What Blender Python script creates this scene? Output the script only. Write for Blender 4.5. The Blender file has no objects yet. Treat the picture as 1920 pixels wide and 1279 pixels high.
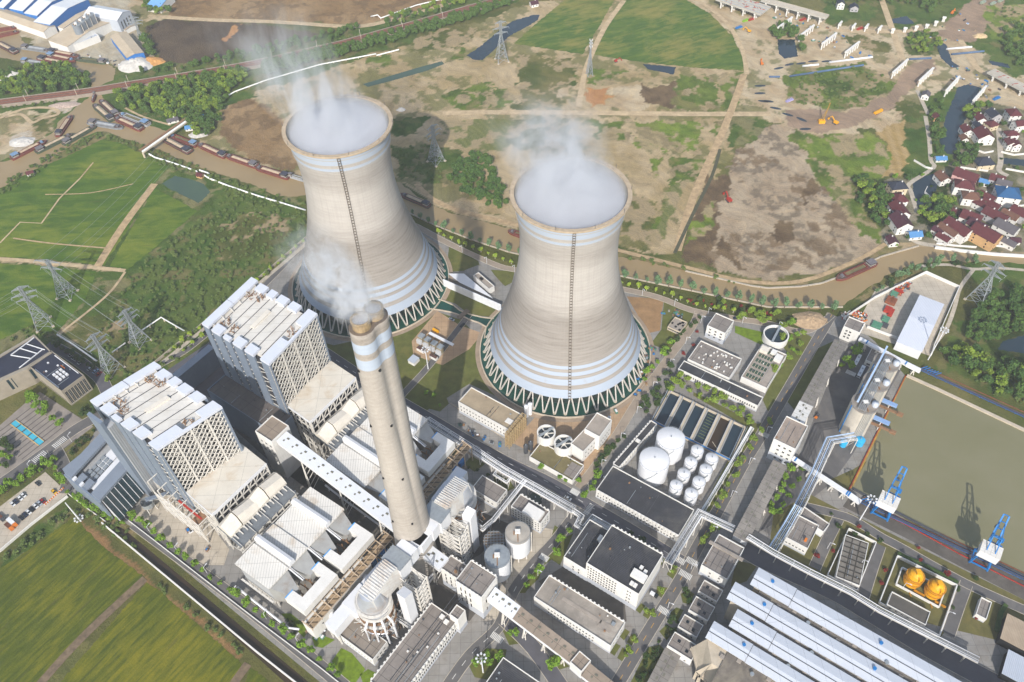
import bpy,math,random
import numpy as np
from mathutils import Vector,Matrix
rnd=random.Random(7)
S=bpy.context.scene
COL=S.collection
rad=math.radians
CF,CP,CR,CH=1511.55,.84567,-.03584,465.2
_f=Vector((0,math.cos(CP),-math.sin(CP)));_u=Vector((0,math.sin(CP),math.cos(CP)));_x=Vector((1,0,0))
CX=_x*math.cos(CR)+_u*math.sin(CR)
CU=-_x*math.sin(CR)+_u*math.cos(CR)
CC=Vector((0,0,CH))
YAW=.62975
A_=Vector((math.sin(YAW),math.cos(YAW),0));B_=Vector((math.cos(YAW),-math.sin(YAW),0))
ANG_B=math.atan2(B_.y,B_.x);ANG_A=math.atan2(A_.y,A_.x)
def P(x,y,z=0.0):
 """site point at height z surveyed from the photograph"""
 d=CX*((x-960)/CF)-CU*((y-639.5)/CF)+_f
 return CC+d*((z-CH)/d.z)
def PS(pts,z=0.0):return[P(x,y,z)for x,y in pts]
cam=bpy.data.cameras.new('camera');cam.sensor_width=36;cam.lens=36*CF/1920
cam.clip_start=1;cam.clip_end=20000
co=bpy.data.objects.new('camera',cam);COL.objects.link(co)
co.matrix_world=Matrix(((CX.x,CU.x,-_f.x,0),(CX.y,CU.y,-_f.y,0),(CX.z,CU.z,-_f.z,CH),(0,0,0,1)))
S.camera=co
SAZ,SEL=rad(186),rad(35.5)
w=bpy.data.worlds.new('World');S.world=w;w.use_nodes=True
nt=w.node_tree;sky=nt.nodes.new('ShaderNodeTexSky');sky.sky_type='NISHITA';sky.sun_disc=False
sky.sun_elevation=SEL;sky.sun_rotation=SAZ;sky.air_density=1.2;sky.dust_density=2.0
bg=nt.nodes['Background'];bg.inputs[1].default_value=.14;nt.links.new(sky.outputs[0],bg.inputs[0])
sl=bpy.data.lights.new('sun','SUN');sl.energy=4.0;sl.angle=rad(.53);sl.color=(1,.96,.905)
so=bpy.data.objects.new('sun',sl);COL.objects.link(so)
so.rotation_euler=Vector((-math.sin(SAZ)*math.cos(SEL),-math.cos(SAZ)*math.cos(SEL),-math.sin(SEL))).to_track_quat('-Z','Y').to_euler()
S.view_settings.view_transform='Standard';S.view_settings.look='None';S.view_settings.gamma=1
S.view_settings.exposure=.5
S.cycles.max_bounces=8;S.cycles.diffuse_bounces=2;S.cycles.glossy_bounces=2;S.cycles.transparent_max_bounces=6
S.cycles.volume_bounces=6;S.cycles.volume_step_rate=1.0;S.cycles.volume_max_steps=96
MATS={}
def lin(h):
 h=h.lstrip('#');o=[]
 for i in(0,2,4):
  c=int(h[i:i+2],16)/255;o.append(c/12.92 if c<=.04045 else((c+.055)/1.055)**2.4)
 return o
class NT:
 def __init__(s,name):
  s.m=bpy.data.materials.new(name);s.m.use_nodes=True;s.t=s.m.node_tree
  s.b=s.t.nodes['Principled BSDF']
 def n(s,typ,**kw):
  x=s.t.nodes.new('ShaderNode'+typ)
  for k,v in kw.items():
   if k.startswith('i_'):
    k2=k[2:];x.inputs[int(k2)if k2 .isdigit()else k2 .replace('_',' ')].default_value=v
   else:setattr(x,k,v)
  return x
 def l(s,a,b):s.t.links.new(a,b)
 def coord(s,kind='Object'):return s.n('TexCoord').outputs[kind]
 def noise(s,co,scale,detail=4,rough=.6,dist=0.):
  x=s.n('TexNoise',i_Scale=scale,i_Detail=detail,i_Roughness=rough,i_Distortion=dist);s.l(co,x.inputs['Vector']);return x.outputs['Fac']
 def ramp(s,fac,stops):
  x=s.n('ValToRGB');s.l(fac,x.inputs[0]);e=x.color_ramp.elements
  while len(e)<len(stops):e.new(.5)
  for i,(p,c)in enumerate(stops):e[i].position=p;e[i].color=(c[0],c[1],c[2],1)
  return x.outputs[0]
 def fr(s,fac,a,b,c=0.,d=1.):
  x=s.n('MapRange',i_1=a,i_2=b,i_3=c,i_4=d);s.l(fac,x.inputs[0]);return x.outputs[0]
 def mix(s,fac,a,b,mode='MIX'):
  x=s.n('Mix',data_type='RGBA',blend_type=mode)
  for sock,v in((x.inputs[0],fac),(x.inputs[6],a),(x.inputs[7],b)):
   if hasattr(v,'links'):s.l(v,sock)
   elif isinstance(v,(int,float)):sock.default_value=v
   else:sock.default_value=(v[0],v[1],v[2],1)
  return x.outputs[2]
 def math(s,op,a,b=0.):
  x=s.n('Math',operation=op)
  for i,v in enumerate((a,b)):
   if hasattr(v,'links'):s.l(v,x.inputs[i])
   else:x.inputs[i].default_value=v
  return x.outputs[0]
 def col(s,c):
  if hasattr(c,'links'):s.l(c,s.b.inputs['Base Color'])
  else:s.b.inputs['Base Color'].default_value=(c[0],c[1],c[2],1)
 def bump(s,h,strength=.3,dist=.1):
  x=s.n('Bump',i_Strength=strength,i_Distance=dist);s.l(h,x.inputs['Height']);s.l(x.outputs[0],s.b.inputs['Normal'])
 def map(s,co,scale=(1,1,1),rot=(0,0,0),loc=(0,0,0)):
  x=s.n('Mapping',i_Scale=scale,i_Rotation=rot,i_Location=loc);s.l(co,x.inputs[0]);return x.outputs[0]
 def sep(s,co):
  x=s.n('SeparateXYZ');s.l(co,x.inputs[0]);return x.outputs
def M(name,c,rough=.7,metal=0.,var=.18,scale=.25,streak=0.,joints=None,ribs=None,spec=.3,dirt=None):
 """painted / cast surface: two noises of wear, optional vertical streaks, joint grid, ribs"""
 if name in MATS:return MATS[name]
 s=NT(name);c=lin(c)if isinstance(c,str)else c
 co=s.coord();f=s.noise(co,scale,5,.65)
 dk=[v*(1-var*1.6)for v in c];lt=[min(.9,v*(1+var))for v in c]
 k=s.mix(s.fr(f,.3,.7),dk,lt)
 f2=s.noise(co,scale*9,3,.6);k=s.mix(s.fr(f2,.35,.7,0,var*1.2),k,[v*.6 for v in c])
 if streak:
  g=s.noise(s.map(co,(1.3,1.3,.06)),1.1,4,.7);k=s.mix(s.fr(g,.48,.75,0,streak),k,[v*.55*t for v,t in zip(c,(1,.95,.85))])
 if dirt:
  g=s.noise(co,.06,5,.7,.6);k=s.mix(s.fr(g,.5,.72,0,.75),k,lin(dirt))
 if joints:
  x=s.n('TexBrick',offset=0.,i_Scale=1.,i_Mortar_Size=joints[2],i_Mortar_Smooth=0.,i_Brick_Width=joints[0],i_Row_Height=joints[1])
  s.l(co,x.inputs['Vector']);k=s.mix(x.outputs['Fac'],k,[v*.3 for v in c])
 if ribs:
  x=s.n('TexWave',wave_type='BANDS',bands_direction=ribs[0],wave_profile='SAW' if len(ribs)>2 else 'SIN',i_Scale=ribs[1]);s.l(co,x.inputs['Vector'])
  k=s.mix(s.fr(x.outputs['Fac'],0,1,0,.28),k,[v*.45 for v in c]);s.bump(x.outputs['Fac'],.5,.15)
 s.col(k);s.b.inputs['Roughness'].default_value=rough;s.b.inputs['Metallic'].default_value=metal
 s.b.inputs['Specular IOR Level'].default_value=spec
 MATS[name]=s.m;return s.m
class MB:
 def __init__(s,T=None):s.v=[];s.f=[];s.m=[];s.T=T
 def add(s,vs,fs,m=0):
  n=len(s.v);T=s.T
  s.v+=[tuple(T@Vector(v))for v in vs]if T is not None else[tuple(v)for v in vs]
  s.f+=[tuple(i+n for i in f)for f in fs];s.m+=[m]*len(fs)
 def box(s,x0,x1,y0,y1,z0,z1,m=0,mt=None):
  s.add([(x0,y0,z0),(x1,y0,z0),(x1,y1,z0),(x0,y1,z0),(x0,y0,z1),(x1,y0,z1),(x1,y1,z1),(x0,y1,z1)],[(0,3,2,1),(0,1,5,4),(1,2,6,5),(2,3,7,6),(3,0,4,7)],m)
  s.f.append(tuple(len(s.v)-k for k in(4,3,2,1)));s.m.append(m if mt is None else mt)
 def prism(s,pts,z0,z1,m=0,mt=None,bottom=False):
  n=len(pts);pts=[(p[0],p[1])for p in pts]
  if sum(pts[i][0]*pts[(i+1)%n][1]-pts[(i+1)%n][0]*pts[i][1]for i in range(n))<0:pts=pts[::-1]
  s.add([(x,y,z0)for x,y in pts]+[(x,y,z1)for x,y in pts],[(i,(i+1)%n,n+(i+1)%n,n+i)for i in range(n)],m)
  k=len(s.v);s.f.append(tuple(range(k-n,k)));s.m.append(m if mt is None else mt)
  if bottom:s.f.append(tuple(range(k-n-1,k-2*n-1,-1)));s.m.append(m)
 def bar(s,p,q,w,h=None,m=0):
  p=Vector(p);q=Vector(q);d=(q-p)
  if d.length<1e-6:return
  h=w if h is None else h;d.normalize()
  a=d.cross(Vector((0,0,1)))
  if a.length<1e-3:a=Vector((1,0,0))
  a.normalize();b=a.cross(d);a*=w/2;b*=h/2
  s.add([p-a-b,p+a-b,p+a+b,p-a+b,q-a-b,q+a-b,q+a+b,q-a+b],[(0,1,2,3),(7,6,5,4),(0,4,5,1),(1,5,6,2),(2,6,7,3),(3,7,4,0)],m)
 def rings(s,prof,n=24,cx=0,cy=0,m=0,cap0=False,cap1=False):
  """surface of revolution; prof = [(r, z[, mat])]"""
  vs=[];fs=[];ms=[]
  for pr in prof:
   vs+=[(cx+pr[0]*math.cos(2*math.pi*i/n),cy+pr[0]*math.sin(2*math.pi*i/n),pr[1])for i in range(n)]
  for k in range(len(prof)-1):
   for i in range(n):
    fs.append((k*n+i,k*n+(i+1)%n,(k+1)*n+(i+1)%n,(k+1)*n+i));ms.append(prof[k][2]if len(prof[k])>2 else m)
  if cap0:fs.append(tuple(range(n-1,-1,-1)));ms.append(m)
  if cap1:k=(len(prof)-1)*n;fs.append(tuple(range(k,k+n)));ms.append(m)
  b=len(s.m);s.add(vs,fs,m);s.m[b:]=ms
 def cyl(s,x,y,r,z0,z1,n=16,r1=None,m=0):s.rings([(r,z0),(r if r1 is None else r1,z1)],n,x,y,m,True,True)
 def tube(s,pts,r,n=6,m=0):
  pts=[Vector(p)for p in pts];vs=[];fs=[]
  for i,p in enumerate(pts):
   d=(pts[min(i+1,len(pts)-1)]-pts[max(i-1,0)]).normalized()
   a=d.cross(Vector((0,0,1)))
   if a.length<1e-3:a=Vector((1,0,0))
   a.normalize();b=a.cross(d)
   vs+=[p+a*(r*math.cos(2*math.pi*k/n))+b*(r*math.sin(2*math.pi*k/n))for k in range(n)]
  for i in range(len(pts)-1):
   for k in range(n):fs.append((i*n+k,i*n+(k+1)%n,(i+1)*n+(k+1)%n,(i+1)*n+k))
  fs.append(tuple(range(n)));fs.append(tuple(range((len(pts)-1)*n+n-1,(len(pts)-1)*n-1,-1)))
  s.add(vs,fs,m)
 def poly(s,pts,m=0):s.add(pts,[tuple(range(len(pts)))],m)
 def mesh(s,name,mats,smooth=False):
  me=bpy.data.meshes.new(name);me.from_pydata(s.v,[],s.f)
  for m in(mats if isinstance(mats,(list,tuple))else[mats]):me.materials.append(m)
  if any(s.m):me.polygons.foreach_set('material_index',s.m)
  if smooth:me.polygons.foreach_set('use_smooth',[True]*len(me.polygons))
  me.update();return me
def link(name,me,parent=None,loc=(0,0,0),rz=0.):
 o=bpy.data.objects.new(name,me);COL.objects.link(o);o.parent=parent;o.location=loc;o.rotation_euler=(0,0,rz);return o
def part(name,mb,mats,parent,label=None,smooth=False,loc=(0,0,0),rz=0.):
 o=link(name,mb.mesh(name,mats,smooth),parent,loc,rz)
 if label:o['label']=label
 return o
def tag(o,label,cat,group=None):
 o['label']=label;o['category']=cat
 if group:o['group']=group
 return o
def thing(name,label,cat,loc=(0,0,0),rz=0.,group=None):return tag(link(name,None,None,loc,rz),label,cat,group)
def one(name,mb,mats,label,cat,group=None,loc=(0,0,0),rz=0.,smooth=False):return tag(part(name,mb,mats,None,None,smooth,loc,rz),label,cat,group)
def dup(root,loc=None,rz=None,label=None,scale=None,group=None):
 r=root.copy();COL.objects.link(r)
 if loc is not None:r.location=loc
 if rz is not None:r.rotation_euler=(0,0,rz)
 if scale is not None:r.scale=scale if hasattr(scale,'__len__')else(scale,)*3
 if label:r['label']=label
 if group:r['group']=group
 for ch in list(root.children):
  c=ch.copy();COL.objects.link(c);c.parent=r
  for g in ch.children:
   d=g.copy();COL.objects.link(d);d.parent=c
 return r
def stuff(o):o['kind']='stuff';return o
def struct(name,mb,mats,smooth=False):
 o=part(name,mb,mats,None,None,smooth);o['kind']='structure';return o
def along(pts,step,off=0.):
 """points every `step` metres along a polyline"""
 out=[];need=off
 for a,b in zip(pts,pts[1:]):
  L=(b-a).length
  while need<=L:out.append(a.lerp(b,need/L));need+=step
  need-=L
 return out
GX0,GX1,GY0,GY1,GS=-760.,760.,70.,1150.,1.9
gx=np.arange(GX0,GX1+.1,GS);gy=np.arange(GY0,GY1+.1,GS)
XX,YY=np.meshgrid(gx,gy);NXG,NYG=len(gx),len(gy)
_r=np.random.RandomState(3)
_lat=_r.rand(256,256)
def vn(x,y):
 xi=np.floor(x).astype(int);yi=np.floor(y).astype(int);fx=x-xi;fy=y-yi
 fx=fx*fx*(3-2*fx);fy=fy*fy*(3-2*fy);a=lambda i,j:_lat[(yi+j)%256,(xi+i)%256]
 return(a(0,0)*(1-fx)+a(1,0)*fx)*(1-fy)+(a(0,1)*(1-fx)+a(1,1)*fx)*fy
def fbm(x,y,s,o=4,seed=0):
 t=0;amp=1;n=0;x=x/s+seed*17.3;y=y/s+seed*9.1
 for k in range(o):t=t+amp*vn(x+k*31.7,y+k*11.9);n+=amp;amp*=.55;x=x*2;y=y*2
 return t/n
def proj_np(x,y):
 dx,dy,dz=x-CC.x,y-CC.y,-CH
 a=dx*CX.x+dy*CX.y+dz*CX.z;b=dx*CU.x+dy*CU.y+dz*CU.z;c=dx*_f.x+dy*_f.y+dz*_f.z
 c=np.maximum(c,1.);return 960+CF*a/c,639.5-CF*b/c
def inpoly(px,py,poly):
 r=np.zeros(px.shape,bool);n=len(poly)
 for i in range(n):
  x0,y0=poly[i];x1,y1=poly[(i+1)%n]
  if y0==y1:continue
  c=((y0>py)!=(y1>py))&(px<(x1-x0)*(py-y0)/(y1-y0)+x0);r^=c
 return r
LC={'mix':('57632f','7e7a4a',22,6),'sand':('ccb795','b5a078',22,6),'sandl':('d8c6a8','c4ad8c',18,5),'brown':('ac906c','977a56',30,5),'plough':('6c5d4c','594c40',24,4),'mound':('c6b49b','b39f86',16,5),'darkmud':('6a5844','857055',10,5),'orange':('d09a63','c08d60',14,5),'green':('74873a','5a7030',12,5),'greenb':('86993f','6c8434',10,5),'greend':('4a6428','5c7232',9,4),'scrub':('4c6a2c','66783a',11,5),'stripe':('8b8a5a','6f7a45',4,3),'dryfield':('c6ab7d','b0955f',5,3),'emb':('b39a84','9d8774',16,3),'wood':('33431f','45562a',9,4),'pale':('cdc3ae','b9aa90',12,4),'path':('cdb896','bba583',8,1.5),'bank':('7e7d4c','9c8b66',6,3),'olive':('6f6d3d','5f6236',9,1),'rubble':('bcaa92','d6cbbb',3,4),'village':('a39a88','6e6f4c',9,3),'lawn':('66682f','596030',12,.6),'soil':('a5825b','957450',9,1.5)}
COVER=[('brown',[(250,-60),(900,-60),(860,0),(700,46),(480,40),(310,34),(285,12)]),('sand',[(360,270),(400,225),(430,190),(520,155),(640,118),(750,85),(880,47),(950,24),(1080,-10),(1300,-10),(1340,25),(1395,110),(1395,240),(1340,335),(1270,470),(1180,470),(1000,420),(870,400),(760,350),(560,330),(480,312),(420,285)]),('brown',[(430,190),(470,180),(540,230),(560,300),(560,330),(480,300),(430,275),(415,240)]),('plough',[(275,48),(300,38),(430,40),(490,48),(560,58),(600,62),(470,100),(400,118),(320,120),(288,98)]),('orange',[(440,45),(456,44),(424,78),(416,80)]),('pale',[(-20,-20),(250,-20),(250,30),(295,120),(280,135),(240,135),(215,118),(150,110),(60,95),(50,70),(0,50)]),('sandl',[(240,-10),(330,-10),(310,36),(270,42),(250,20)]),('green',[(680,110),(740,98),(735,110),(710,128),(690,128)]),('green',[(840,110),(870,88),(885,90),(860,115)]),('mix',[(760,60),(870,45),(900,60),(850,90),(780,100)]),('green',[(830,180),(900,150),(960,175),(950,200),(840,205)]),('greend',[(733,222),(800,216),(790,250),(755,258),(733,248)]),('stripe',[(823,225),(965,225),(975,245),(945,280),(905,288),(840,265)]),('greend',[(735,275),(800,270),(870,285),(840,345),(800,345),(750,335)]),('mix',[(960,222),(1075,222),(1070,285),(960,280)]),('green',[(1000,130),(1080,140),(1075,165),(1010,165)]),('mix',[(970,100),(1080,110),(1060,200),(965,205)]),('sandl',[(1045,160),(1075,162),(1070,180),(1050,178)]),('green',[(1100,125),(1175,130),(1140,160),(1100,155)]),('orange',[(1097,162),(1145,165),(1142,197),(1100,198)]),('sandl',[(1145,160),(1200,165),(1215,205),(1150,208)]),('darkmud',[(1195,160),(1275,155),(1290,190),(1250,205),(1210,190)]),('green',[(1275,140),(1345,140),(1345,210),(1270,208),(1260,190)]),('green',[(1350,138),(1390,138),(1380,205),(1355,208)]),('greenb',[(1183,228),(1312,230),(1305,275),(1245,287),(1187,272)]),('green',[(1100,226),(1172,228),(1175,262),(1120,262)]),('green',[(1335,222),(1360,222),(1350,255),(1335,255)]),('greenb',[(1215,298),(1243,292),(1240,335),(1215,340)]),('green',[(1262,300),(1320,298),(1310,335),(1255,350)]),('green',[(1250,345),(1285,350),(1270,390),(1240,440),(1232,470),(1225,430)]),('greend',[(1175,392),(1230,400),(1222,460),(1180,445)]),('mix',[(1175,370),(1235,370),(1220,470),(1165,460)]),('stripe',[(1255,350),(1290,340),(1240,465),(1228,460)]),('greend',[(1365,218),(1445,218),(1440,240),(1400,268),(1365,275)]),('darkmud',[(1322,335),(1365,328),(1368,360),(1345,450),(1330,500),(1285,480),(1300,400)]),('greenb',[(1335,375),(1350,380),(1320,440),(1290,465),(1300,420)]),('mound',[(1370,290),(1400,268),(1445,236),(1480,236),(1530,320),(1590,390),(1612,430),(1660,458),(1600,490),(1520,517),(1400,520),(1335,500),(1325,470),(1340,430),(1365,340)]),('darkmud',[(1385,505),(1335,470),(1345,440),(1362,460),(1400,510)]),('darkmud',[(1525,330),(1545,345),(1540,365),(1500,380),(1515,360)]),('darkmud',[(1455,415),(1480,420),(1490,450),(1450,455)]),('green',[(1480,240),(1500,235),(1600,245),(1690,290),(1650,345),(1600,335),(1600,350),(1660,420),(1652,455),(1605,440),(1560,375),(1525,315)]),('greenb',[(1595,255),(1630,250),(1680,292),(1650,335),(1600,330)]),('greenb',[(1500,265),(1570,258),(1575,290),(1520,300)]),('stripe',[(1550,345),(1580,340),(1600,410),(1575,395)]),('dryfield',[(1632,235),(1735,218),(1738,290),(1705,328),(1650,335),(1675,290)]),('scrub',[(1640,-20),(1940,-20),(1940,320),(1700,340),(1690,60)]),('sandl',[(1285,-10),(1440,2),(1550,25),(1560,48),(1690,52),(1780,40),(1815,80),(1860,118),(1930,155),(1930,215),(1860,205),(1820,175),(1790,160),(1740,190),(1660,240),(1560,252),(1470,240),(1395,215),(1395,128),(1370,60)]),('scrub',[(1540,0),(1640,0),(1650,30),(1560,45)]),('greend',[(1685,70),(1760,60),(1770,105),(1700,105)]),('mix',[(1580,65),(1650,75),(1665,95),(1600,88)]),('green',[(1462,150),(1500,128),(1612,118),(1682,155),(1650,188),(1590,207),(1490,192)]),('greend',[(1530,150),(1610,140),(1620,165),(1560,185)]),('mix',[(1670,195),(1720,190),(1735,215),(1670,215)]),('emb',[(1470,205),(1540,205),(1590,212),(1662,180),(1705,118),(1748,112),(1750,128),(1715,165),(1672,205),(1610,236),(1540,248),(1480,240)]),('emb',[(1755,65),(1840,-20),(1900,-20),(1870,20),(1830,78),(1800,80)]),('greenb',[(1850,10),(1940,10),(1940,80),(1860,75)]),('village',[(1800,200),(1850,190),(1940,210),(1940,480),(1690,470),(1650,455),(1650,340),(1760,330),(1800,280)]),('wood',[(1600,335),(1655,340),(1665,400),(1650,430),(1625,390)]),('wood',[(1740,340),(1790,330),(1780,420),(1720,420)]),('path',[(1660,455),(1752,458),(1815,470),(1930,474),(1930,482),(1815,478),(1752,468),(1690,476)]),('bank',[(1160,470),(1220,480),(1300,500),(1400,520),(1500,525),(1600,490),(1660,455),(1690,465),(1610,505),(1500,540),(1400,540),(1280,510),(1160,485)]),('path',[(745,335),(812,372),(905,400),(970,415),(970,430),(905,415),(812,387)]),('scrub',[(-30,130),(180,150),(240,130),(460,100),(640,60),(900,-10),(1000,-10),(640,120),(430,195),(350,250),(0,300),(-30,300)]),('sandl',[(-20,215),(60,205),(110,205),(110,240),(60,280),(-20,300)]),('rubble',[(95,200),(150,185),(140,205),(105,215)]),('rubble',[(20,250),(60,245),(62,275),(25,285)]),('mix',[(60,215),(110,215),(105,245),(55,270)]),('greend',[(0,345),(60,305),(130,280),(190,245),(280,290),(400,330),(570,375),(575,450),(300,690),(200,720),(120,660),(40,640),(0,660)]),('scrub',[(240,512),(310,450),(400,395),(420,345),(575,388),(575,450),(330,690),(230,720),(150,655),(225,560)]),('bank',[(0,350),(100,285),(185,248),(200,258),(110,300),(0,375)]),('mix',[(400,420),(480,400),(560,420),(480,480),(400,500)]),('mix',[(90,600),(220,590),(240,640),(150,660)]),('path',[(0,484),(60,487),(232,506),(232,511),(60,494),(0,490)]),('olive',[(120,950),(250,985),(600,1285),(430,1285),(0,1150),(0,1050)]),('greend',[(0,1045),(130,955),(150,962),(0,1070)]),('bank',[(150,945),(205,960),(260,1020),(230,1020)]),('soil',[(150,968),(165,985),(270,1078),(262,1082),(160,1000)]),('soil',[(275,1085),(460,1232),(452,1240),(270,1092)]),('scrub',[(1790,495),(1930,485),(1930,770),(1740,680),(1765,660),(1810,560)]),('olive',[(1745,500),(1800,500),(1870,570),(1860,600),(1790,600),(1775,640),(1750,690),(1735,680),(1800,545)]),('wood',[(1840,590),(1930,560),(1930,700),(1840,660)]),('bank',[(1600,560),(1730,495),(1735,505),(1640,570)]),('soil',[(1500,590),(1540,585),(1545,605),(1505,615)]),('lawn',[(760,400),(812,421),(955,473),(1165,518),(1310,548),(1515,581),(1580,580),(1520,625),(1440,605),(1330,590),(1165,545),(900,478),(790,432)]),]
def paint_ground():
 n0=fbm(XX,YY,60,4,1)
 noi={};R_=np.zeros((NYG,NXG,3));ca,cb=np.array(lin(LC['mix'][0])),np.array(lin(LC['mix'][1]))
 nn=np.clip((fbm(XX,YY,LC['mix'][2],4,2)-.32)/.36,0,1)[...,None];R_[:]=ca*(1-nn)+cb*nn
 wx=fbm(XX,YY,14,4,5)-.5;wy=fbm(XX,YY,14,4,9)-.5;pj={}
 for cls,poly in COVER:
  a,b,sc,wa=LC[cls]
  if wa not in pj:pj[wa]=proj_np(XX+wx*wa*4.5,YY+wy*wa*4.5)
  msk=inpoly(*pj[wa],poly)
  if sc not in noi:noi[sc]=np.clip((fbm(XX,YY,sc,5,sc)-.33)/.34,0,1)
  t=noi[sc][...,None]
  if cls in('stripe','dryfield'):
   t=(.5+.5*np.sin((XX*.87+YY*(.5 if cls=='stripe' else-.12)+3*n0)*(1.15 if cls=='stripe' else.8)))[...,None]*.7+t*.3
  c=np.array(lin(a))*(1-t)+np.array(lin(b))*t
  if cls=='mound':
   g=np.clip((fbm(XX+YY*.3,YY,26,5,61)-.55)/.05,0,1)[...,None]*np.clip((fbm(XX,YY,5,4,62)-.42)/.12,0,1)[...,None]*.7;c=c*(1-g)+np.array(lin('756a5c'))*g
  if cls in('sand','sandl','mound','brown'):
   g=np.clip((fbm(XX,YY,34,6,21)*.6+fbm(XX,YY,9,5,22)*.4-.54)/.03,0,1)[...,None]*.7;c=c*(1-g)+np.array(lin('6f7540'))*g if cls in('sand','sandl')else c*(1-g)+np.array(lin('7d664b'))*g
   g=np.clip((fbm(XX,YY,7,4,33)-.62)/.1,0,1)[...,None]*.4;c=c*(1-g)+c*.6*g
  if cls in('green','greenb','mix','stripe','greend'):
   g=np.clip((fbm(XX,YY,13,5,71)-.545)/.035,0,1)[...,None]*(.85 if cls!='greend' else.4);c=c*(1-g)+np.array(lin('b9a483'))*g
  if cls in('scrub','greend','green','greenb','wood'):
   g=np.clip((fbm(XX,YY,9,4,41)-.58)/.08,0,1)[...,None]*.55;c=c*(1-g)+c*.55*g
   g=np.clip((fbm(XX,YY,15,4,47)-.62)/.05,0,1)[...,None]*(.55 if cls in('scrub','green')else.25);c=c*(1-g)+np.array(lin('93835d'))*g
  R_[msk]=c[msk]
 return np.clip(R_/1.5,.004,.6)
gcol=paint_ground()
me=bpy.data.meshes.new('ground')
zz=np.zeros_like(XX)
vv=np.stack([XX,YY,zz],-1).reshape(-1,3).astype(np.float32)
ii=np.arange((NYG-1)*(NXG-1));r0=(ii//(NXG-1))*NXG+ii%(NXG-1)
qq=np.stack([r0,r0+1,r0+NXG+1,r0+NXG],-1).astype(np.int32)
BIG=3200.;ext=np.array([(-BIG,-BIG,0),(BIG,-BIG,0),(BIG,BIG+800,0),(-BIG,BIG+800,0)],np.float32)
nv=len(vv);c00,c10,c11,c01=0,NXG-1,nv-1,nv-NXG
vv=np.concatenate([vv,ext]);qq=np.concatenate([qq,np.array([(nv,nv+1,c10,c00),(nv+1,nv+2,c11,c10),(nv+2,nv+3,c01,c11),(nv+3,nv,c00,c01)],np.int32)])
me.vertices.add(len(vv));me.vertices.foreach_set('co',vv.ravel());me.loops.add(qq.size);me.loops.foreach_set('vertex_index',qq.ravel())
me.polygons.add(len(qq));me.polygons.foreach_set('loop_start',np.arange(0,qq.size,4,dtype=np.int32));me.polygons.foreach_set('loop_total',np.full(len(qq),4,np.int32))
me.update(calc_edges=True)
ca_=me.color_attributes.new('cover','FLOAT_COLOR','POINT')
cc=np.ones((len(vv),4),np.float32);cc[:nv,:3]=gcol.reshape(-1,3);cc[nv:,:3]=(.06,.075,.03);ca_.data.foreach_set('color',cc.ravel())
s=NT('ground');a=s.n('Attribute',attribute_name='cover').outputs['Color'];gc=s.coord()
k=s.mix(s.fr(s.noise(gc,.9,5,.7),.3,.72,0,.5),a,s.mix(1.,a,(.62,.62,.58),'MULTIPLY'))
k=s.mix(s.fr(s.noise(gc,.17,5,.7,.8),.35,.7,0,.45),k,s.mix(1.,k,(1.3,1.24,1.1),'MULTIPLY'))
wv=s.n('TexWave',wave_type='BANDS',bands_direction='DIAGONAL',i_Scale=.035,i_Distortion=28.,i_Detail=4.,i_Detail_Scale=.35);s.l(gc,wv.inputs['Vector'])
k=s.mix(s.fr(wv.outputs['Fac'],.9,.99,0,.35),k,s.mix(1.,k,(1.35,1.28,1.15),'MULTIPLY'));k=s.mix(s.fr(wv.outputs['Fac'],.0,.05,.35,0),k,s.mix(1.,k,(.62,.62,.6),'MULTIPLY'))
k=s.mix(s.fr(s.noise(gc,2.4,4,.8),.56,.7,0,.4),k,s.mix(1.,k,(.5,.55,.45),'MULTIPLY'))
s.col(k);s.b.inputs['Roughness'].default_value=.95;s.b.inputs['Specular IOR Level'].default_value=.1
s.bump(s.noise(gc,.55,6,.75),.9,1.2)
me.materials.append(s.m);g=link('ground',me);g['kind']='structure'
def water(name,c1,c2,rough=.12,scale=.02):
 s=NT(name);co=s.coord();k=s.mix(s.fr(s.noise(co,scale,4,.6),.3,.7),lin(c1),lin(c2));s.col(k)
 s.b.inputs['Roughness'].default_value=rough;s.b.inputs['Specular IOR Level'].default_value=.35;s.bump(s.noise(co,1.1,3,.6),.12,.15);return s.m
W_RIV=water('river_water','83704f','8f7b59',.35);W_DARK=water('dark_water','1c2b35','28363f',.15);W_BAS=water('basin_water','6c694b','77735a',.35,.015)
W_TEAL=water('cooling_water','13382f','1c4a3e',.1);W_POND=water('pond_water','37493f','42543f',.15);W_BLUE=water('fountain_water','2f8fa8','48a9bd',.1);W_CAN=water('ditch_water','2b261a','3b2c1c',.15)
def sheet(name,px,mat,z,ragged=0.,seed=1):
 pts=PS(px,0)
 if ragged:
  q=[];rr=random.Random(seed)
  for a,b in zip(pts,pts[1:]+pts[:1]):
   n=max(1,int((b-a).length/(ragged*3)))
   for i in range(n):
    p=a.lerp(b,i/n);q.append(p+Vector((rr.uniform(-1,1),rr.uniform(-1,1),0))*ragged*(0 if i==0 else 1))
  pts=q
 m=MB();m.poly([(p.x,p.y,z)for p in pts])
 if sum(pts[i].x*pts[(i+1)%len(pts)].y-pts[(i+1)%len(pts)].x*pts[i].y for i in range(len(pts)))<0:m.f=[tuple(reversed(m.f[0]))]
 return struct(name,m,mat)
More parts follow.
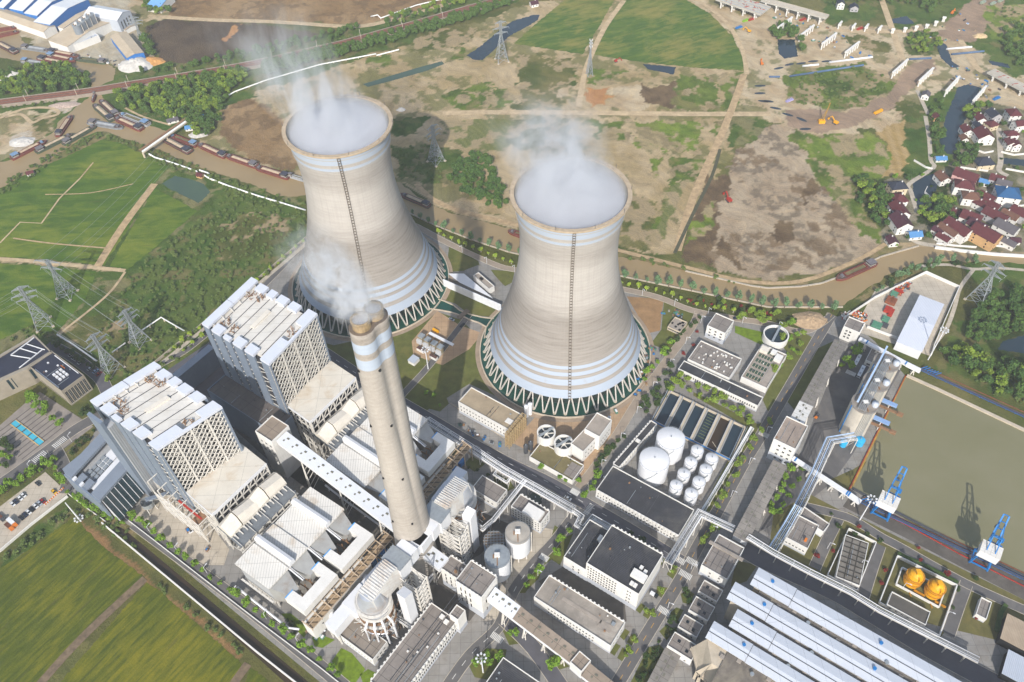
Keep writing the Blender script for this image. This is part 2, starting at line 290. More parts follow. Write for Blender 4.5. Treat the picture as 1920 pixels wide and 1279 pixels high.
RIVER=[(-40,318),(0,304),(22,299),(60,272),(100,248),(110,228),(130,212),(150,195),(165,185),(171,178),(190,178),(200,195),(225,213),(250,226),(275,233),(300,241),(320,250),(345,258),(375,270),(425,290),(480,308),(540,326),(600,338),(745,341),(790,372),(812,386),(855,402),(905,415),(960,430),(1060,455),(1160,482),(1220,493),(1285,508),(1335,521),(1410,536),(1440,540),(1502,537),(1540,531),(1570,520),(1615,499),(1652,481),(1690,470),(1720,462),(1752,464),(1815,472),(1865,477),(1960,482),(1960,497),(1865,491),(1790,490),(1727,493),(1702,500),(1665,515),(1640,532),(1610,552),(1577,575),(1515,580),(1440,575),(1385,565),(1310,547),(1235,532),(1165,517),(1060,497),(955,472),(880,447),(812,420),(767,398),(700,370),(572,366),(540,369),(515,366),(475,347),(390,319),(325,293),(300,280),(262,269),(225,256),(200,247),(182,247),(155,258),(120,283),(62,320),(0,354),(-40,370)]
sheet('river',RIVER,W_RIV,.05,1.2)
sheet('river',[(-40,48),(0,50),(32,51),(37,70),(50,85),(75,95),(100,103),(140,110),(200,119),(217,128),(213,150),(190,160),(172,163),(165,140),(125,125),(90,125),(75,119),(50,117),(0,108),(-40,105)],W_RIV,.05,1.)
sheet('river',[(874,104),(900,88),(930,62),(960,40),(1000,28),(1012,28),(1008,38),(985,52),(958,66),(930,90),(905,113),(888,112)],W_DARK,.05,.8)
sheet('water',[(680,158),(720,146),(780,128),(828,115),(833,120),(800,133),(740,150),(690,163)],W_POND,.05,.3)
sheet('water',[(1205,120),(1240,123),(1268,126),(1262,140),(1235,134),(1215,130)],W_DARK,.05,.8)
sheet('water',[(304,344),(327,330),(355,335),(382,345),(394,360),(385,370),(372,381),(350,370),(320,355)],W_POND,.05,.6)
sheet('river',[(1797,163),(1815,158),(1840,165),(1828,185),(1822,205),(1800,240),(1795,275),(1805,292),(1775,288),(1762,265),(1765,245),(1775,215),(1785,190)],W_DARK,.05,.8)
sheet('river',[(1712,340),(1735,330),(1762,322),(1755,360),(1745,400),(1738,408),(1720,390),(1712,365)],W_DARK,.05,.6)
for q in([(1458,74),(1490,74),(1496,106),(1470,110),(1460,100)],[(1670,36),(1700,30),(1715,44),(1700,46),(1672,43)],[(1760,75),(1775,85),(1785,115),(1800,125),(1785,128),(1765,110),(1757,90)],[(1852,113),(1890,120),(1895,128),(1860,122)],[(1875,295),(1925,300),(1925,312),(1870,306)],[(1880,640),(1935,625),(1935,665),(1870,655)]):
 sheet('water',q,W_DARK,.05,.6)
for x,y,a in((1460,128,.3),(1480,121,.3),(1502,119,.2),(1525,115,.1),(1550,115,.1),(1425,161,0),(1425,175,0),(1432,190,-.3),(1440,190,-.3),(1454,203,-.4),(1477,215,-.6),(1503,224,-.8),(1510,242,0)):
 c=P(x,y);m=MB();mm=[]
 for i in range(14):
  t=2*math.pi*i/14;u,v=6.*math.cos(t),2.*math.sin(t);mm.append((c.x+u*math.cos(a)-v*math.sin(a),c.y+u*math.sin(a)+v*math.cos(a),.05))
 m.poly(mm);struct('water',m,W_DARK)
sheet('water',[(216,985),(232,992),(640,1330),(590,1330),(225,1000)],W_CAN,.05,0)
sheet('water',[(1697,706),(1760,730),(1960,826),(1960,1100),(1800,1022),(1680,960),(1597,914)],W_BAS,.05,0)
def fieldmat(name,c1,c2,c3,ang,sc):
 s=NT(name);co=s.coord();r=s.map(co,(1,1,1),(0,0,ang))
 st=s.noise(s.map(r,(.05*sc,(.34 if sc>.9 else.16)*sc,1)),1.,5,.7,.5);big=s.noise(co,.012,4,.6)
 k=s.mix(s.fr(st,.38,.64),lin(c1),lin(c2));k=s.mix(s.fr(s.math('MULTIPLY',big,s.fr(st,.3,.7,.8,1.2)),.45,.66),k,lin(c3))
 k=s.mix(s.fr(s.noise(co,.8,5,.75),.3,.75,0,.55),k,s.mix(1.,k,(.55,.6,.5),'MULTIPLY'))
 k=s.mix(s.fr(s.noise(s.map(r,(.02,.3,1)),1.,2,.5),.66,.7,0,.5),k,lin('4d4a2a'))
 s.col(k);s.b.inputs['Roughness'].default_value=.95;s.b.inputs['Specular IOR Level'].default_value=.1;s.bump(s.noise(co,.8,5,.7),.6,.5);return s.m
F_A=fieldmat('crop_olive','414d17','5a5f1a','76701c',-ANG_A,1.);F_B=fieldmat('crop_green','3c561c','526a22','6a742a',-ANG_A+.9,.7);F_C=fieldmat('crop_far','3f5a26','5c6e2e','7d7840',-.35,.9)
sheet('field',[(-60,1080),(0,1066),(32,1046),(145,965),(158,990),(200,1030),(268,1080),(150,1190),(50,1300),(-60,1400)],F_A,.06,.5)
sheet('field',[(95,1300),(275,1092),(300,1108),(452,1243),(440,1330),(90,1330)],F_A,.06,.5)
sheet('field',[(470,1252),(490,1265),(560,1330),(440,1330)],F_A,.06,.5)
sheet('field',[(-30,372),(60,320),(120,296),(190,262),(225,268),(260,285),(315,312),(290,346),(240,430),(195,498),(100,487),(-30,480)],F_B,.06,.8)
sheet('field',[(205,500),(290,352),(370,396),(330,430),(296,460),(240,505)],F_B,.06,.6)
sheet('field',[(-40,494),(60,497),(180,510),(160,560),(105,628),(60,610),(-40,655)],F_B,.06,.8)
sheet('field',[(963,82),(1010,40),(1065,-5),(1160,-12),(1092,102),(1030,92)],F_C,.06,1.)
sheet('field',[(1172,-15),(1270,-10),(1330,25),(1375,70),(1395,112),(1395,133),(1300,127),(1200,116),(1112,103)],F_C,.06,1.)
PAVE=M('yard_concrete','827f7a',.85,0,.14,.08,joints=(6,6,.06),dirt='6c6257');ASPH=M('asphalt','5a5857',.85,0,.12,.12,dirt='6f6a64');ASPHD=M('asphalt_dark','525156',.8,0,.12,.1)
LAWN=M('lawn','565a28',.95,0,.22,.15,dirt='66602f');LAWNO=M('lawn_olive','5c5830',.95,0,.2,.15,dirt='6b6236');HEDGE=M('lawn_bright','5f7414',.95,0,.25,.3);SOILM=M('bare_soil','8d6f4d',.95,0,.2,.12)
TAN=M('tan_concrete','a2886b',.85,0,.14,.1,joints=(5,5,.05),dirt='8a715a');LITE=M('light_concrete','aaa090',.85,0,.12,.1,joints=(5,5,.05));KERB=M('kerb_stone','a89f90',.8);PATHM=M('dirt_path','b09b7b',.95,0,.2,.15);DIRTR=M('track_dirt','a8906e',.95,0,.25,.2)
COALY=M('yard_dark','57524c',.9,0,.25,.06,dirt='3c3835');PLAZA=M('plaza_paving','847c74',.8,0,.15,.12)
MK_W=M('marking_white','c8c6c0',.7,0,.1);MK_Y=M('marking_yellow','b98d3a',.7,0,.1)
sheet('pavement',[(128,925),(190,780),(330,692),(455,590),(560,455),(600,432),(800,428),(900,480),(970,510),(1165,545),(1310,585),(1440,605),(1505,620),(1580,590),(1640,640),(1697,704),(1597,916),(1700,975),(1920,1090),(1960,1400),(640,1400),(600,1279),(250,990),(200,960)],PAVE,.03)
sheet('lawn',[(600,640),(690,720),(760,748),(800,770),(880,720),(935,745),(920,690),(905,640),(865,600),(815,583),(725,640),(640,652)],LAWN,.06)
for q in([(842,463),(880,480),(897,490),(900,500),(870,508),(846,510),(840,480)],[(838,541),(855,540),(932,582),(936,588),(925,595),(880,590),(855,570),(832,562)],[(920,506),(965,509),(960,530),(947,537),(930,520)],[(725,634),(770,619),(818,583),(822,585),(775,630),(735,665),(733,682)],[(735,690),(780,655),(820,685),(825,690),(785,735),(760,745),(747,735)],[(838,692),(901,632),(899,668),(908,705),(930,740),(885,716),(850,700)],[(792,737),(825,715),(832,735),(842,757),(825,772),(787,762)],[(850,840),(870,852),(855,865),(848,855)],[(885,855),(910,870),(890,885),(870,870)],[(927,885),(955,900),(965,915),(945,925),(925,905)],[(540,545),(600,500),(575,560),(560,600),(545,590)],[(615,650),(660,640),(700,660),(735,690),(690,720)],[(1245,565),(1310,590),(1302,603),(1262,662),(1220,645),(1240,618)],[(1440,610),(1500,620),(1522,632),(1470,733),(1440,772),(1430,750),(1475,660)],[(1530,655),(1562,640),(1556,668),(1492,772),(1475,752)],[(1300,735),(1420,795),(1440,790),(1400,860),(1330,960),(1315,955),(1400,800),(1300,742)],[(1175,1005),(1250,1045),(1240,1060),(1160,1010)],[(1055,1010),(1075,1000),(1050,1060),(1035,1050)],[(1020,1060),(1010,1085),(985,1110),(975,1105)]):
 sheet('lawn',q,LAWN,.09)
sheet('lawn',[(1450,965),(1500,935),(1690,1015),(1930,1135),(1930,1215),(1640,1145),(1560,1100),(1440,1045)],LAWNO,.07)
for q in([(1560,985),(1600,1000),(1540,1062),(1530,1060)],[(1600,880),(1625,865),(1590,925),(1555,900)],[(1515,925),(1585,962),(1560,975),(1500,955)],[(1590,960),(1680,1005),(1920,1125),(1920,1137),(1660,1003),(1590,970)],[(1455,985),(1475,990),(1455,1030),(1440,1025)],[(1520,1030),(1550,1000),(1530,1050),(1505,1055)],[(1660,1040),(1690,1030),(1805,1092),(1790,1160),(1760,1200),(1800,1100),(1680,1042),(1640,1130),(1625,1125)],[(1590,1000),(1645,1015),(1610,1110),(1640,1022),(1595,1004)],[(1820,1130),(1870,1120),(1880,1140),(1860,1180),(1840,1170)],[(1500,960),(1520,950),(1480,1005),(1470,1000)],[(1380,1050),(1420,1060),(1400,1090),(1370,1100)]):
 sheet('lawn',q,LAWNO,.09)
for q in([(527,1151),(545,1150),(580,1179),(570,1196)],[(585,1195),(600,1190),(628,1200),(605,1215),(590,1212)],[(640,1215),(660,1225),(685,1255),(660,1290),(640,1275),(622,1240)],[(675,1265),(690,1255),(705,1262),(690,1285),(680,1280)],[(1378,611),(1440,625),(1430,648),(1378,624)]):
 sheet('lawn',q,HEDGE,.12)
for q in([(1260,1061),(1270,1069),(1265,1089),(1250,1077)],[(1232,1099),(1257,1103),(1245,1124),(1230,1114)],[(1192,1144),(1202,1131),(1210,1136),(1200,1151)],[(1205,1154),(1212,1141),(1230,1144),(1220,1164)],[(1162,1194),(1172,1179),(1181,1185),(1170,1201)],[(1175,1204),(1184,1189),(1200,1199),(1189,1214)],[(1144,1224),(1154,1206),(1164,1211),(1152,1230)],[(1157,1234),(1167,1214),(1184,1224),(1172,1244)],[(1276,1114),(1290,1106),(1302,1114),(1292,1134),(1280,1130)],[(1257,1149),(1268,1139),(1282,1144),(1270,1166),(1258,1160)],[(1236,1184),(1250,1171),(1265,1181),(1250,1201)],[(1215,1214),(1237,1209),(1247,1219),(1217,1285),(1180,1285)],[(880,1250),(900,1215),(950,1218),(945,1245),(915,1275),(890,1270)],[(942,1182),(960,1172),(988,1190),(985,1205),(955,1210)],[(1008,1232),(1040,1228),(1068,1250),(1030,1262)],[(1040,985),(1062,1000),(1040,1045),(1020,1060),(1030,1020)],[(975,1085),(1000,1060),(1010,1075),(985,1112),(972,1112)],[(960,890),(1000,905),(1040,930),(1060,925),(1040,910),(985,880)]):sheet('lawn',q,LAWN,.11)
for q in([(800,1010),(870,945),(960,985),(900,1040),(860,1062),(815,1052)],[(760,1105),(830,1065),(860,1100),(900,1140),(880,1165),(800,1128),(740,1190),(722,1180)],[(515,830),(600,900),(760,1000),(745,1045),(640,965),(540,890)],[(420,740),(540,850),(620,900),(600,930),(500,860),(400,770)]):sheet('yard',q,COALY,.07)
sheet('bare_ground',[(1175,556),(1245,561),(1240,590),(1238,620),(1215,625),(1195,590)],SOILM,.09)
sheet('yard',[(772,640),(820,583),(862,610),(905,625),(880,655),(830,685),(800,675),(775,665)],TAN,.10)
sheet('yard',[(1640,545),(1735,513),(1795,540),(1750,640),(1745,668),(1600,620)],LITE,.10)
sheet('yard',[(0,950),(85,885),(128,925),(0,1030),(-40,1000)],LITE,.10)
sheet('yard',[(235,965),(330,900),(430,1030),(420,1060),(385,1060),(300,1010)],LITE,.10)
sheet('yard',[(1010,775),(1160,720),(1230,715),(1100,900),(960,830)],TAN,.06)
sheet('yard',[(1597,925),(1700,980),(1930,1095),(1930,1130),(1700,1010),(1580,950)],COALY,.08)
sheet('yard',[(1590,650),(1620,640),(1640,655),(1690,692),(1600,850),(1560,905),(1490,960),(1420,1000),(1475,880),(1505,845),(1520,800),(1560,700)],ASPH,.06)
sheet('yard',[(1005,985),(1060,1000),(960,1115),(940,1160),(905,1165),(960,1060)],LITE,.06)
sheet('yard',[(1060,1060),(1170,1120),(1175,1165),(1100,1180),(1010,1090)],COALY,.06)
sheet('plaza',[(-20,815),(60,745),(75,735),(175,800),(110,850),(60,870),(-20,905)],PLAZA,.08)
sheet('yard',[(305,700),(395,640),(455,690),(455,770),(380,740)],ASPHD,.08)
def strip(mb,pts,w,z,m=0):
 n=len(pts);L=[];R=[]
 for i,p in enumerate(pts):
  d=(pts[min(i+1,n-1)]-pts[max(i-1,0)]);d.z=0;d.normalize();q=Vector((-d.y,d.x,0))*w/2
  L.append((p.x+q.x,p.y+q.y,z));R.append((p.x-q.x,p.y-q.y,z))
 mb.add(R+L,[(i,i+1,n+i+1,n+i)for i in range(n-1)],m);return L,R
def smooth(pts,k=4):
 out=[]
 for i in range(len(pts)-1):
  p0,p1,p2,p3=pts[max(i-1,0)],pts[i],pts[i+1],pts[min(i+2,len(pts)-1)]
  for j in range(k):
   t=j/k;out.append(.5*((2*p1)+(p2-p0)*t+(2*p0-5*p1+4*p2-p3)*t*t+(3*p1-p0-3*p2+p3)*t**3))
 return out+[pts[-1]]
RZ=[.13]
def road(px,w,mat=ASPH,kerb=True,dash=None,name='road',sm=True):
 RZ[0]+=.004;pts=PS(px);pts=smooth(pts)if sm else pts;m=MB();L,R=strip(m,pts,w,RZ[0])
 if kerb:
  for E in(L,R):
   for a,b in zip(E,E[1:]):m.bar((a[0],a[1],.14),(b[0],b[1],.14),.35,.3,1)
 if dash:
  q=along(pts,9.)
  for a,b in zip(q,q[1:]):m.bar(Vector((a.x,a.y,RZ[0]+.02)),Vector((a.x,a.y,RZ[0]+.02)).lerp(Vector((b.x,b.y,RZ[0]+.02)),.4),.3,.02,2)
 return struct(name,m,[mat,KERB,MK_Y if dash=='y' else MK_W])
road([(770,420),(786,427),(822,447),(860,466),(895,482),(935,499),(965,506),(1060,522),(1170,543),(1235,558),(1297,582),(1375,597),(1440,607),(1500,622),(1535,610),(1560,590)],5.5,M('road_tan','8f8273',.9,0,.12,.1))
road([(1310,585),(1298,612),(1255,670),(1200,745),(1155,818),(1120,870),(1085,915)],6,M('road_tan','8f8273'))
road([(600,655),(690,715),(745,750),(812,789),(880,829),(960,872),(1035,908),(1110,952),(1185,996),(1285,1058)],9,ASPHD,dash='w')
road([(1560,590),(1530,640),(1465,752),(1425,820),(1395,868),(1350,950),(1300,1040),(1277,1085),(1240,1146),(1208,1198),(1172,1258),(1130,1330)],7.5,ASPH,dash='y')
road([(1080,962),(1040,1015),(1000,1058),(962,1110),(935,1175),(880,1230),(830,1300)],7,ASPH,dash='w')
road([(252,982),(325,1036),(400,1091),(480,1152),(580,1233),(660,1300)],7.5,ASPH)
road([(-30,925),(0,908),(62,864),(100,836),(140,806),(190,775),(205,745)],9,ASPH)
road([(100,838),(115,865),(128,900),(120,925)],9,ASPH)
road([(90,645),(130,665),(165,690),(190,712),(205,745)],9,ASPHD)
road([(290,690),(345,660),(390,625),(470,560),(560,470)],5,ASPH)
road([(1395,1030),(1440,1055),(1560,1108),(1640,1155),(1740,1215),(1880,1290)],12,ASPHD)
road([(1572,972),(1550,1015),(1527,1066)],7,ASPH);road([(1650,1022),(1635,1065),(1618,1120)],7,ASPH);road([(1812,1094),(1797,1135),(1778,1190)],7,ASPH)
road([(1490,945),(1560,962),(1600,975),(1652,1007),(1690,1027),(1810,1094),(1930,1148)],6,ASPH)
road([(880,590),(810,680),(760,735),(735,765)],5,ASPH);road([(945,1160),(1000,1215),(1060,1300)],9,ASPHD)
road([(1170,1),(1135,50),(1110,100),(1096,140),(1085,200)],6,PATHM,False,name='path');road([(830,213),(900,211),(1000,211),(1200,213),(1300,214),(1445,214)],8,PATHM,False,name='path')
road([(1650,-10),(1690,105),(1695,125)],7,PATHM,False,name='path');road([(1560,55),(1620,60),(1740,58)],7,PATHM,False,name='path');road([(1800,75),(1830,125),(1860,145),(1925,180)],7,PATHM,False,name='path')
road([(1395,140),(1370,210),(1345,270),(1300,370),(1270,470)],7,DIRTR,False,name='path');road([(1350,280),(1335,330),(1300,400),(1265,475)],3,M('ditch_dark','4a4a38',.9),False,name='ditch')
road([(1300,-5),(1360,40),(1392,95),(1400,140)],5,PATHM,False,name='path');road([(300,32),(400,38),(480,40),(560,44),(650,50),(700,46),(760,30),(830,10),(900,-20)],8,PATHM,False,name='path')
road([(180,505),(230,425),(290,345)],7,DIRTR,False,name='path');road([(0,456),(38,417),(78,419),(112,372),(150,335)],1.6,PATHM,False,name='path',sm=False);road([(25,447),(60,452),(110,458),(205,466)],1.6,DIRTR,False,name='path');road([(85,365),(170,362),(250,345)],1.2,DIRTR,False,name='path');road([(150,335),(175,305)],1.4,DIRTR,False,name='path')
road([(60,1300),(150,1200),(272,1085)],5,M('track_mud','6f5f4c',.95,0,.3,.3),False,name='path');road([(425,1300),(465,1245)],5,M('track_mud','6f5f4c'),False,name='path')
road([(1700,440),(1720,455),(1760,462)],5,LITE,False,name='path');road([(1735,218),(1742,260),(1745,300),(1750,315),(1705,345),(1708,360),(1720,400)],4,LITE,False,name='path');road([(1720,170),(1740,215)],4,LITE,False,name='path')
road([(1872,240),(1876,300),(1873,320),(1890,330)],5,LITE,False,name='path');road([(-20,485),(60,490),(235,508)],4,PATHM,False,name='path');road([(235,510),(200,555),(120,620),(110,630)],2.2,PATHM,False,name='path')
road([(1720,500),(1745,498),(1780,497),(1825,505),(1870,503),(1930,508)],3,LITE,False,name='path');road([(1750,648),(1775,615),(1790,575),(1800,540),(1825,506)],3,LITE,False,name='path')
road([(580,450),(560,470),(470,545),(330,660),(290,690)],3.5,LITE,False,name='path')
road([(0,222),(40,206),(80,202),(105,206),(108,215),(80,222),(60,230),(40,215),(10,220)],4,PATHM,False,name='path')
road([(235,203),(270,220),(320,235)],2.5,PATHM,False,name='path')
road([(780,345),(812,374),(860,395),(960,420),(1060,445),(1160,470)],5,DIRTR,False,name='path');road([(1160,470),(1220,485),(1300,505),(1400,528),(1500,528),(1600,492),(1660,458)],4,DIRTR,False,name='path')
def zebra(px,w,L,ang,n=9):
 c=P(*px);m=MB();ca,sa=math.cos(ang),math.sin(ang)
 for i in range(n):
  t=(i-(n-1)/2)*w/n
  q=[(t-.28,-L/2),(t+.28,-L/2),(t+.28,L/2),(t-.28,L/2)]
  m.poly([(c.x+a*ca-b*sa,c.y+a*sa+b*ca,RZ[0]+.03)for a,b in q])
 struct('road_marking',m,MK_W)
for px,w_,L_,a_ in(((1273,1050),8,4,ANG_B),((1298,1054),8,4,ANG_B),((1285,1078),8,4,ANG_B),((1245,1146),7.5,4,ANG_B),((1078,923),6,4,ANG_B),((1104,955),9,3.5,ANG_A),((1020,1046),6,4,ANG_B),((932,1196),8,4,ANG_B),((112,830),10,5,ANG_A),((74,857),10,5,ANG_A),((1432,815),7,4,ANG_B),((1595,700),7,4,ANG_B)):zebra(px,w_,L_,a_)
def leafmat(name,a,b,c=None):
 s=NT(name);oi=s.n('ObjectInfo');g=s.n('NewGeometry');co=s.coord()
 n=s.noise(co,.55,2,.5);rp=g.outputs['Random Per Island']
 k=s.mix(s.fr(s.math('ADD',s.math('MULTIPLY',n,.6),s.math('MULTIPLY',rp,.4)),.25,.75),lin(a),lin(b))
 k=s.mix(s.math('MULTIPLY',oi.outputs['Random'],.55),k,lin(c or b));s.col(k)
 s.b.inputs['Roughness'].default_value=.8;s.b.inputs['Specular IOR Level'].default_value=.15;return s.m
LF={'poplar':leafmat('leaf_poplar','46603f','6f8a63','5d7a4e'),'street':leafmat('leaf_street','4a6a1c','77962f','5f7c22'),'young':leafmat('leaf_young','6d8420','9aae3c','7f9428'),'dark':leafmat('leaf_dark','26391a','43572a','35491f'),'wood':leafmat('leaf_wood','2a4220','486530','536a2c'),'lime':leafmat('leaf_lime','546b20','7d9038','667a28'),'red':leafmat('leaf_red','5c1d1e','8a2d28','6e2522'),'scrub':leafmat('leaf_scrub','3b5524','5f763a','6a7040')}
BARK=M('bark','5d4c3a',.9,0,.2,.8);BARKW=M('limed_bark','b7b0a2',.85,0,.1,.8)
def leaves(n,rx,ry,rz,zc,leaf,seed,lobes=5,fill=.35):
 r=np.random.RandomState(seed);th=r.rand(lobes)*6.28;ph=np.arccos(r.uniform(-.5,1,lobes));lr=r.uniform(.35,.6,lobes)
 lc=np.stack([np.sin(ph)*np.cos(th),np.sin(ph)*np.sin(th),np.cos(ph)],-1)*r.uniform(.42,.68,(lobes,1))
 k=r.randint(0,lobes+1,n);d=r.randn(n,3);d/=np.linalg.norm(d,axis=1)[:,None];rad_=(fill+(1-fill)*r.rand(n))**.6
 c=np.concatenate([lc,[[0,0,0]]])[k];R_=np.concatenate([lr,[.68]])[k];p=c+d*(R_*rad_)[:,None]
 p=p*np.array([rx,ry,rz])+np.array([0,0,zc])
 nrm=d*.7+r.randn(n,3)*.6+np.array([0,0,.35]);nrm/=np.linalg.norm(nrm,axis=1)[:,None]
 a=np.cross(nrm,r.randn(n,3));a/=np.linalg.norm(a,axis=1)[:,None];b=np.cross(nrm,a);s_=leaf*r.uniform(.6,1.3,(n,1))
 a*=s_;b*=s_*.8
 return np.stack([p-a-b*.3,p+a*.3-b,p+a+b*.4,p-a*.2+b],1).reshape(-1,3).astype(np.float32)
def quads_mesh(name,v,mat):
 me=bpy.data.meshes.new(name);n=len(v)//4;me.vertices.add(len(v));me.vertices.foreach_set('co',v.ravel());me.loops.add(len(v));me.loops.foreach_set('vertex_index',np.arange(len(v),dtype=np.int32))
 me.polygons.add(n);me.polygons.foreach_set('loop_start',np.arange(0,4*n,4,dtype=np.int32));me.polygons.foreach_set('loop_total',np.full(n,4,np.int32));me.materials.append(mat);me.update(calc_edges=True);return me
PROTO={};LEAFV={}
def proto(kind,var,H,rx,rz,n,leaf,leafm,name,cat,trunk=BARK,tr=.22):
 seed=hash((kind,var))%9999 if False else sum(map(ord,kind))*7+var*31
 rr=random.Random(seed);v=leaves(n,rx*rr.uniform(.9,1.1),rx*rr.uniform(.9,1.1),rz,H-rz,leaf,seed,rr.randint(4,7));LEAFV[(kind,var)]=v
 m=MB();m.rings([(tr,0),(tr*.75,H*.4),(tr*.3,H-rz*.6)],7)
 for q in range(4):
  a=rr.uniform(0,6.28);z=H*rr.uniform(.35,.6);m.bar((0,0,z),(rx*.6*math.cos(a),rx*.6*math.sin(a),z+rz*.8),tr*.7)
 PROTO[(kind,var)]=(quads_mesh('crown',v,LF[leafm]),m.mesh('trunk',trunk),name,cat)
for v_ in range(3):
 proto('poplar',v_,10.5,2.5,4.3,420,.48,'poplar','poplar_tree','tree');proto('street',v_,6.5,2.7,2.5,420,.45,'street','street_tree','tree');proto('young',v_,5.2,1.9,1.9,300,.38,'young','young_tree','tree',BARKW)
 proto('garden',v_,7,3.1,2.8,460,.5,'lime','garden_tree','tree');proto('dark',v_,6,2.7,2.6,420,.5,'dark','evergreen_tree','tree');proto('wood',v_,10,4.6,4.4,560,.75,'wood','woodland_tree','tree');proto('lime',v_,10,5.,4.4,560,.75,'lime','woodland_tree','tree')
 proto('red',v_,3.2,1.6,1.5,240,.35,'red','red_shrub','shrub');proto('village',v_,9.5,4.8,4.4,560,.72,'wood','village_tree','tree');proto('shrub',v_,2.4,1.7,1.2,200,.36,'dark','shrub','shrub')
TN=[0]
def tree(kind,p,label,group=None,sc=1.):
 TN[0]+=1;cm,tm,nm,cat=PROTO[(kind,TN[0]%3)];s_=sc*rnd.uniform(.66,1.26);o=link(nm,None,None,(p.x,p.y,0),rnd.uniform(0,6.28));tag(o,label,cat,group);o.scale=(s_,s_,s_*rnd.uniform(.9,1.12))
 link('crown',cm,o);link('trunk',tm,o);return o
def row(kind,px,step,label,group,off=0.,jit=.6,sc=1.,skip=0.):
 for p in along(PS(px),step,off):
  if rnd.random()<skip:continue
  tree(kind,p+Vector((rnd.uniform(-jit,jit),rnd.uniform(-jit,jit),0)),label,group,sc)
def scatter(poly,spacing,jit=.42,seed=1):
 r=random.Random(seed);w_=PS(poly);x0,x1=min(p.x for p in w_),max(p.x for p in w_);y0,y1=min(p.y for p in w_),max(p.y for p in w_);out=[];y=y0;q=[(p.x,p.y)for p in w_];k=0
 while y<y1:
  x=x0+(spacing/2 if k%2 else 0)
  while x<x1:
   p=(x+r.uniform(-jit,jit)*spacing,y+r.uniform(-jit,jit)*spacing);ins=False
   for i in range(len(q)):
    (ax,ay),(bx,by)=q[i],q[(i+1)%len(q)]
    if(ay>p[1])!=(by>p[1])and p[0]<(bx-ax)*(p[1]-ay)/(by-ay)+ax:ins=not ins
   if ins:out.append(Vector((p[0],p[1],0)))
   x+=spacing
  y+=spacing*.87;k+=1
 return out
def mass(name,items,mat,seed=1):
 """one mass of foliage: items = (point, kind, scale)"""
 r=random.Random(seed);vs=[]
 for p,kind,sc in items:
  v=LEAFV[(kind,r.randint(0,2))];a=r.uniform(0,6.28);c,s_=math.cos(a)*sc,math.sin(a)*sc;w_=v.copy();w_[:,0]=v[:,0]*c-v[:,1]*s_+p.x;w_[:,1]=v[:,0]*s_+v[:,1]*c+p.y;w_[:,2]=v[:,2]*sc;vs.append(w_)
 return stuff(link(name,quads_mesh(name,np.concatenate(vs),mat)))
row('poplar',[(775,404),(812,424),(880,451),(955,477),(1165,521),(1310,551),(1440,578),(1575,585)],9.2,'grey green poplar in the row on the river bank behind the cooling towers','poplars along the river bank')
row('young',[(822,439),(860,457),(900,473),(965,498)],7.5,'young lime green tree between the riverside track and the river, by the farther tower','young trees by the farther tower');row('young',[(1165,534),(1235,549),(1300,572),(1380,588)],7.,'young lime green tree beside the riverside track, right of the nearer tower','young trees right of the nearer tower')
for p in scatter([(1270,555),(1330,560),(1440,588),(1505,598),(1500,612),(1440,600),(1360,588)],7.5,seed=4):tree(rnd.choice(('dark','young','garden','dark')),p,'small tree of the planted belt between the river and the riverside track','belt trees',.85)
for x,y in((1292,566),(1296,564),(1301,572),(1318,565),(1354,578),(1358,576),(1388,577),(1392,580),(1402,584),(1406,586),(1437,590),(1443,594),(1334,573),(1307,624),(1312,646),(1282,665),(1300,650)):tree('red',P(x,y),'dark red shrub among the green trees by the riverside track','dark red shrubs')
for x,y in((1389,600),(1405,590),(1428,596),(1425,607),(1442,603),(1464,616),(1465,640),(1492,632),(1500,650),(1485,660),(1480,640),(1475,675),(1462,690),(1505,630),(1495,668),(1450,700),(1470,615),(1482,612)):tree(rnd.choice(('garden','street','garden')),P(x,y),'rounded tree standing around the round white clarifier by the river','trees around the round clarifier')
for x,y in((1264,722),(1272,711),(1277,727),(1288,716),(1293,737),(1307,728),(1311,746),(1324,735),(1324,756),(1338,742),(1339,758),(1358,765),(1360,750),(1371,772),(1391,772),(1385,782),(1402,785),(1404,796),(1250,725),(1258,735),(1350,748)):tree('garden',P(x,y),'lime green garden tree between the settling pools and the long workshop','garden trees by the pools')
row('dark',[(1200,770),(1225,735),(1240,715),(1262,690)],5.2,'dark clipped tree on the slope left of the settling pools','dark trees by the pools',jit=2.5);row('dark',[(1213,778),(1235,750),(1250,732)],5.2,'dark clipped tree on the slope left of the settling pools','dark trees by the pools',jit=2.5)
row('dark',[(1248,668),(1262,650),(1280,625),(1312,600)],6,'dark round tree lining the road right of the nearer tower','road trees right of the tower',jit=1);row('street',[(1205,715),(1225,690),(1245,660),(1265,640)],7,'dark round tree lining the road right of the nearer tower','road trees right of the tower',jit=1)
row('dark',[(1120,875),(1140,850),(1155,832)],5,'dense dark tree in front of the narrow dark roofed wing','trees by the dark roofed wing',jit=1.2);row('dark',[(1130,862),(1160,830),(1172,815)],6,'dense dark tree in front of the narrow dark roofed wing','trees by the dark roofed wing',jit=1.2);row('street',[(1098,930),(1112,905),(1125,880)],5,'round green tree at the left end of the long dark roofed hall','trees at the hall end',jit=1.6)
row('street',[(253,968),(290,1000),(330,1032),(400,1086),(480,1145),(540,1192),(600,1238),(650,1282)],7.6,'bright green street tree in the row along the canal wall','street trees along the canal wall',jit=.8)
for p in scatter([(205,955),(245,955),(260,985),(240,990),(215,975)],5,seed=3):tree('street',p,'bushy green tree at the foot of the glass fronted building','trees at the glass fronted building',.95)
row('street',[(133,925),(160,945),(200,968),(222,978)],5,'bushy green tree at the foot of the glass fronted building','trees at the glass fronted building',jit=1.2)
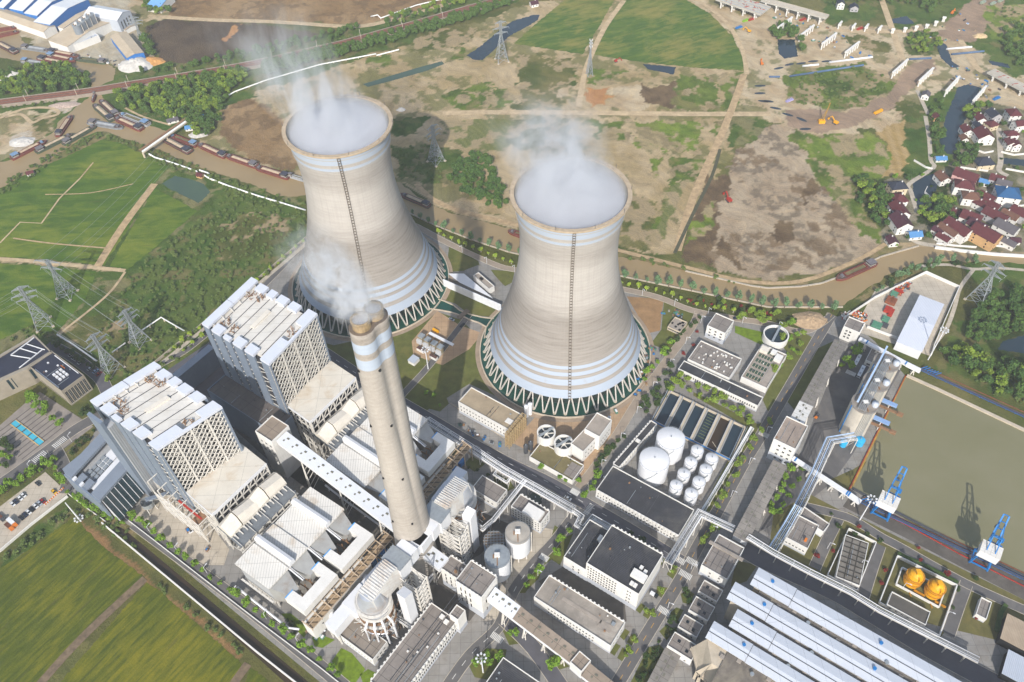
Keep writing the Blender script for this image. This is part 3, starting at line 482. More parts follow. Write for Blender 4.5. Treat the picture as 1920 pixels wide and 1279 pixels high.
row('young',[(330,655),(400,598),(470,540),(570,456)],8,'small round tree in the planted strip behind the boiler houses','small trees behind the boiler houses');row('young',[(345,660),(410,610),(480,552)],9,'small round tree in the planted strip behind the boiler houses','small trees behind the boiler houses')
for p in scatter([(40,745),(62,740),(100,772),(92,782),(60,770)],5.2,seed=6):tree('street',p,'broad green tree in the grove on the grey plaza','plaza grove trees',1.15)
for p in scatter([(95,785),(108,778),(130,793),(118,805)],5,seed=7):tree('street',p,'green tree in the small planted corner island of the plaza','corner island trees')
for p in scatter([(150,775),(175,760),(190,772),(165,788)],5,seed=8):tree('dark',p,'low green tree on the kerbed island before the nearer boiler house','island trees',.8)
row('street',[(0,932),(30,915),(60,893),(90,872),(118,862)],5.5,'leafy tree of the double row between the car park and the road','car park row trees',jit=1.6);row('street',[(5,920),(35,900),(66,882),(95,862)],6,'leafy tree of the double row between the car park and the road','car park row trees',jit=1.6);row('street',[(100,872),(112,892),(128,915)],5.5,'tree on the right edge of the car park','trees on the right of the car park',jit=1.)
for p in scatter([(0,820),(25,835),(45,860),(10,885),(-10,870)],6,seed=9):tree(rnd.choice(('street','dark')),p,'tree of the garden at the left edge beside the plaza','left edge garden trees')
for p in scatter([(135,840),(165,815),(190,795),(180,815),(150,850),(130,860)],5,seed=10):tree('dark',p,'low bushy tree in the bed along the ribbed grey roof edge','bushy trees along the ribbed roof',.7)
row('dark',[(110,650),(150,675),(180,695)],6,'dark tree along the shaded street behind the office block','shaded street trees',jit=1.5);tree('garden',P(206,714),'single yellow green tree at the corner behind the nearer boiler house')
for x,y in((1577,690),(1585,683),(1592,692),(1600,660),(1610,655),(1605,668),(1588,678)):tree('street',P(x,y),'full green tree beside the grey gallery and the two buses','trees by the buses',1.15)
row('street',[(1478,888),(1465,915),(1450,945),(1440,975)],6,'dense green tree in the row below the tall transfer tower','trees below the transfer tower',jit=1,sc=1.15);row('street',[(1505,885),(1470,940),(1455,970)],8,'dense green tree in the row below the tall transfer tower','trees below the transfer tower',jit=1)
row('garden',[(1440,795),(1425,812),(1400,850),(1370,905),(1335,965)],9,'light green tree on the verge between the pools and the road','verge trees',jit=1.5);row('garden',[(1345,985),(1325,1010),(1310,1035)],6,'light green tree on the verge under the black pipe trays','verge trees under the trays',jit=1)
row('dark',[(1180,1005),(1245,1043)],9,'dark round tree along the front of the long dark roofed hall','trees in front of the hall',jit=1);row('street',[(1065,1000),(1045,1030),(1030,1055)],8,'green tree beside the curving service road','service road trees',jit=1.5);row('street',[(1010,1075),(995,1095),(980,1112)],6,'green tree beside the curving service road','service road trees',jit=1.5)
for p in scatter([(880,1240),(905,1215),(945,1220),(940,1245),(900,1262)],5.5,seed=12):tree('street',p,'big green tree around the white light mast at the bottom edge','trees around the light mast',1.1)
for p in scatter([(1010,1235),(1035,1230),(1065,1248),(1030,1255)],5.5,seed=13):tree('street',p,'green tree between the brown gallery and the bottom road','gallery trees',1.1)
for p in scatter([(945,1180),(965,1178),(985,1195),(970,1205)],5,seed=14):tree('street',p,'green tree below the white gallery','trees below the white gallery')
for p in scatter([(1220,1205),(1245,1200),(1230,1240),(1200,1290),(1190,1280)],5,seed=15):tree('shrub',p,'low shrub in the oval garden by the low gallery','oval garden shrubs')
for p in scatter([(1275,1165),(1262,1185),(1250,1178),(1262,1150)],5,seed=16):tree('dark',p,'dark bush in the half round bed beside the small blocks','half round bed bushes',.7)
for p in scatter([(1285,1108),(1300,1120),(1290,1135),(1278,1125)],5,seed=17):tree('dark',p,'dark bush in the half round bed below the crosswalks','upper bed bushes',.7)
for p in scatter([(500,1140),(540,1160),(575,1200),(555,1195),(510,1165)],6,seed=18):tree('shrub',p,'clipped shrub in the bed between the canal road and the precipitator','roadside shrubs')
for x,y in((1558,965),(1570,988),(1600,1002),(1625,1002),(1560,1035),(1610,990),(1530,1045),(1650,1015),(1658,1070),(1650,1095),(1720,1028),(1725,1052),(1775,1078),(1795,1105),(1785,1140),(1828,1085),(1848,1140),(1830,1160)):tree('red' if rnd.random()<.5 else 'shrub',P(x,y),'reddish or dark low shrub on the lawns around the walled yards','shrubs around the walled yards',1.1)
for p in along(PS([(868,895),(880,875),(940,905),(930,918)]),8):tree('shrub',p,'low shrub on the small lawns under the pipe rack','shrubs under the pipe rack')
for x,y in((815,745),(800,740),(825,762),(1010,860),(1022,868),(1015,880),(1032,878),(1060,905),(1050,900),(1085,905)):tree('street',P(x,y),'low green bush by the main road below the towers','roadside bushes',.7)
for p in scatter([(1215,1216),(1236,1211),(1243,1221),(1215,1282),(1184,1282)],4.5,seed=31)+scatter([(1276,1114),(1290,1106),(1302,1114),(1292,1134)],4.5,seed=32)+scatter([(1236,1184),(1250,1171),(1265,1181),(1250,1201)],4.5,seed=33):tree(rnd.choice(('shrub','dark')),p,'low bush in the rounded beds beside the road with yellow dashes','bushes of the rounded beds',.75)
for x,y in((1240,1112),(1212,1150),(1222,1153),(1188,1200),(1193,1205),(1172,1230),(1178,1222),(1260,1075),(1265,1066)):tree('garden',P(x,y),'small tree on the square lawns beside the two white halls','square lawn trees',.7)
WOODS=[]
for poly,sp,lab,grp,kd in(([(215,180),(300,160),(430,135),(470,135),(420,195),(350,225),(320,228),(270,215),(235,205)],7.2,'tall leafy tree in the wood between the railway and the river','trees of the riverside wood',('wood','wood','lime')),([(345,225),(375,205),(420,195),(418,230),(400,255),(375,260),(350,245)],7.5,'tree in the clump beside the pipe bridge','trees by the pipe bridge',('wood','wood','lime')),([(0,145),(60,128),(110,122),(165,140),(172,165),(90,176),(0,182)],7.5,'leafy tree in the wood above the railway at the left edge','trees above the railway',('wood','wood','lime')),([(1600,340),(1620,335),(1650,345),(1658,385),(1662,425),(1640,420),(1608,385)],7.5,'dense tree on the field side of the village','trees on the field side of the village',('village','village','lime')),([(1735,372),(1760,372),(1790,380),(1782,420),(1740,420),(1722,400)],7.5,'dense tree between the dark creek and the village houses','trees by the dark creek',('village','lime','village')),([(1785,290),(1800,262),(1830,285),(1828,305),(1790,318)],7.5,'tree on the upper creek bank beside the houses','upper creek trees',('village','village')),([(1738,210),(1755,195),(1775,190),(1765,290),(1745,300)],8,'tree on the left bank of the dark creek','creek bank trees',('village','village')),([(1805,205),(1830,195),(1838,205),(1820,225),(1805,235)],7,'tree above the red roofed houses','trees above the red roofs',('village','lime')),([(1690,68),(1730,60),(1760,70),(1765,95),(1720,105)],8,'bushy tree between the construction piers and the pond','trees by the construction pond',('village','lime')),([(1560,10),(1630,5),(1700,10),(1740,30),(1780,0),(1770,-15),(1560,-15)],9,'tree in the belt along the top edge, right','top edge trees',('village','wood')),([(1870,60),(1925,50),(1925,130),(1890,120)],9,'tree in the thicket at the right edge near the embankment','right edge thicket',('wood','wood')),([(1440,60),(1460,50),(1500,60),(1505,100),(1485,75),(1455,75)],7,'bush beside the dark pond on the building site','building site bushes',('wood','wood')),([(700,62),(760,45),(860,15),(900,2),(900,-15),(820,5),(740,30)],8.5,'lime green tree on the far side of the railway','trees beyond the railway',('lime','wood')),([(490,120),(620,95),(740,66),(860,30),(960,0),(960,12),(880,40),(760,75),(640,108),(500,145)],6.5,'tree of the dense belt on the near side of the railway','railway belt trees',('wood','wood')),([(225,140),(330,125),(480,95),(640,55),(690,48),(640,75),(480,108),(330,135)],9,'scattered tree on the far railway slope','railway slope trees',('wood','wood')),([(838,345),(865,300),(890,290),(912,300),(945,360),(952,392),(920,392),(880,375)],7,'tree of the dense thicket beyond the river between the towers','thicket between the towers',('wood','wood')),([(1810,590),(1850,560),(1925,540),(1925,620),(1870,640),(1850,655),(1800,640)],6.5,'dense tree in the thicket around the right hand lattice pylon','pylon thicket trees',('village','wood')),([(1745,655),(1775,640),(1850,670),(1925,690),(1925,760),(1860,735),(1800,700)],7.5,'bush in the scrub beyond the upper basin quay','quay scrub bushes',('wood','lime')),([(1620,560),(1690,515),(1735,492),(1830,486),(1860,495),(1740,508),(1660,545)],6,'willowy tree on the right part of the near river bank','right river bank trees',('poplar','dark')),([(268,60),(290,95),(296,118),(280,105),(262,75)],7,'tree beside the tan roofed blue shed','trees by the blue shed',('wood','wood')),([(255,-5),(300,-5),(330,25),(280,28)],7,'tree behind the white works sheds','trees behind the works',('wood','lime'))):
 for p in scatter(poly,sp,seed=len(WOODS)+3):WOODS.append((p,rnd.choice(kd),lab,grp,rnd.uniform(.7,1.05)if sp<8 else rnd.uniform(.5,.9)))
WOODS.sort(key=lambda q:q[0].length)
for p,k_,lab,grp,sc in WOODS[:290]:tree(k_,p,lab,grp,sc)
mass('woodland',[(p,k_,sc)for p,k_,lab,grp,sc in WOODS[290:]if k_!='lime'],LF['wood'])
mass('woodland',[(p,k_,sc)for p,k_,lab,grp,sc in WOODS[290:]if k_=='lime'],LF['lime'],5)
SC=[]
for poly,sp in(([(240,515),(310,455),(400,397),(425,345),(480,352),(573,385),(573,448),(330,680),(230,715),(150,655),(225,565)],6.5),([(0,350),(100,285),(185,248),(262,270),(390,320),(470,350),(450,365),(380,335),(310,318),(240,275),(190,260),(110,300),(0,372)],5.),([(0,1045),(130,955),(150,962),(0,1062)],4),([(150,945),(205,962),(262,1022),(250,1030),(180,985)],4),([(270,1085),(455,1230),(458,1222),(280,1080)],4.5),([(560,95),(690,60),(700,75),(560,120)],6),([(1765,650),(1925,700),(1925,765),(1850,735)],6),([(735,280),(800,272),(840,300),(830,345),(760,335)],7),([(1500,200),(1590,205),(1680,155),(1610,122),(1470,150)],9),([(1165,485),(1300,512),(1400,538),(1380,530),(1220,488)],5),([(1860,20),(1930,10),(1930,70)],8),([(0,205),(60,200),(100,195),(150,180),(165,175),(100,180),(0,198)],5),([(0,640),(60,612),(110,628),(120,650),(60,640)],6)):
 SC+=[(p,'shrub',rnd.uniform(.6,1.5))for p in scatter(poly,sp,.6,seed=len(SC)+1)]
mass('undergrowth',SC,LF['scrub'],8)
WHITE=M('white_wall','d0cec9',.65,0,.05,.12,streak=.30);WHITE2=M('white_metal','cdced0',.5,0,.04,.15,streak=.12);CREAM=M('cream_metal','cfc8bb',.6,0,.07,.15,streak=.3)
PLINTH=M('plinth_grey','a9adb4',.7,0,.06,.2);BLUEGREY=M('blue_grey_cladding','76818f',.5,.1,.06,.15,streak=.15);LTBLUE=M('pale_blue_sheet','b2b9c3',.45,.1,.04,.2,ribs=('X',.35))
FLATROOF=M('flat_roof','7d7670',.9,0,.15,.12,joints=(7,7,.12),dirt='625b55');FLATROOF2=M('flat_roof_pale','938a80',.9,0,.16,.12,dirt='776d63');DARKROOF=M('dark_ribbed_roof','37383d',.85,0,.2,.15,ribs=('Y',.32),dirt='5a5854')
BROWNROOF=M('brown_roof','877a6c',.9,0,.12,.1,joints=(14,9,.1),dirt='94877a');WROOF=M('white_sheet_roof','c9c7c2',.5,0,.04,.1,joints=(4.2,60,.07),dirt='b9a78d');WROOFB=M('white_bay_roof','cac7c0',.55,0,.05,.1,joints=(1.6,9,.06),dirt='a08a6b')
STEEL=M('white_steel','cfcbc3',.55,.1,.1,.4,streak=.35);RUST=M('rusty_steel','8a6a4e',.8,.1,.25,.5);GALV=M('galvanised_steel','9aa0a3',.45,.4,.1,.5);DARKST=M('dark_steel','4a4c50',.6,.2,.15,.5)
GLASS=M('dark_glass','151c20',.15,0,.2,.5,spec=.6);GLASSB=M('green_glass','1d3138',.1,0,.2,.3,spec=.7);BLACK=M('black_opening','17181a',.9);BLUEP=M('blue_paint','1f6fae',.5,.1,.12,.5);REDP=M('red_paint','9c2f22',.6,0,.15,.5);YELP=M('yellow_paint','d79a10',.5,0,.1,.4);ORANGE=M('orange_paint','c76f25',.6,0,.15,.4)
CONC=M('pale_concrete','b3a794',.85,0,.12,.1,streak=.3)
def tower_mat(name,base,bands,stain,H,ringp=.12):
 s=NT(name);co=s.coord();X,Y,Z=s.sep(co)
 ang=s.math('ARCTAN2',Y,X)
 cyl=s.n('CombineXYZ');s.l(s.math('MULTIPLY',ang,30.),cyl.inputs[0]);s.l(Z,cyl.inputs[2]);cy=cyl.outputs[0]
 k=s.mix(s.fr(s.noise(s.map(cy,(.05,.05,.1)),1.,5,.7),.3,.7),lin(base),[v*.86 for v in lin(base)])
 r=s.n('TexWave',wave_type='BANDS',bands_direction='Z',i_Scale=ringp,i_Distortion=1.2,i_Detail=2.);s.l(cy,r.inputs['Vector'])
 hn=s.noise(s.map(cy,(.05,.05,.5)),1.,6,.8,.4)
 amt=s.ramp(s.fr(Z,0,H),stain)
 k=s.mix(s.math('MULTIPLY',s.fr(hn,.42,.6),amt),k,[v*t for v,t in zip(lin(base),(.36,.34,.33))])
 k=s.mix(s.math('MULTIPLY',amt,.85),k,[v*q for v,q in zip(lin(base),(.38,.355,.33))])
 k=s.mix(s.math('MULTIPLY',s.fr(r.outputs['Fac'],0,1,0,.35),s.fr(amt,0,.6,.25,1.)),k,[v*.6 for v in lin(base)])
 vs=s.noise(s.map(cy,(.5,.5,.012)),1.,4,.7);k=s.mix(s.fr(vs,.52,.72,0,.38),k,[v*.55 for v in lin(base)])
 vg=s.n('TexWave',wave_type='BANDS',bands_direction='X',i_Scale=.19);s.l(cy,vg.inputs['Vector']);k=s.mix(s.fr(vg.outputs['Fac'],.93,1.,0,.22),k,[v*.6 for v in lin(base)])
 for a,b,c in bands:
  m_=s.math('MULTIPLY',s.math('GREATER_THAN',Z,a),s.math('LESS_THAN',Z,b))
  wear=s.fr(s.noise(s.map(cy,(.3,.3,.15)),1.,4,.7),.58,.75,1.,.55)
  k=s.mix(s.math('MULTIPLY',m_,wear),k,lin(c))
 s.col(k);s.b.inputs['Roughness'].default_value=.85;s.b.inputs['Specular IOR Level'].default_value=.2;s.bump(r.outputs['Fac'],.25,.2);return s.m
ST=[(0.,(.55,)*3),(.22,(.6,)*3),(.34,(.8,)*3),(.46,(.85,)*3),(.56,(.2,)*3),(.74,(.08,)*3),(.82,(.38,)*3),(.9,(.2,)*3),(1.,(.1,)*3)]
TOWM=tower_mat('tower_concrete','b3aea7',[(145.6,149.2,'9fa9b6'),(140.8,145.,'9fa9b6'),(135.4,137.8,'9fa9b6'),(34.4,36.9,'98a2af'),(29.1,32.,'98a2af'),(22.1,26.6,'98a2af'),(12.,18.8,'98a2af')],ST,150)
INNER=M('tower_inside','8d8981',.9,0,.1,.1,streak=.3)
def rz(z):return 32.5*math.sqrt(1+((z-112)/70.5)**2)
def cooling_tower(loc,label,ladder_az):
 t=thing('cooling_tower',label,'cooling tower',loc,0,'cooling towers')
 m=MB();zs=[12.1+(150-12.1)*i/60 for i in range(61)]
 m.rings([(rz(z),z)for z in zs]+[(rz(150)-.9,150)],128,m=0);m.rings([(rz(z)-.9,z)for z in reversed(zs)],128,m=1)
 m.rings([(rz(12.1)-.9,12.1),(rz(12.1),12.1)],128,m=0)
 part('shell',m,[TOWM,INNER],t,smooth=True)
 m=MB();m.rings([(rz(149)+.1,148.6),(rz(149)+1.5,148.8),(rz(149)+1.5,150.2),(rz(149)-1.2,150.2),(rz(149)-1.2,149.)],128);part('rim',m,M('rim_concrete','a5957f',.85,0,.15,.3),t,smooth=False)
 n=50;rt,rb=rz(12.1)-.5,61.2
 for i in range(n):
  a=2*math.pi*i/n
  for sgn in(-1,1):
   b=a+sgn*math.pi/n*.86;c=a+sgn*.012;m=MB()
   m.bar((rb*math.cos(c),rb*math.sin(c),.4),(rt*math.cos(b),rt*math.sin(b),12.4),.85,.85);part("leg",m,M('leg_paint','b0aba3',.7,0,.08,.3),t)
 m=MB();m.cyl(0,0,1.3,0,.8,8);fm=m.mesh('footing',CONC)
 for i in range(n):a=2*math.pi*i/n;link('footing',fm,t,(rb*math.cos(a),rb*math.sin(a),0))
 m=MB();m.rings([(64.2,.0),(64.2,1.3),(65.,1.3),(65.,.0)],96);part('basin_wall',m,CONC,t)
 m=MB();m.rings([(68.2,.1),(68.2,.16),(65.,.16)],96);part('walkway',m,M('ring_walk','93826f',.85,0,.15,.12,dirt='75685a'),t)
 m=MB();m.rings([(64.2,.3),(40,.3),(.1,.3)],96);part('basin_water',m,W_TEAL,t)
 m=MB();m.rings([(52,.3),(52,11)],64);part('fill_screen',m,M('fill_dark','20302c',.9,0,.3,.4,streak=.4),t)
 m=MB();ca=ladder_az
 for k in range(len(zs)-1):
  for off in(-.9,.9):
   p=[]
   for z in(zs[k],zs[k+1]):
    r=rz(z)+.9;a=ca+off/r;p.append((r*math.cos(a),r*math.sin(a),z))
   m.bar(p[0],p[1],.3,.3)
  r=rz(zs[k])+.9
  m.bar((r*math.cos(ca-1./r),r*math.sin(ca-1./r),zs[k]),(r*math.cos(ca+1./r),r*math.sin(ca+1./r),zs[k]),.35,.35);r0=r-1.2
  m.bar((r*math.cos(ca),r*math.sin(ca),zs[k]),(r0*math.cos(ca),r0*math.sin(ca),zs[k]),.3,.3)
 part('ladder',m,M('ladder_steel','6b6258',.8,.2,.2,.5),t)
 m=MB();m.bar((0,0,0),(0,0,3.),.22);fm=m.mesh('lightning_rod',DARKST)
 for k in range(10):a=2*math.pi*k/10;r=rz(149)+1.3;link('lightning_rod',fm,t,(r*math.cos(a),r*math.sin(a),150.2))
 return t
C1,C2=Vector((-115.25,485.07,0)),Vector((39.93,401.81,0))
az1=math.atan2(-C1 .y,-C1 .x)
cooling_tower(C1,'farther cooling tower, standing behind the chimney top and the boiler house, with V shaped legs',math.atan2(-1.,.12))
cooling_tower(C2,'nearer cooling tower in the middle of the site, its ring of V legs in view',math.atan2(-1.,-.015))
sheet('water',[(808,572),(822,562),(832,565),(850,573),(862,583),(880,590),(905,596),(926,598),(926,612),(918,640),(908,635),(912,614),(898,606),(880,600),(866,593),(845,586),(824,582),(806,580)],W_TEAL,.2)
m=MB()
for E in([(822,562),(832,565),(850,573),(862,583),(880,590),(905,596),(926,598)],[(806,580),(824,582),(845,586),(866,593),(880,600),(898,606),(912,614),(908,635)]):
 q=PS(E)
 for a,b in zip(q,q[1:]):m.bar(a+Vector((0,0,.5)),b+Vector((0,0,.5)),.7,1.)
one('channel_wall',m,CONC,'low concrete edge of the green channel linking the two tower basins','channel wall')
m=MB();q=[P(860,598),P(878,583)];m.bar(q[0]+Vector((0,0,1.)),q[1]+Vector((0,0,1.)),4.,.5);one('footbridge',m,M('plank_deck','6f6357',.85,0,.2,.3),'small deck bridge crossing the green channel between the towers','bridge')
CHM=tower_mat('chimney_concrete','b2aba2',[(203,209,'9fa9b6'),(192.5,199,'9fa9b6')],[(0.,(.15,)*3),(.3,(.3,)*3),(.5,(.12,)*3),(.9,(.25,)*3),(1.,(.6,)*3)],212,.11)
base=P(786,1053);d_=(P(701,582,218)-P(676,603,218));half=d_.length/2;d_.normalize();cang=math.atan2(d_.y,d_.x);top=(P(701,582,218)+P(676,603,218))/2
base=Vector((base.x,base.y,0))
off=Vector((top.x,top.y,0))-base
t=thing('chimney','tall pale concrete twin chimney with two pale blue bands and two smoking flues','chimney',base)
m=MB();NS=64;prof=[]
for i in range(73):
 z=215*i/72;f=z/215
 r=5.6+1.6*(1-f)+5.2*(1-f)**2.6;h=half*(1-.95*max(0,1-f)**3);h=half*min(1,.15+1.25*f)if f<.7 else half
 ring=[]
 r=max(r,h*1.3)
 for k in range(NS):
  a=2*math.pi*k/NS;c,s_=math.cos(a),math.sin(a)
  b=abs(h*c);disc=r*r-(h*s_)**2
  rr=max(b+math.sqrt(max(disc,0.01)),r*(.86+.2*abs(c)))
  x,y=rr*c,rr*s_
  x,y=x*math.cos(cang)-y*math.sin(cang),x*math.sin(cang)+y*math.cos(cang)
  ring.append((x+off.x*f,y+off.y*f,z))
 prof.append(ring)
vs=[v for rg in prof for v in rg];fs=[(j*NS+k,j*NS+(k+1)%NS,(j+1)*NS+(k+1)%NS,(j+1)*NS+k)for j in range(72)for k in range(NS)]
m.add(vs,fs);m.f.append(tuple(range(72*NS,73*NS)));m.m.append(1);part('shaft',m,[CHM,M('chimney_deck','5d5146',.9,0,.25,.4)],t,smooth=True)
for sg in(-1,1):
 cx,cy=off.x+sg*half*math.cos(cang),off.y+sg*half*math.sin(cang)
 m=MB();m.rings([(4.0,210),(4.0,219.5),(3.6,219.5),(3.6,215.)],32,cx,cy);m.rings([(4.3,219.),(4.3,219.9),(3.6,219.9)],32,cx,cy);part('flue',m,M('flue_rusty','8d7a5c',.7,.2,.25,.4,streak=.6),t,smooth=True)
m=MB()
for z in(28,62,105,150,190):
 for k in(3.9,5.0):
  f=z/212;c=Vector((off.x*f,off.y*f,z));r=5.6+1.6*(1-f)+5.2*(1-f)**2.6+.15;a=k;h=half*min(1,.15+1.25*f)if f<.7 else half
  aa=a-cang;b=abs(h*math.cos(aa));rr=b+math.sqrt(max(r*r-(h*math.sin(aa))**2,.01));p=c+Vector((rr*math.cos(a),rr*math.sin(a),0));m.box(p.x-.5,p.x+.5,p.y-.5,p.y+.5,z,z+1.1)
part('openings',m,BLACK,t)
WIN={}
def winmesh(w,h,frame):
 k=(w,h,frame)
 if k not in WIN:
  m=MB();m.box(-w/2,w/2,-.02,.06,0,h,0)
  if frame:m.box(-w/2-.12,w/2+.12,-.02,.12,-.16,-.0,1);m.box(-.05,.05,.0,.09,0,h,1)
  WIN[k]=m.mesh('window',[GLASS,WHITE])
 return WIN[k]
class Frm:
 def __init__(s,p0,p1,p2,h,snap=True):
  a,b,c=P(*p0,h),P(*p1,h),P(*p2,h)
  u=(b-a);L=u.length;u.normalize();ang=math.atan2(u.y,u.x)
  if snap:
   k=round((ang-ANG_B)/(math.pi/2))*math.pi/2+ANG_B
   if abs(ang-k)<rad(5):ang=k
  u=Vector((math.cos(ang),math.sin(ang),0));v=Vector((-u.y,u.x,0));W=(c-b).dot(v)
  mid=(a+c)/2;L=abs((c-a).dot(u));W=abs((c-a).dot(v))
  s.L,s.W,s.ang,s.h=L,W,ang,h;s.c=Vector((mid.x,mid.y,0))
 def loc(s,p,z):
  q=P(*p,z)-s.c;c,n=math.cos(-s.ang),math.sin(-s.ang);return q.x*c-q.y*n,q.x*n+q.y*c
def windows(t,F,wins):
 """wins: (face, rows, cols, w, h, z0, dz, s0, s1) along the face; at most 100 parts on one thing"""
 L,W=F.L,F.W;tot=sum(x[1]*x[2]for x in wins);done=0
 for face,rows,cols,w,h,z0,dz,s0,s1 in wins:
  me=winmesh(w,h,w>.8);far=None
  for r in range(rows):
   for c in range(cols):
    f=s0+(s1-s0)*(c+.5)/cols;z=z0+r*dz
    if face==0:p,rz_=(-L/2+f*L,-W/2-.02),math.pi
    elif face==1:p,rz_=(L/2+.02,-W/2+f*W),-math.pi/2
    elif face==2:p,rz_=(L/2-f*L,W/2+.02),0
    else:p,rz_=(-L/2-.02,W/2-f*W),math.pi/2
    if done<100:link('window',me,t,(p[0],p[1],z),rz_);done+=1
    else:
     if far is None:far=MB()
     far.T=Matrix.Translation((p[0],p[1],z))@Matrix.Rotation(rz_,4,'Z');far.box(-w/2,w/2,-.02,.06,0,h)
  if far:stuff(part('window',far,GLASS,t))
def bld(name,label,p0,p1,p2,h,wins=(),wall=None,roof=None,cat='building',par=.9,plinth=2.6,teeth=(),snap=True,group=None,z0=0.,roofitems=(),overhang=0.,gable=None,door=None):
 F=Frm(p0,p1,p2,h,snap);t=thing(name,label,cat,F.c,F.ang,group);L,W=F.L/2,F.W/2;wall=wall or WHITE;roof=roof or FLATROOF
 m=MB();hb=h-(par if not gable else 0)
 vs=[];m.box(-L,L,-W,W,z0,hb-.25);m.f.pop();m.m.pop()
 if par and not gable:
  for a in((-L,L,-W,-W+.35),(-L,L,W-.35,W),(-L,-L+.35,-W+.35,W-.35),(L-.35,L,-W+.35,W-.35)):m.box(*a,hb-.25,h)
 if gable:
  r=gable;m.add([(-L,-W,hb-.25),(-L,W,hb-.25),(-L,0,h+r-.2)],[(0,2,1)]);m.add([(L,-W,hb-.25),(L,W,hb-.25),(L,0,h+r-.2)],[(0,1,2)])
 part('wall',m,wall,t)
 if plinth:
  m=MB()
  for a in((-L-.05,L+.05,-W-.05,-W),(-L-.05,L+.05,W,W+.05),(-L-.05,-L,-W,W),(L,L+.05,-W,W)):m.box(*a,z0,z0+plinth)
  part('plinth',m,PLINTH,t)
 m=MB()
 if gable:
  o=overhang+.3;r=gable
  m.add([(-L-o,-W-o,h-.3),(L+o,-W-o,h-.3),(L+o,0,h+r),(-L-o,0,h+r),(-L-o,W+o,h-.3),(L+o,W+o,h-.3)],[(0,1,2,3),(3,2,5,4)])
  m.add([(-L-o,-W-o,h-.55),(L+o,-W-o,h-.55),(L+o,0,h+r-.25),(-L-o,0,h+r-.25),(-L-o,W+o,h-.55),(L+o,W+o,h-.55)],[(3,2,1,0),(4,5,2,3)])
  m.add([(-L-o,-W-o,h-.3),(L+o,-W-o,h-.3),(L+o,-W-o,h-.55),(-L-o,-W-o,h-.55)],[(0,3,2,1)])
 else:m.box(-L+(.34 if par else-overhang),L-(.34 if par else-overhang),-W+(.34 if par else-overhang),W-(.34 if par else-overhang),hb-.3,hb)
 ro=part('roof',m,roof,t)
 for face in teeth:
  n=int((2*L if face in(0,2)else 2*W)/2.6);me=MB();me.box(-.55,.55,-.1,.55,h-3.2,h+.35);mm=me.mesh('pier',wall)
  for i in range(n):
   f=(i+.5)/n*2-1;p,r_=((f*L,-W),math.pi)if face==0 else((L,f*W),-math.pi/2)if face==1 else((f*L,W),0)if face==2 else((-L,f*W),math.pi/2)
   link('pier',mm,t,(p[0],p[1],0),r_)
 windows(t,F,wins)
 for it in roofitems:
  nm,u,v,su,sv,hh,mt=it;m=MB();m.box(-su/2,su/2,-sv/2,sv/2,hb-.02,hb+hh);part(nm,m,mt,ro,loc=(u*L,v*W,0))
 if not gable and L*W>60 and par:
  rr=random.Random(int(F.c.x*3+F.c.y));m=MB()
  for k in range(int(min(9,2+L*W/70))):u,v=rr.uniform(-.85,.85)*L,rr.uniform(-.85,.85)*W;a_=rr.choice((.25,.35,.5));q=MB();q.box(-a_,a_,-a_,a_,hb-.02,hb+rr.uniform(.4,1.2));part('roof_vent',q,rr.choice((WHITE,GALV,RUST,DARKST)),ro,loc=(u,v,0))
  for k in range(2):u=rr.uniform(-.7,.7)*L;q=MB();q.box(u-.12,u+.12,-W*.8,W*rr.uniform(.1,.8),hb-.02,hb+.25);part('roof_pipe',q,rr.choice((GALV,DARKST)),ro)
 if door:
  m=MB();m.box(-1.6,1.6,-.08,.1,0,3.2);fc,f=door;p,r_=((-L+f*2*L,-W-.06),0)if fc==0 else((L+.06,-W+f*2*W),math.pi/2);part('door',m,BLUEGREY,t,loc=(p[0],p[1],0),rz=r_)
 t['dims']=(F.L,F.W,h);return t,F
def vents(n,seed,mt=None,s=.9,h=1.1):
 r=random.Random(seed);return[('vent',r.uniform(-.85,.85),r.uniform(-.8,.8),s,s,h,mt or WHITE)for _ in range(n)]
bld('pump_house','white cubic building with grey flat roof standing below the riverside tree belt',(1326,610),(1359,624.5),(1376.5,601),13,[(0,3,3,1.5,1.3,3,3.2,.05,.95),(1,3,3,1.3,1.2,3,3.2,.05,.95)],plinth=5,door=(1,.1))
bld('chemical_building','low building whose grey roof is dotted with small white vent hoods',(1289.5,673),(1368,710),(1391,672.5),7,[(0,1,10,1.2,1.4,2.5,3,.05,.95)],roofitems=vents(34,3),plinth=1.5)
bld('workshop','long low white building with dark streaked roof facing the garden trees',(1272,691),(1419,759),(1431,744.5),7,[(0,1,34,.9,2.,2.6,3,.02,.98)],roof=DARKROOF,plinth=1.2)
t,F=bld('filter_building','white filter building with rows of open green water cells on its roof',(1390,706),(1432,727),(1476,665),6,(),roof=FLATROOF2,plinth=0,roofitems=[('cabin',-.6,.72,6,5,3,CREAM),('cabin',.6,.6,5,6,3,WHITE),('cabin',.1,.8,4,4,2.5,WHITE)])
for i in range(6):
 v=-.86+.3*i;m=MB();m.box(-F.L*.40,F.L*.16,v*F.W/2*.0-F.W*.045,F.W*.045,5.2,5.35);part('cell_water',m,W_POND,t,loc=(0,(v+.1)*F.W/2,0))
 m=MB();[m.box(F.L*(-.40+.56*k/5)-.15,F.L*(-.40+.56*k/5)+.15,-F.W*.05,F.W*.05,5.2,5.7)for k in range(6)];part('cell_walls',m,CONC,t,loc=(0,(v+.1)*F.W/2,0))
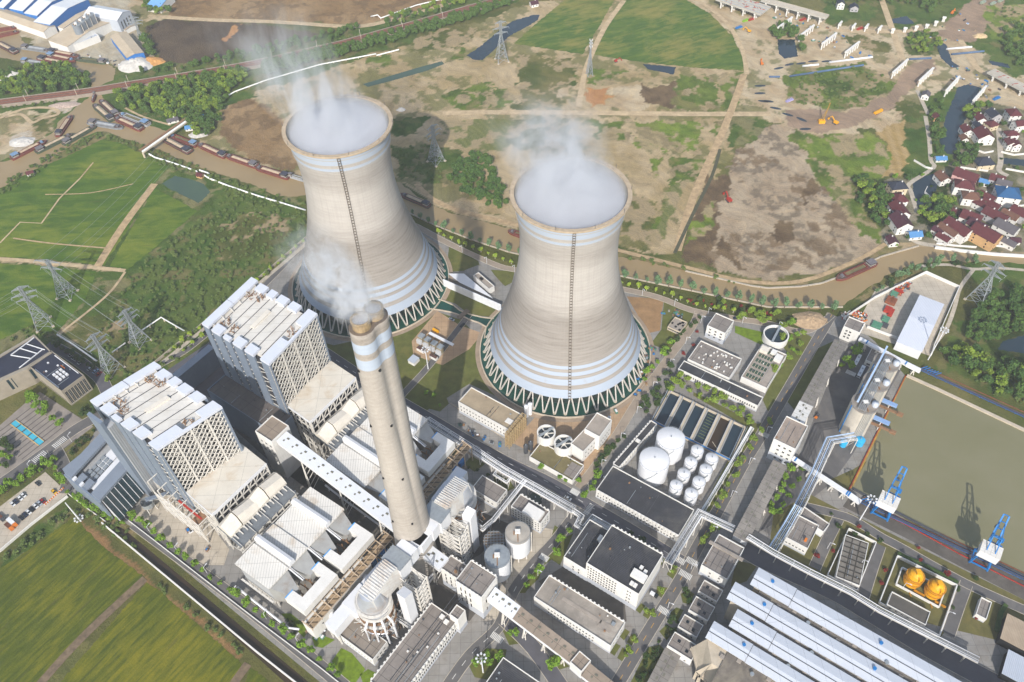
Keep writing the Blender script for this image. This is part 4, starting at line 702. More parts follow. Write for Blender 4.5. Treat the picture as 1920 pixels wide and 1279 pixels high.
bld('storage_wing','narrow dark roofed wing beside the two big white tanks',(1149.5,869),(1172.5,884),(1232,794.5),9,[(1,1,9,1.,2.,4,3,.05,.95)],roof=DARKROOF,teeth=(1,3),roofitems=[('vent_box',.1,.12,3,2,1.6,WHITE)],plinth=1.5)
bld('storage_hall','long dark roofed white hall in front of the white tank farm',(1118,917.5),(1272.5,1002),(1302,955.5),9.5,[(0,2,27,.9,1.5,1.6,3.6,.01,.97),(1,2,4,.9,1.5,1.6,3.6,.1,.9)],roof=DARKROOF,teeth=(0,),plinth=1)
bld('switch_hall','tallest dark roofed white hall with a grid of small square windows',(1099.4,1055.3),(1196.3,1114.5),(1243.7,1039),22.4,[(0,5,11,1.,1.5,5.5,3.1,.02,.60),(0,4,2,.9,1.3,5,4.2,.78,.88)],roof=DARKROOF,teeth=(2,),plinth=5,roofitems=[('penthouse',.70,-.35,9,5,2.6,WHITE),('vent_box',.8,-.05,2,2.4,1.4,WHITE),('vent_box',.62,.02,2,2.4,1.4,WHITE),('vent_box',.62,-.75,2,2.4,1.4,WHITE),('vent_box',.75,-.75,2,2.4,1.4,WHITE)])
bld('switch_annex','lower dark roofed annex on the left end of the tallest dark roofed hall',(1057,1043.7),(1101,1070),(1150,999),14,[(0,2,2,.9,2.,4,3.5,.3,.75)],roof=DARKROOF,plinth=4.5,roofitems=[('vent_box',.4,.5,2,4,1.4,WHITE),('vent_box',.6,.45,2,4,1.4,WHITE)])
bld('workshop_block','long white building with a pale stained roof below the tallest dark roofed hall',(1001,1119),(1143.7,1209.7),(1172.5,1166.5),11,[(0,2,15,1.,1.6,1.8,4.2,.18,.80),(1,2,3,1.,1.3,2,4,.1,.9)],roof=M('stained_roof','8f877d',.9,0,.25,.07,dirt='b2aba0'),teeth=(2,),roofitems=[('roof_strip',.05,.1,26,2.2,.25,FLATROOF2),('roof_strip',.68,.02,8,4.5,.25,FLATROOF2),('fan',.8,.45,2,2,1.2,GALV),('vent',.72,-.3,1,1,.8,RUST)],plinth=2)
bld('transfer_tower','white tower with grey gridded roof at the foot of the chimney',(853.5,1088),(902,1120),(932,1081),29.6,[(0,3,3,.8,4.2,6,7,.1,.62),(1,2,2,.8,3.5,6,10,.1,.7)],teeth=(0,2),plinth=8)
bld('transfer_tower_wing','lower grey roofed wing between the chimney foot and the white tower',(826,1064.5),(861,1087),(880,1063),22,[(0,3,3,.8,3.5,5,5,.1,.9)],teeth=(0,2),plinth=6,roofitems=[('chimney_pot',.3,-.4,1.3,1.3,2.2,RUST),('chimney_pot',.65,.2,1.3,1.3,2.2,WHITE)])
bld('pump_building','long gridded grey roof building at the bottom edge with white window piers',(694,1277),(745,1309),(857.5,1163),13,[(1,2,26,.8,2.6,2.5,5,.22,.99)],teeth=(1,3),plinth=2,roofitems=[('fan',.1,.88,2.5,2.5,1.4,WHITE),('fan',.5,.84,2.5,2.5,1.4,WHITE),('vent',.2,.0,1,1,1,WHITE),('vent',-.3,-.1,1,1,1,WHITE),('vent',.5,.2,1,1,1,WHITE),('pipe',.2,.35,.3,60,.4,DARKST),('pipe',-.1,.35,.3,60,.4,DARKST),('pipe',.35,.35,.3,60,.4,DARKST)])
bld('stair_block','small grey roofed block standing on the end of the long gridded roof building',(842.5,1151.5),(857.5,1161.5),(872.5,1144),19.6,(),plinth=5)
bld('electrical_building','white building with plain grey roof in front of the nearer silver absorber',(626,1183),(696,1236.5),(726,1203),9.5,[(0,1,12,.9,1.,3.5,3,.05,.95),(1,2,3,1.3,1.4,1.8,3.6,.15,.85)],roof=M('flat_roof_brown','82796f',.9,0,.12,.12,joints=(12,12,.12)),plinth=1.5)
bld('turbine_workshop','white building with beige roof behind the brown scaffolding below the nearer tower',(859,753),(945,808),(979,777),13,[(0,2,16,.8,1.2,4,4.2,.02,.98)],roof=M('beige_roof','978871',.9,0,.14,.1,dirt='857762'),plinth=2.5,roofitems=[('skylight',.8,-.2,5,4,.5,WHITE)])
bld('oxidation_house','grey roofed white building beside the farther silver absorber',(884,915),(927.5,946),(951,918),9,[(0,1,5,1.2,1.2,4,3,.1,.9),(1,2,3,1.3,1.5,2,3.4,.1,.9)],plinth=2)
bld('dewatering_building','white building with stepped grey roof behind the round grey roofed silo',(958,949),(1008,979),(1031,958),13,[(0,4,10,.9,1.3,2.2,2.8,.02,.98),(1,3,3,.9,1.3,2.5,3,.1,.9)],teeth=(2,),plinth=2,roofitems=[('penthouse',.3,-.35,12,8,3,WHITE)])
bld('clarifier_house','taller white block beside the twin open clarifiers with a stained roof',(1096,804),(1120,819),(1147.5,787.5),17,[(1,2,5,.9,1.2,3,5,.1,.9)],roof=FLATROOF2,plinth=0)
bld('sludge_house','lower white block joined to the front of the stained roof block by the clarifiers',(1070,831),(1099,850.5),(1120,819),13,[(1,2,4,1.,1.2,3,5,.1,.9)],roof=FLATROOF2,plinth=0)
bld('moss_roof_store','low building with mossy brown roof in front of the twin clarifiers',(992.5,856),(1072.5,902.5),(1095,872),5,(),roof=M('moss_roof','6b6242',.95,0,.2,.15,dirt='7d7258'),plinth=0,roofitems=[('roof_strip',.78,0,9,11,.3,FLATROOF)])
bld('coal_transfer_tower','tall white transfer tower with stained roof beside the basin road',(1450.5,822.5),(1491.5,842.5),(1515.5,798.5),22.4,[(0,4,3,1.5,1.5,3.5,4.6,.2,.95)],roof=M('stained_roof_b','8c7f74',.9,0,.15,.1,dirt='5f5852'),plinth=8)
bld('coal_transfer_house','white transfer house at the upper end of the long grey gallery',(1582,611.5),(1613.5,624.5),(1622,605),13.5,[(0,3,2,1.5,1.5,3,3.2,.15,.6)],plinth=0,teeth=(1,))
bld('crusher_house','two level grey roofed building left of the white ribbed coal shed',(1315,1059),(1361,1086),(1396,1027),12,[(0,2,2,1.,1.6,3,4,.2,.9)],plinth=3.5,roofitems=[('roof_beam',0,.35,22,2,1.2,FLATROOF2)])
for i,q in enumerate((((1309,1108),(1345,1126),(1356,1107),5),((1291,1143),(1325,1164),(1341,1138),6),((1271,1174),(1306,1196),(1319,1172),6),((1251,1210),(1290,1238),(1311,1212),8))):
 bld('substation_block',('small flat roofed block directly below the two level grey roofed building','dark roofed small block with a pipe loop, second down the row by the coal shed','small grey roofed block, third down the row by the coal shed','lowest small grey roofed block of the row by the coal shed, beside the low gallery')[i],q[0],q[1],q[2],q[3],[(0,1,3,1.,1.4,1.6,3,.1,.9)],plinth=1,roofitems=[('skylight',-.4,.3,1.6,1.6,.4,GLASS),('skylight',.4,-.3,1.6,1.6,.4,GLASS)],group='small blocks beside the coal shed',roof=FLATROOF)
bld('water_house','grey roofed white building with a dark wing above the pipe bridge',(1472.5,1006.5),(1514,1029),(1536,985),9,[(0,1,6,1.1,1.1,3.5,3,.05,.95)],roofitems=[('chimney_pot',.55,-.5,1.4,1.4,2.5,ORANGE)],plinth=1.5)
bld('water_house_wing','dark roofed wing behind the grey roofed house above the pipe bridge',(1495,964),(1546,999),(1556,982),7,[(1,1,2,1.2,1.2,3,3,.1,.9)],plinth=1)
bld('bottom_store','dark ribbed roof building cut by the bottom edge below the light mast trees',(890,1310),(955,1352),(1012,1279),8,(),roof=DARKROOF,plinth=1)
bld('gate_hut','small grey roofed hut on the lawn right of the yellow tanks',(1830,1151),(1850,1161),(1860,1129),5,(),plinth=1)
bld('ash_shed','rusty beige roofed shed at the right edge by the quay road',(1877,1196),(1955,1240),(1975,1195),8,(),roof=M('rust_sheet','a2917c',.7,0,.12,.15,ribs=('X',.4),dirt='8a6f55'),wall=BLACK,par=0,plinth=0,overhang=.4)
bld('ash_shed','pale roofed shed at the bottom right corner below the rusty beige shed',(1880,1262),(1960,1310),(1985,1268),7,(),roof=LTBLUE,wall=BLACK,par=0,plinth=0,overhang=.4)
bld('oil_pump_house','low dark roofed house inside the walled yard of the yellow tanks',(1663,1133),(1735,1171),(1745,1147),5,[(0,1,6,1.2,1.,2,3,.05,.95)],roof=M('dark_flat','57534d',.9,0,.2,.1),plinth=0)
bld('lawn_kiosk','little white kiosk with pale blue roof on the lawn by the mast',(764.5,675),(776,682),(786,671),3.6,(),roof=LTBLUE,par=0,plinth=0,overhang=.2)
bld('cable_house','left one of two small brown roofed huts beside the transformer row',(780.5,652),(792.5,659.5),(796.5,655),3.2,(),roof=M('roof_maroon','5a4038',.8,0,.2,.4),par=0,plinth=0);bld('cable_house','right one of two small brown roofed huts beside the transformer row',(804.5,666),(816.5,673),(820.5,668.5),3.2,(),roof=M('roof_maroon','5a4038'),par=0,plinth=0)
bld('pump_shelter','tan roofed pump shelter near the bare soil patch by the nearer tower',(1252,612),(1280,624),(1289,604),4,[(0,1,6,1.5,1.2,1.4,3,.05,.95)],roof=FLATROOF2,wall=CONC,plinth=0,roofitems=vents(8,5,BLACK,1.6,.4))
t,F=bld('boat_shed_roof','white gabled warehouse with faint mast shadow in the walled riverside yard',(1682,640),(1731,663),(1770,570),9,(),roof=M('warehouse_roof','c9cdd6',.5,.1,.03,.1,ribs=('X',.3)),wall=WHITE2,gable=1.8,par=0,plinth=0)
bld('garage','grey roofed garage with white front behind the grey silos',(1623,675),(1645,685),(1660,660),5,[(0,1,2,2.5,1.6,1,3,.1,.9)],plinth=0)
bld('coal_bunker_bay','long low dark roofed bay running between the two boiler houses',(388,731),(520,815),(548,779),34,(),roof=M('bunker_roof','5d5652',.9,0,.18,.1,joints=(9,9,.1),dirt='756b63'),plinth=0,wall=BLUEGREY)
bld('bunker_head_house','white head house with brown roof where the long white gallery starts',(478,808),(507,827),(541,798),44,[(0,3,3,1.5,1.6,26,4.5,.1,.9)],roof=BROWNROOF,plinth=0)
def pools():
 a,b,c=P(1225,789,3),P(1256,731.5,3),P(1398,800,3)
 u=(c-b);L=u.length;u.normalize();v=(a-b);W=v.length;v.normalize();T=Matrix(((u.x,v.x,0,b.x),(u.y,v.y,0,b.y),(0,0,1,0),(0,0,0,1)))
 t=thing('settling_pools','row of six open dark water pools with pale dividing walls','water pools');m=MB(T);m.box(0,L,0,.8,0,3);m.box(0,L,W-.8,W,0,3);part('end_walls',m,CONC,t)
 for i in range(7):
  m=MB(T);x=L*i/6;m.box(x-(1.4 if 0<i<6 else.4),x+(1.4 if 0<i<6 else.4),.8,W-.8,0,3);part('divider',m,CONC,t)
  m=MB(T)
  for e in(-1.2,1.2):m.box(x+e-.08,x+e+.08,0,W,3.0,3.9)
  part('railing',m,M('pale_rail','a9b7c6',.5,.1,.1),t)
 for i in range(6):
  m=MB(T);m.box(L*i/6+1.4,L*(i+1)/6-1.4,.8,W-.8,.3,1.2);part('pool_water',m,(W_DARK,W_DARK,W_DARK,W_DARK,W_CAN,W_DARK)[i],t)
 m=MB(T)
 for k in range(9):m.box(L*.5+2.5,L*.5+9,3+k*2.6,3.3+k*2.6,1.15,1.32)
 part('aerator_bars',m,M('weed_bar','6c7340',.9),t);m=MB(T);m.box(0,L,W,W+.35,2.2,3.4);part('blue_pipe',m,BLUEP,t)
pools()
def tank(px,r,h,label,dome=1.6,group=None,mat=None,name='storage_tank',rail=True):
 c=P(*px,0);t=thing(name,label,'tank',(c.x,c.y,0),0,group);mat=mat or WHITE2
 m=MB();m.rings([(r,0),(r,h)],40);part('shell',m,mat,t,smooth=True)
 m=MB();pr=[(r*(1-k/6)+.01,h+dome*(1-(1-k/6)**2))for k in range(7)];m.rings([(r+.12,h-.05)]+pr,40);ro=part('roof',m,mat,t,smooth=True)
 if rail:
  m=MB()
  for k in range(24):
   a,b=2*math.pi*k/24,2*math.pi*(k+1)/24
   p,q=Vector((r*math.cos(a),r*math.sin(a),h+1)),Vector((r*math.cos(b),r*math.sin(b),h+1));m.bar(p,q,.12);m.bar(p-Vector((0,0,1)),p,.12)
  part('railing',m,GALV,ro)
  m=MB()
  for k in range(16):
   a=rad(-150)+k*.07;rr=r+.5;z=h*k/15;m.box(rr*math.cos(a)-.4,rr*math.cos(a)+.4,rr*math.sin(a)-.4,rr*math.sin(a)+.4,z-.1,z)
  part('stair',m,GALV,t)
 m=MB();m.cyl(0,0,.4,h+dome-.1,h+dome+.9,8);part('vent',m,GALV,ro);return t
tank((1222,889),9.9,17.5,'nearer one of the two large white domed tanks',2.2,'large white domed tanks');tank((1252,850),9.5,17.5,'farther one of the two large white domed tanks',2.2,'large white domed tanks')
SM=[(1304,858),(1292,880),(1279,902),(1265,924),(1331,873),(1320,894),(1307,917),(1293,939)]
for i,q in enumerate(SM):
 tank(q,4.2,9,'small white domed tank in the %s row of four, %s'%(('inner','outer')[i//4],('farthest from the camera','second from the far end','third from the far end','nearest the camera')[i%4]),1.2,'small white domed tanks')
def silo(px,r,h,label,legs=0.,group=None,cap=None,mat=None):
 c=P(*px,0);t=thing('silo',label,'silo',(c.x,c.y,0),0,group);m=MB();m.rings([(r,legs),(r,h)],36);part('shell',m,mat or WHITE2,t,smooth=True)
 m=MB();m.rings([(r+.1,h-.4),(r+.1,h),(.02,h+.9)],36);ro=part('roof',m,cap or GALV,t)
 if legs:
  for k in range(8):a=2*math.pi*k/8;m=MB();m.box(-.45,.45,-.45,.45,0,legs+.1);part('leg',m,STEEL,t,loc=((r-.6)*math.cos(a),(r-.6)*math.sin(a),0))
  m=MB();m.rings([(r-.8,legs),(2,1.2)],24);part('cone',m,DARKST,t)
 m=MB()
 for k in range(24):
  a,b=2*math.pi*k/24,2*math.pi*(k+1)/24;p,q=Vector((r*math.cos(a),r*math.sin(a),h+1)),Vector((r*math.cos(b),r*math.sin(b),h+1));m.bar(p,q,.12);m.bar(p-Vector((0,0,1.2)),p,.12)
 part('railing',m,GALV,t);m=MB();m.box(-1.6,1.6,-1.2,1.2,h+.6,h+2.6);part('filter_box',m,WHITE,ro);m=MB();m.box(-.3,.3,-r*.8,-1,h+.4,h+1.1);m.box(-2.6,-1.8,-1.6,.6,h+.5,h+1.5);part('feed_pipe',m,RUST,ro)
 m=MB();m.bar((r+.6,0,0),(r+.6,0,h),.5);part('ladder',m,STEEL,t);return t
silo((935,1077),7.6,24,'white silo with silver roof nearest the white tower',4.5);silo((972,1034),7.6,24,'white silo with flat grey roof beside the stepped roof building',4.5,cap=M('silo_roof_grey','9a948b',.85,0,.1,.2))
c=P(928,1035);t=thing('slurry_tank','round pale blue tank with brown gridded roof beside the white silos','tank',(c.x,c.y,0));m=MB();m.rings([(6.6,0),(6.6,15)],32);part('shell',m,M('pale_blue_paint','9db4cc',.5,0,.06,.3),t,smooth=True)
m=MB();m.rings([(6.6,15),(.05,15.3)],32);part('roof',m,M('brown_grid_roof','77685a',.9),t);m=MB()
for k in range(-3,4):w_=math.sqrt(max(44-(k*1.9)**2,1));m.bar((k*1.9,-w_,15.6),(k*1.9,w_,15.6),.3);m.bar((-w_,k*1.9,15.6),(w_,k*1.9,15.6),.3)
part('roof_grid',m,GALV,t)
def clarifier(px,r,h,label,wat=None,bridge=0.6,group=None,arms=True):
 c=P(*px,0);t=thing('clarifier',label,'clarifier',(c.x,c.y,0),0,group);m=MB();m.rings([(r,0),(r,h),(r-.9,h),(r-.9,h-3)],40);part('tank',m,WHITE,t)
 m=MB();m.rings([(r-.9,h-2.2),(.02,h-2.2)],40);part('tank_water',m,wat or W_DARK,t);ca,sa=math.cos(bridge),math.sin(bridge)
 m=MB();m.bar((-r*ca,-r*sa,h+.4),(r*ca,r*sa,h+.4),1.6,.5);part('bridge',m,GALV,t)
 if arms:
  m=MB()
  for k in range(6):a=k*math.pi/3;m.bar((0,0,h-1.8),((r-1.2)*math.cos(a),(r-1.2)*math.sin(a),h-1.4),.5,.7)
  m.cyl(0,0,1.4,h-3,h+.3,12);part('rake_arms',m,STEEL,t)
 return t
clarifier((1024,829),6.4,12,'open white clarifier next to the brown scaffolding',group='twin open clarifiers');clarifier((1056,848),6.4,12,'open white clarifier next to the white blocks',group='twin open clarifiers')
clarifier((1452,637),9.5,6.5,'round white clarifier with dark water beside the riverside trees',bridge=1.0,arms=False)
tank((1580,835),2.2,4,'smaller of two bright blue tanks at the silo foot',.5,mat=M('sky_blue','2f9fd0',.4,0,.08),rail=False,name='water_tank');tank((1610,832),3.,5,'larger of two bright blue tanks at the silo foot',.8,mat=M('sky_blue','2f9fd0'),rail=False,name='water_tank')
tank((986,848),1.6,8,'slim dark grey tank by the mossy roofed store, outer one',.6,mat=DARKST,rail=False,name='acid_tank');tank((995,842),1.6,8,'slim dark grey tank by the mossy roofed store, inner one',.6,mat=DARKST,rail=False,name='acid_tank')
c=P(1006,932);tank((1004,942),4,6,'green round tank behind the stepped roof building',.4,mat=M('tank_green','33423c',.5),rail=False,name='process_tank');tank((872,1003),3.6,6,'small white drum tank at the foot of the farther absorber',.3,mat=WHITE2,rail=False,name='process_tank')
gs=[(1597,806),(1618,766),(1637,730)]
SILOM=M('silo_concrete','b5aea2',.8,0,.08,.15,streak=.3)
for i,q in enumerate(gs):
 c=P(*q,0);t=silo(q,8.7,30,('front grey concrete silo of the row beside the basin, with white cabin on top','middle grey concrete silo of the row beside the basin','rear grey concrete silo of the row beside the basin')[i],0,'grey silos beside the basin',cap=M('silo_top','857d74',.85,0,.2,.2),mat=SILOM)
 m=MB()
 for k in range(6):a=-1.9+k*.12;m.bar((8.9*math.cos(a),8.9*math.sin(a),1),(8.9*math.cos(a),8.9*math.sin(a),30),.35)
 part('riser_pipes',m,GALV,t);m=MB();m.rings([(2.2,30),(2.2,33),(.1,33.6)],16,5.8,-2);part('filter_drum',m,LTBLUE,t,smooth=True)
 m=MB();m.bar((-9.,-1,0),(-9.,-1,30),.6);part('lift_mast',m,BLUEP,t)
a,b=P(*gs[0],0),P(*gs[2],0);m=MB();e=Vector((0,0,32));d=(b-a).normalized();n_=Vector((-d.y,d.x,0))
for k in range(-2,3):m.bar(a+e+n_*k*1.1-d*8,b+e+n_*k*1.1+d*4,.5)
for k in range(8):p=a.lerp(b,k/7)+e;m.bar(p-n_*3,p+n_*3,.3);m.bar(p-n_*3,p-n_*3-Vector((0,0,1.8)),.3)
one('silo_pipe_bridge',m,GALV,'bundle of ash pipes running over the tops of the grey silos','pipes')
m=MB();m.bar(a+e+n_*4.4-d*4+Vector((0,0,1)),b+e+n_*4.4+d*12+Vector((0,0,1)),1.2,.8);one('silo_walkway',m,M('pale_blue_rail','a8bfdc',.5,.1,.08),'pale blue walkway along the tops of the grey silos','walkway')
for i,(p0,p1)in enumerate((((1650,748),(1682,762)),((1634,780),(1668,795)))):
 t=thing('ship_loader',('farther','nearer')[i]+' blue roofed loading arm reaching over the basin from the silos','loading arm');p,q=P(*p0,9),P(*p1,9);m=MB();m.bar(p,q,3.2,1.2);part('hood',m,M('hood_blue','7f9cc4',.5,.1,.05),t)
 d=(q-p).normalized();n_=Vector((-d.y,d.x,0));dz=Vector((0,0,-3));m=MB();m.bar(p+dz-n_*3,q+dz-n_*3+d*5,2.2,.6);m.bar(q+dz-n_*3+d*2,q+dz-n_*3+d*6,2.6,2);part('rusty_boom',m,RUST,t)
 m=MB();[m.bar(p+d*k+n_*e_,Vector((p.x,p.y,0))+d*k+n_*e_,.5)for k in(1,7)for e_ in(-2,2)];part('trestle',m,STEEL,t)
class Skew:
 """affine frame: x 0..1 along left->bottom, y 0..1 along left->top, metres in z"""
 def __init__(s,pl,pb,pr,h):
  a,b,c=P(*pl,h),P(*pb,h),P(*pr,h);s.o=Vector((a.x,a.y,0));s.u=b-a;s.v=c-b;s.u.z=s.v.z=0;s.L,s.W=s.u.length,s.v.length
  ux,vx=s.u.normalized(),s.v.normalized();s.T=Matrix(((ux.x,vx.x,0,0),(ux.y,vx.y,0,0),(0,0,1,0),(0,0,0,1)));s.ang=math.atan2(ux.y,ux.x)
  s.D=1
 def pt(s,x,y,z):return s.T@Vector((x,y,z))+s.o
BROOF=M('boiler_roof','c6c2ba',.7,0,.05,.1,joints=(70,7.2,.06),dirt='b1a89a');HOPR=M('hopper_roof','c4beb2',.7,0,.06,.1,joints=(14,10,.05),dirt='a8906f');CAPB=M('cap_beam','c3c7d0',.5,.05,.03,.2)
def boiler(label,pl,pb,pr,h,hop,hh):
 F=Skew(pl,pb,pr,h);t=thing('boiler_house',label,'boiler house',F.o,0,'boiler houses');L,W,T=F.L,F.W,F.T
 z0=12
 m=MB(T);m.box(1.5,L-8,1.5,W-1.5,14,h-5);part('core',m,M('boiler_core','34353a',.9,0,.35,.35,streak=.4),t)
 m=MB(T);m.box(5,L-5,3.6,W-3.6,h-5.2,h-3);ro=part('roof',m,BROOF,t)
 for k in range(7):
  m=MB(T);x=9+k*(L-20)/6;m.box(x-.18,x+.18,4,W-4,h-3,h-2.7);part('roof_seam',m,DARKST,ro)
 m=MB(T);m.box(L*.46,L*.51,W*.35,W*.7,h-3,h-1.9);part('roof_hatch',m,CREAM,ro)
 for y0,y1 in((0,W*.5-.2),(W*.5+.2,W)):m=MB(T);m.box(0,6.2,y0,y1,h-2,h);part('cap_beam',m,[CAPB],t)
 for y0,y1 in((0,W*.42),(W*.72,W)):m=MB(T);m.box(L-8,L,y0,y1,h-2,h);part('cap_beam',m,[CAPB],t)
 m=MB(T);m.box(L-1.6,L,W*.42,W*.72,h-2,h);part('edge_beam',m,CAPB,t)
 m=MB(T)
 for k in range(6):y=4+k*(W-8)/5;m.bar((6,y,h-.6),(9.5,y,h-3),.4)
 part('struts',m,STEEL,t)
 nf=6;e=[0,.13,.29,.45,.61,.77,1.]
 xs=[(0,6.),(8.6,17),(19.6,26),(28.6,37),(39.6,48),(L-8,L)]
 for side in(0,1):
  y0,y1=(0,1.2)if side==0 else(W-1.2,W)
  for i,(a,b)in enumerate(xs):
   m=MB(T);m.box(a,b,y0,y1,z0+(0 if i<5 else 3),h-(2. if i in(0,5)else 3));part('side_panel',m,BLUEGREY,t)
   if 0<i<5:
    m=MB(T);ya,yb=(0,6.5)if side==0 else(W-6.5,W);m.box(a,b-.4,ya,yb if i!=2 else(ya+3 if side==0 else yb),h-3.2,h-1.);part('roof_box',m,CAPB,t)
  m=MB(T)
  for i in range(5):
   xg=(xs[i][1]+xs[i+1][0])/2
   for k in range(14):z=z0+4+k*4.8;m.bar((xs[i][1],y0+.8,z),(xs[i+1][0],y0+.8,z+(3 if k%2 else 0)),.4,.5)
   pass
  part('gap_steelwork',m,STEEL,t)
  m=MB(T)
  for i in range(8):
   x=2+i*(L-4)/7;m.box(x-.5,x+.5,y0,y1,0,z0+1)
   if i<7:m.bar((x,y0+.6,0),(x+(L-4)/7,y0+.6,z0),.5);m.bar((x,y0+.6,z0),(x+(L-4)/7,y0+.6,z0),.6)
  part('base_frame',m,STEEL,t)
 m=MB(T);m.box(0,.6,0,W,z0,h-2);part('back_panel',m,BLUEGREY,t)
 m=MB(T);x=L-.4;cols,rows=11,11
 for i in range(-rows,cols+1):
  for sg in(1,-1):
   p=[];y=i*(W/cols);
   ya,yb=(y,y+rows*W/cols)if sg==1 else(W-y,W-y-rows*W/cols);za,zb=hh-4,h-3
   pts=[]
   for tt in(0,1):pts.append([ya+(yb-ya)*tt,za+(zb-za)*tt])
   (y_a,z_a),(y_b,z_b)=pts;s_=(z_b-z_a)/(y_b-y_a)
   lo,hi=min(y_a,y_b),max(y_a,y_b);lo2,hi2=max(lo,0),min(hi,W)
   if hi2-lo2<.3:continue
   m.bar((x,lo2,z_a+(lo2-y_a)*s_),(x,hi2,z_a+(hi2-y_a)*s_),.42)
 part('lattice',m,STEEL,t)
 for k in range(5):m=MB(T);y=k*(W-.8)/4;m.box(L-1.4,L-.1,y,y+.8,2,h-3);part('lattice_post',m,STEEL,t)
 m=MB(T)
 for k in range(6):
  z=hh+k*(h-hh-4)/5;m.bar((L-3,0,z),(L-3,W,z),.6)
  for q in range(6):y=(q+.5)*W/6;zt=min(z+7,h-4);m.bar((L-6,y-4,z),(L-2.5,y+4,zt),.5);m.bar((L-5,y,z),(L-5,y,zt),.5)
 part('inner_steelwork',m,STEEL,t)
 m=MB(T)
 for(cx_,cy_)in((10,W*.75),(17,W*.80),(12,W*.22),(20,W*.18),(L-6,W*.57)):
  r_=random.Random(int(cx_*7+cy_))
  for k in range(16):a=Vector((cx_+r_.uniform(-3,3),cy_+r_.uniform(-3,3),h-2.8));m.bar(a,a+Vector((r_.uniform(-1.5,1.5),r_.uniform(-1.5,1.5),r_.uniform(.8,3))),.35)
 part('safety_valves',m,RUST,t)
 H=Skew(hop[0],hop[1],hop[2],hh);o=H.o-F.o;T2=Matrix.Translation(o)@H.T;L2,W2=H.L,H.W
 m=MB(T2);m.box(0,L2,0,W2,hh-1.2,hh);part('wing_roof',m,HOPR,t);m=MB(T2);m.box(-.1,.2,-.1,W2+.1,hh-2.2,hh-1.2);m.box(L2-.2,L2+.15,-.1,W2+.1,hh-2.6,hh+.15);m.box(-.1,L2,-.15,.1,hh-2.4,hh+.1);part('wing_fascia',m,WHITE2,t)
 m=MB(T2);m.box(1.5,L2-3,2,W2-2,6,hh-1.2);part('wing_core',m,M('boiler_core','34353a'),t)
 m=MB(T2)
 for z in(8,16,24,31):
  m.bar((L2-1,0,z),(L2-1,W2,z),.6);m.bar((0,.5,z),(L2,.5,z),.6);m.bar((0,W2-.5,z),(L2,W2-.5,z),.6)
 for k in range(9):
  y=k*W2/8;m.bar((L2-1,y,0),(L2-1,y,hh-1),.7)
  if k<8:m.bar((L2-1,y,16),(L2-1,y+W2/8,24),.45);m.bar((L2-1,y,24),(L2-1,y+W2/8,16),.45);m.bar((L2-1,y,31),(L2-1,y+W2/8,38),.4)
 for k in range(5):
  x=k*L2/4
  for yy in(.5,W2-.5):
   m.bar((x,yy,0),(x,yy,hh-1),.8)
   if k<4:m.bar((x,yy,8),(x+L2/4,yy,24),.5);m.bar((x,yy,24),(x+L2/4,yy,8),.5);m.bar((x,yy,31),(x+L2/4,yy,38),.4)
 part('wing_frame',m,STEEL,t)
 zd=27;D=23
 m=MB(T2);m.box(L2,L2+D,-1,W2+1,zd-.6,zd);part('duct_deck',m,M('deck_grey','6d7276',.8,.1,.15,.3),t)
 for k in range(2):
  yc=W2*(.26+.5*k);y0,y1=yc-12,yc+12;m=MB(T2);a=L2+1.5
  pr=[(a,zd,zd+4),(a+4,zd,zd+8.5),(a+9,zd,zd+8.5),(a+12,zd,zd+3)]
  for(yy0,yy1,sc)in((y0,y0+9.5,(.45,1)),(y0+10.2,y1,(1,.5))):
   vs=[]
   for yy,ss in((yy0,sc[0]),(yy1,sc[1])):
    for x_,zb,zt in pr:vs.append((x_,yy,zd+.2));vs.append((x_,yy,zd+(zt-zd)*(.35+.65*ss)))
   n=8;fs=[]
   for q in range(3):i0=q*2;fs+=[(i0+1,i0+3,n+i0+3,n+i0+1),(i0,i0+1,i0+3,i0+2),(n+i0,n+i0+2,n+i0+3,n+i0+1)]
   fs+=[(0,n,n+1,1),(6,7,n+7,n+6)];m.add(vs,fs)
  part('flue_duct',m,CREAM,t)
 m=MB(T2)
 for k in range(12):y=2+k*(W2-4)/11;m.bar((L2+14,y,zd+.8),(L2+17.5,y,zd+.4),.6);m.cyl(L2+14,y,.6,zd,zd+1.2,8)
 part('rapping_gear',m,STEEL,t)
 m=MB(T2)
 for q in range(4):xx=L2+D-2.5+q*1.8;m.bar((xx,-2,zd-1.5-q*1.2),(xx,W2+2,zd-1.5-q*1.2),.8)
 for q in range(9):y=q*W2/8;m.bar((L2+D,y,0),(L2+D,y,zd),.7);m.bar((L2+3,y,0),(L2+3,y,zd),.7);m.bar((L2+3,y,5),(L2+D,y,18),.5)
 for q in range(5):m.bar((L2,q*W2/4,zd+.8),(L2+D,q*W2/4,zd+.8),.3)
 part('duct_frame',m,STEEL,t);m=MB(T2)
 for k in range(26):
  r_=random.Random(k);a=Vector((L2+r_.uniform(2,12),W2*.5+r_.uniform(-5,3),zd-4+r_.uniform(0,5)));m.bar(a,a+Vector((r_.uniform(-4,4),r_.uniform(-4,4),r_.uniform(-2,2))),.4)
 part('pipework',m,STEEL,t);return t
boiler('nearer boiler house with grey fins and a white lattice front, beside the glass fronted building',(168,751),(294,843),(416,762),86.5,((349,923),(397,965),(499,869)),40)
boiler('farther boiler house with grey fins and a white lattice front, right behind the first',(378,606),(504,683),(595,588),86.5,((534,757),(581,791),(667,707.5)),41)
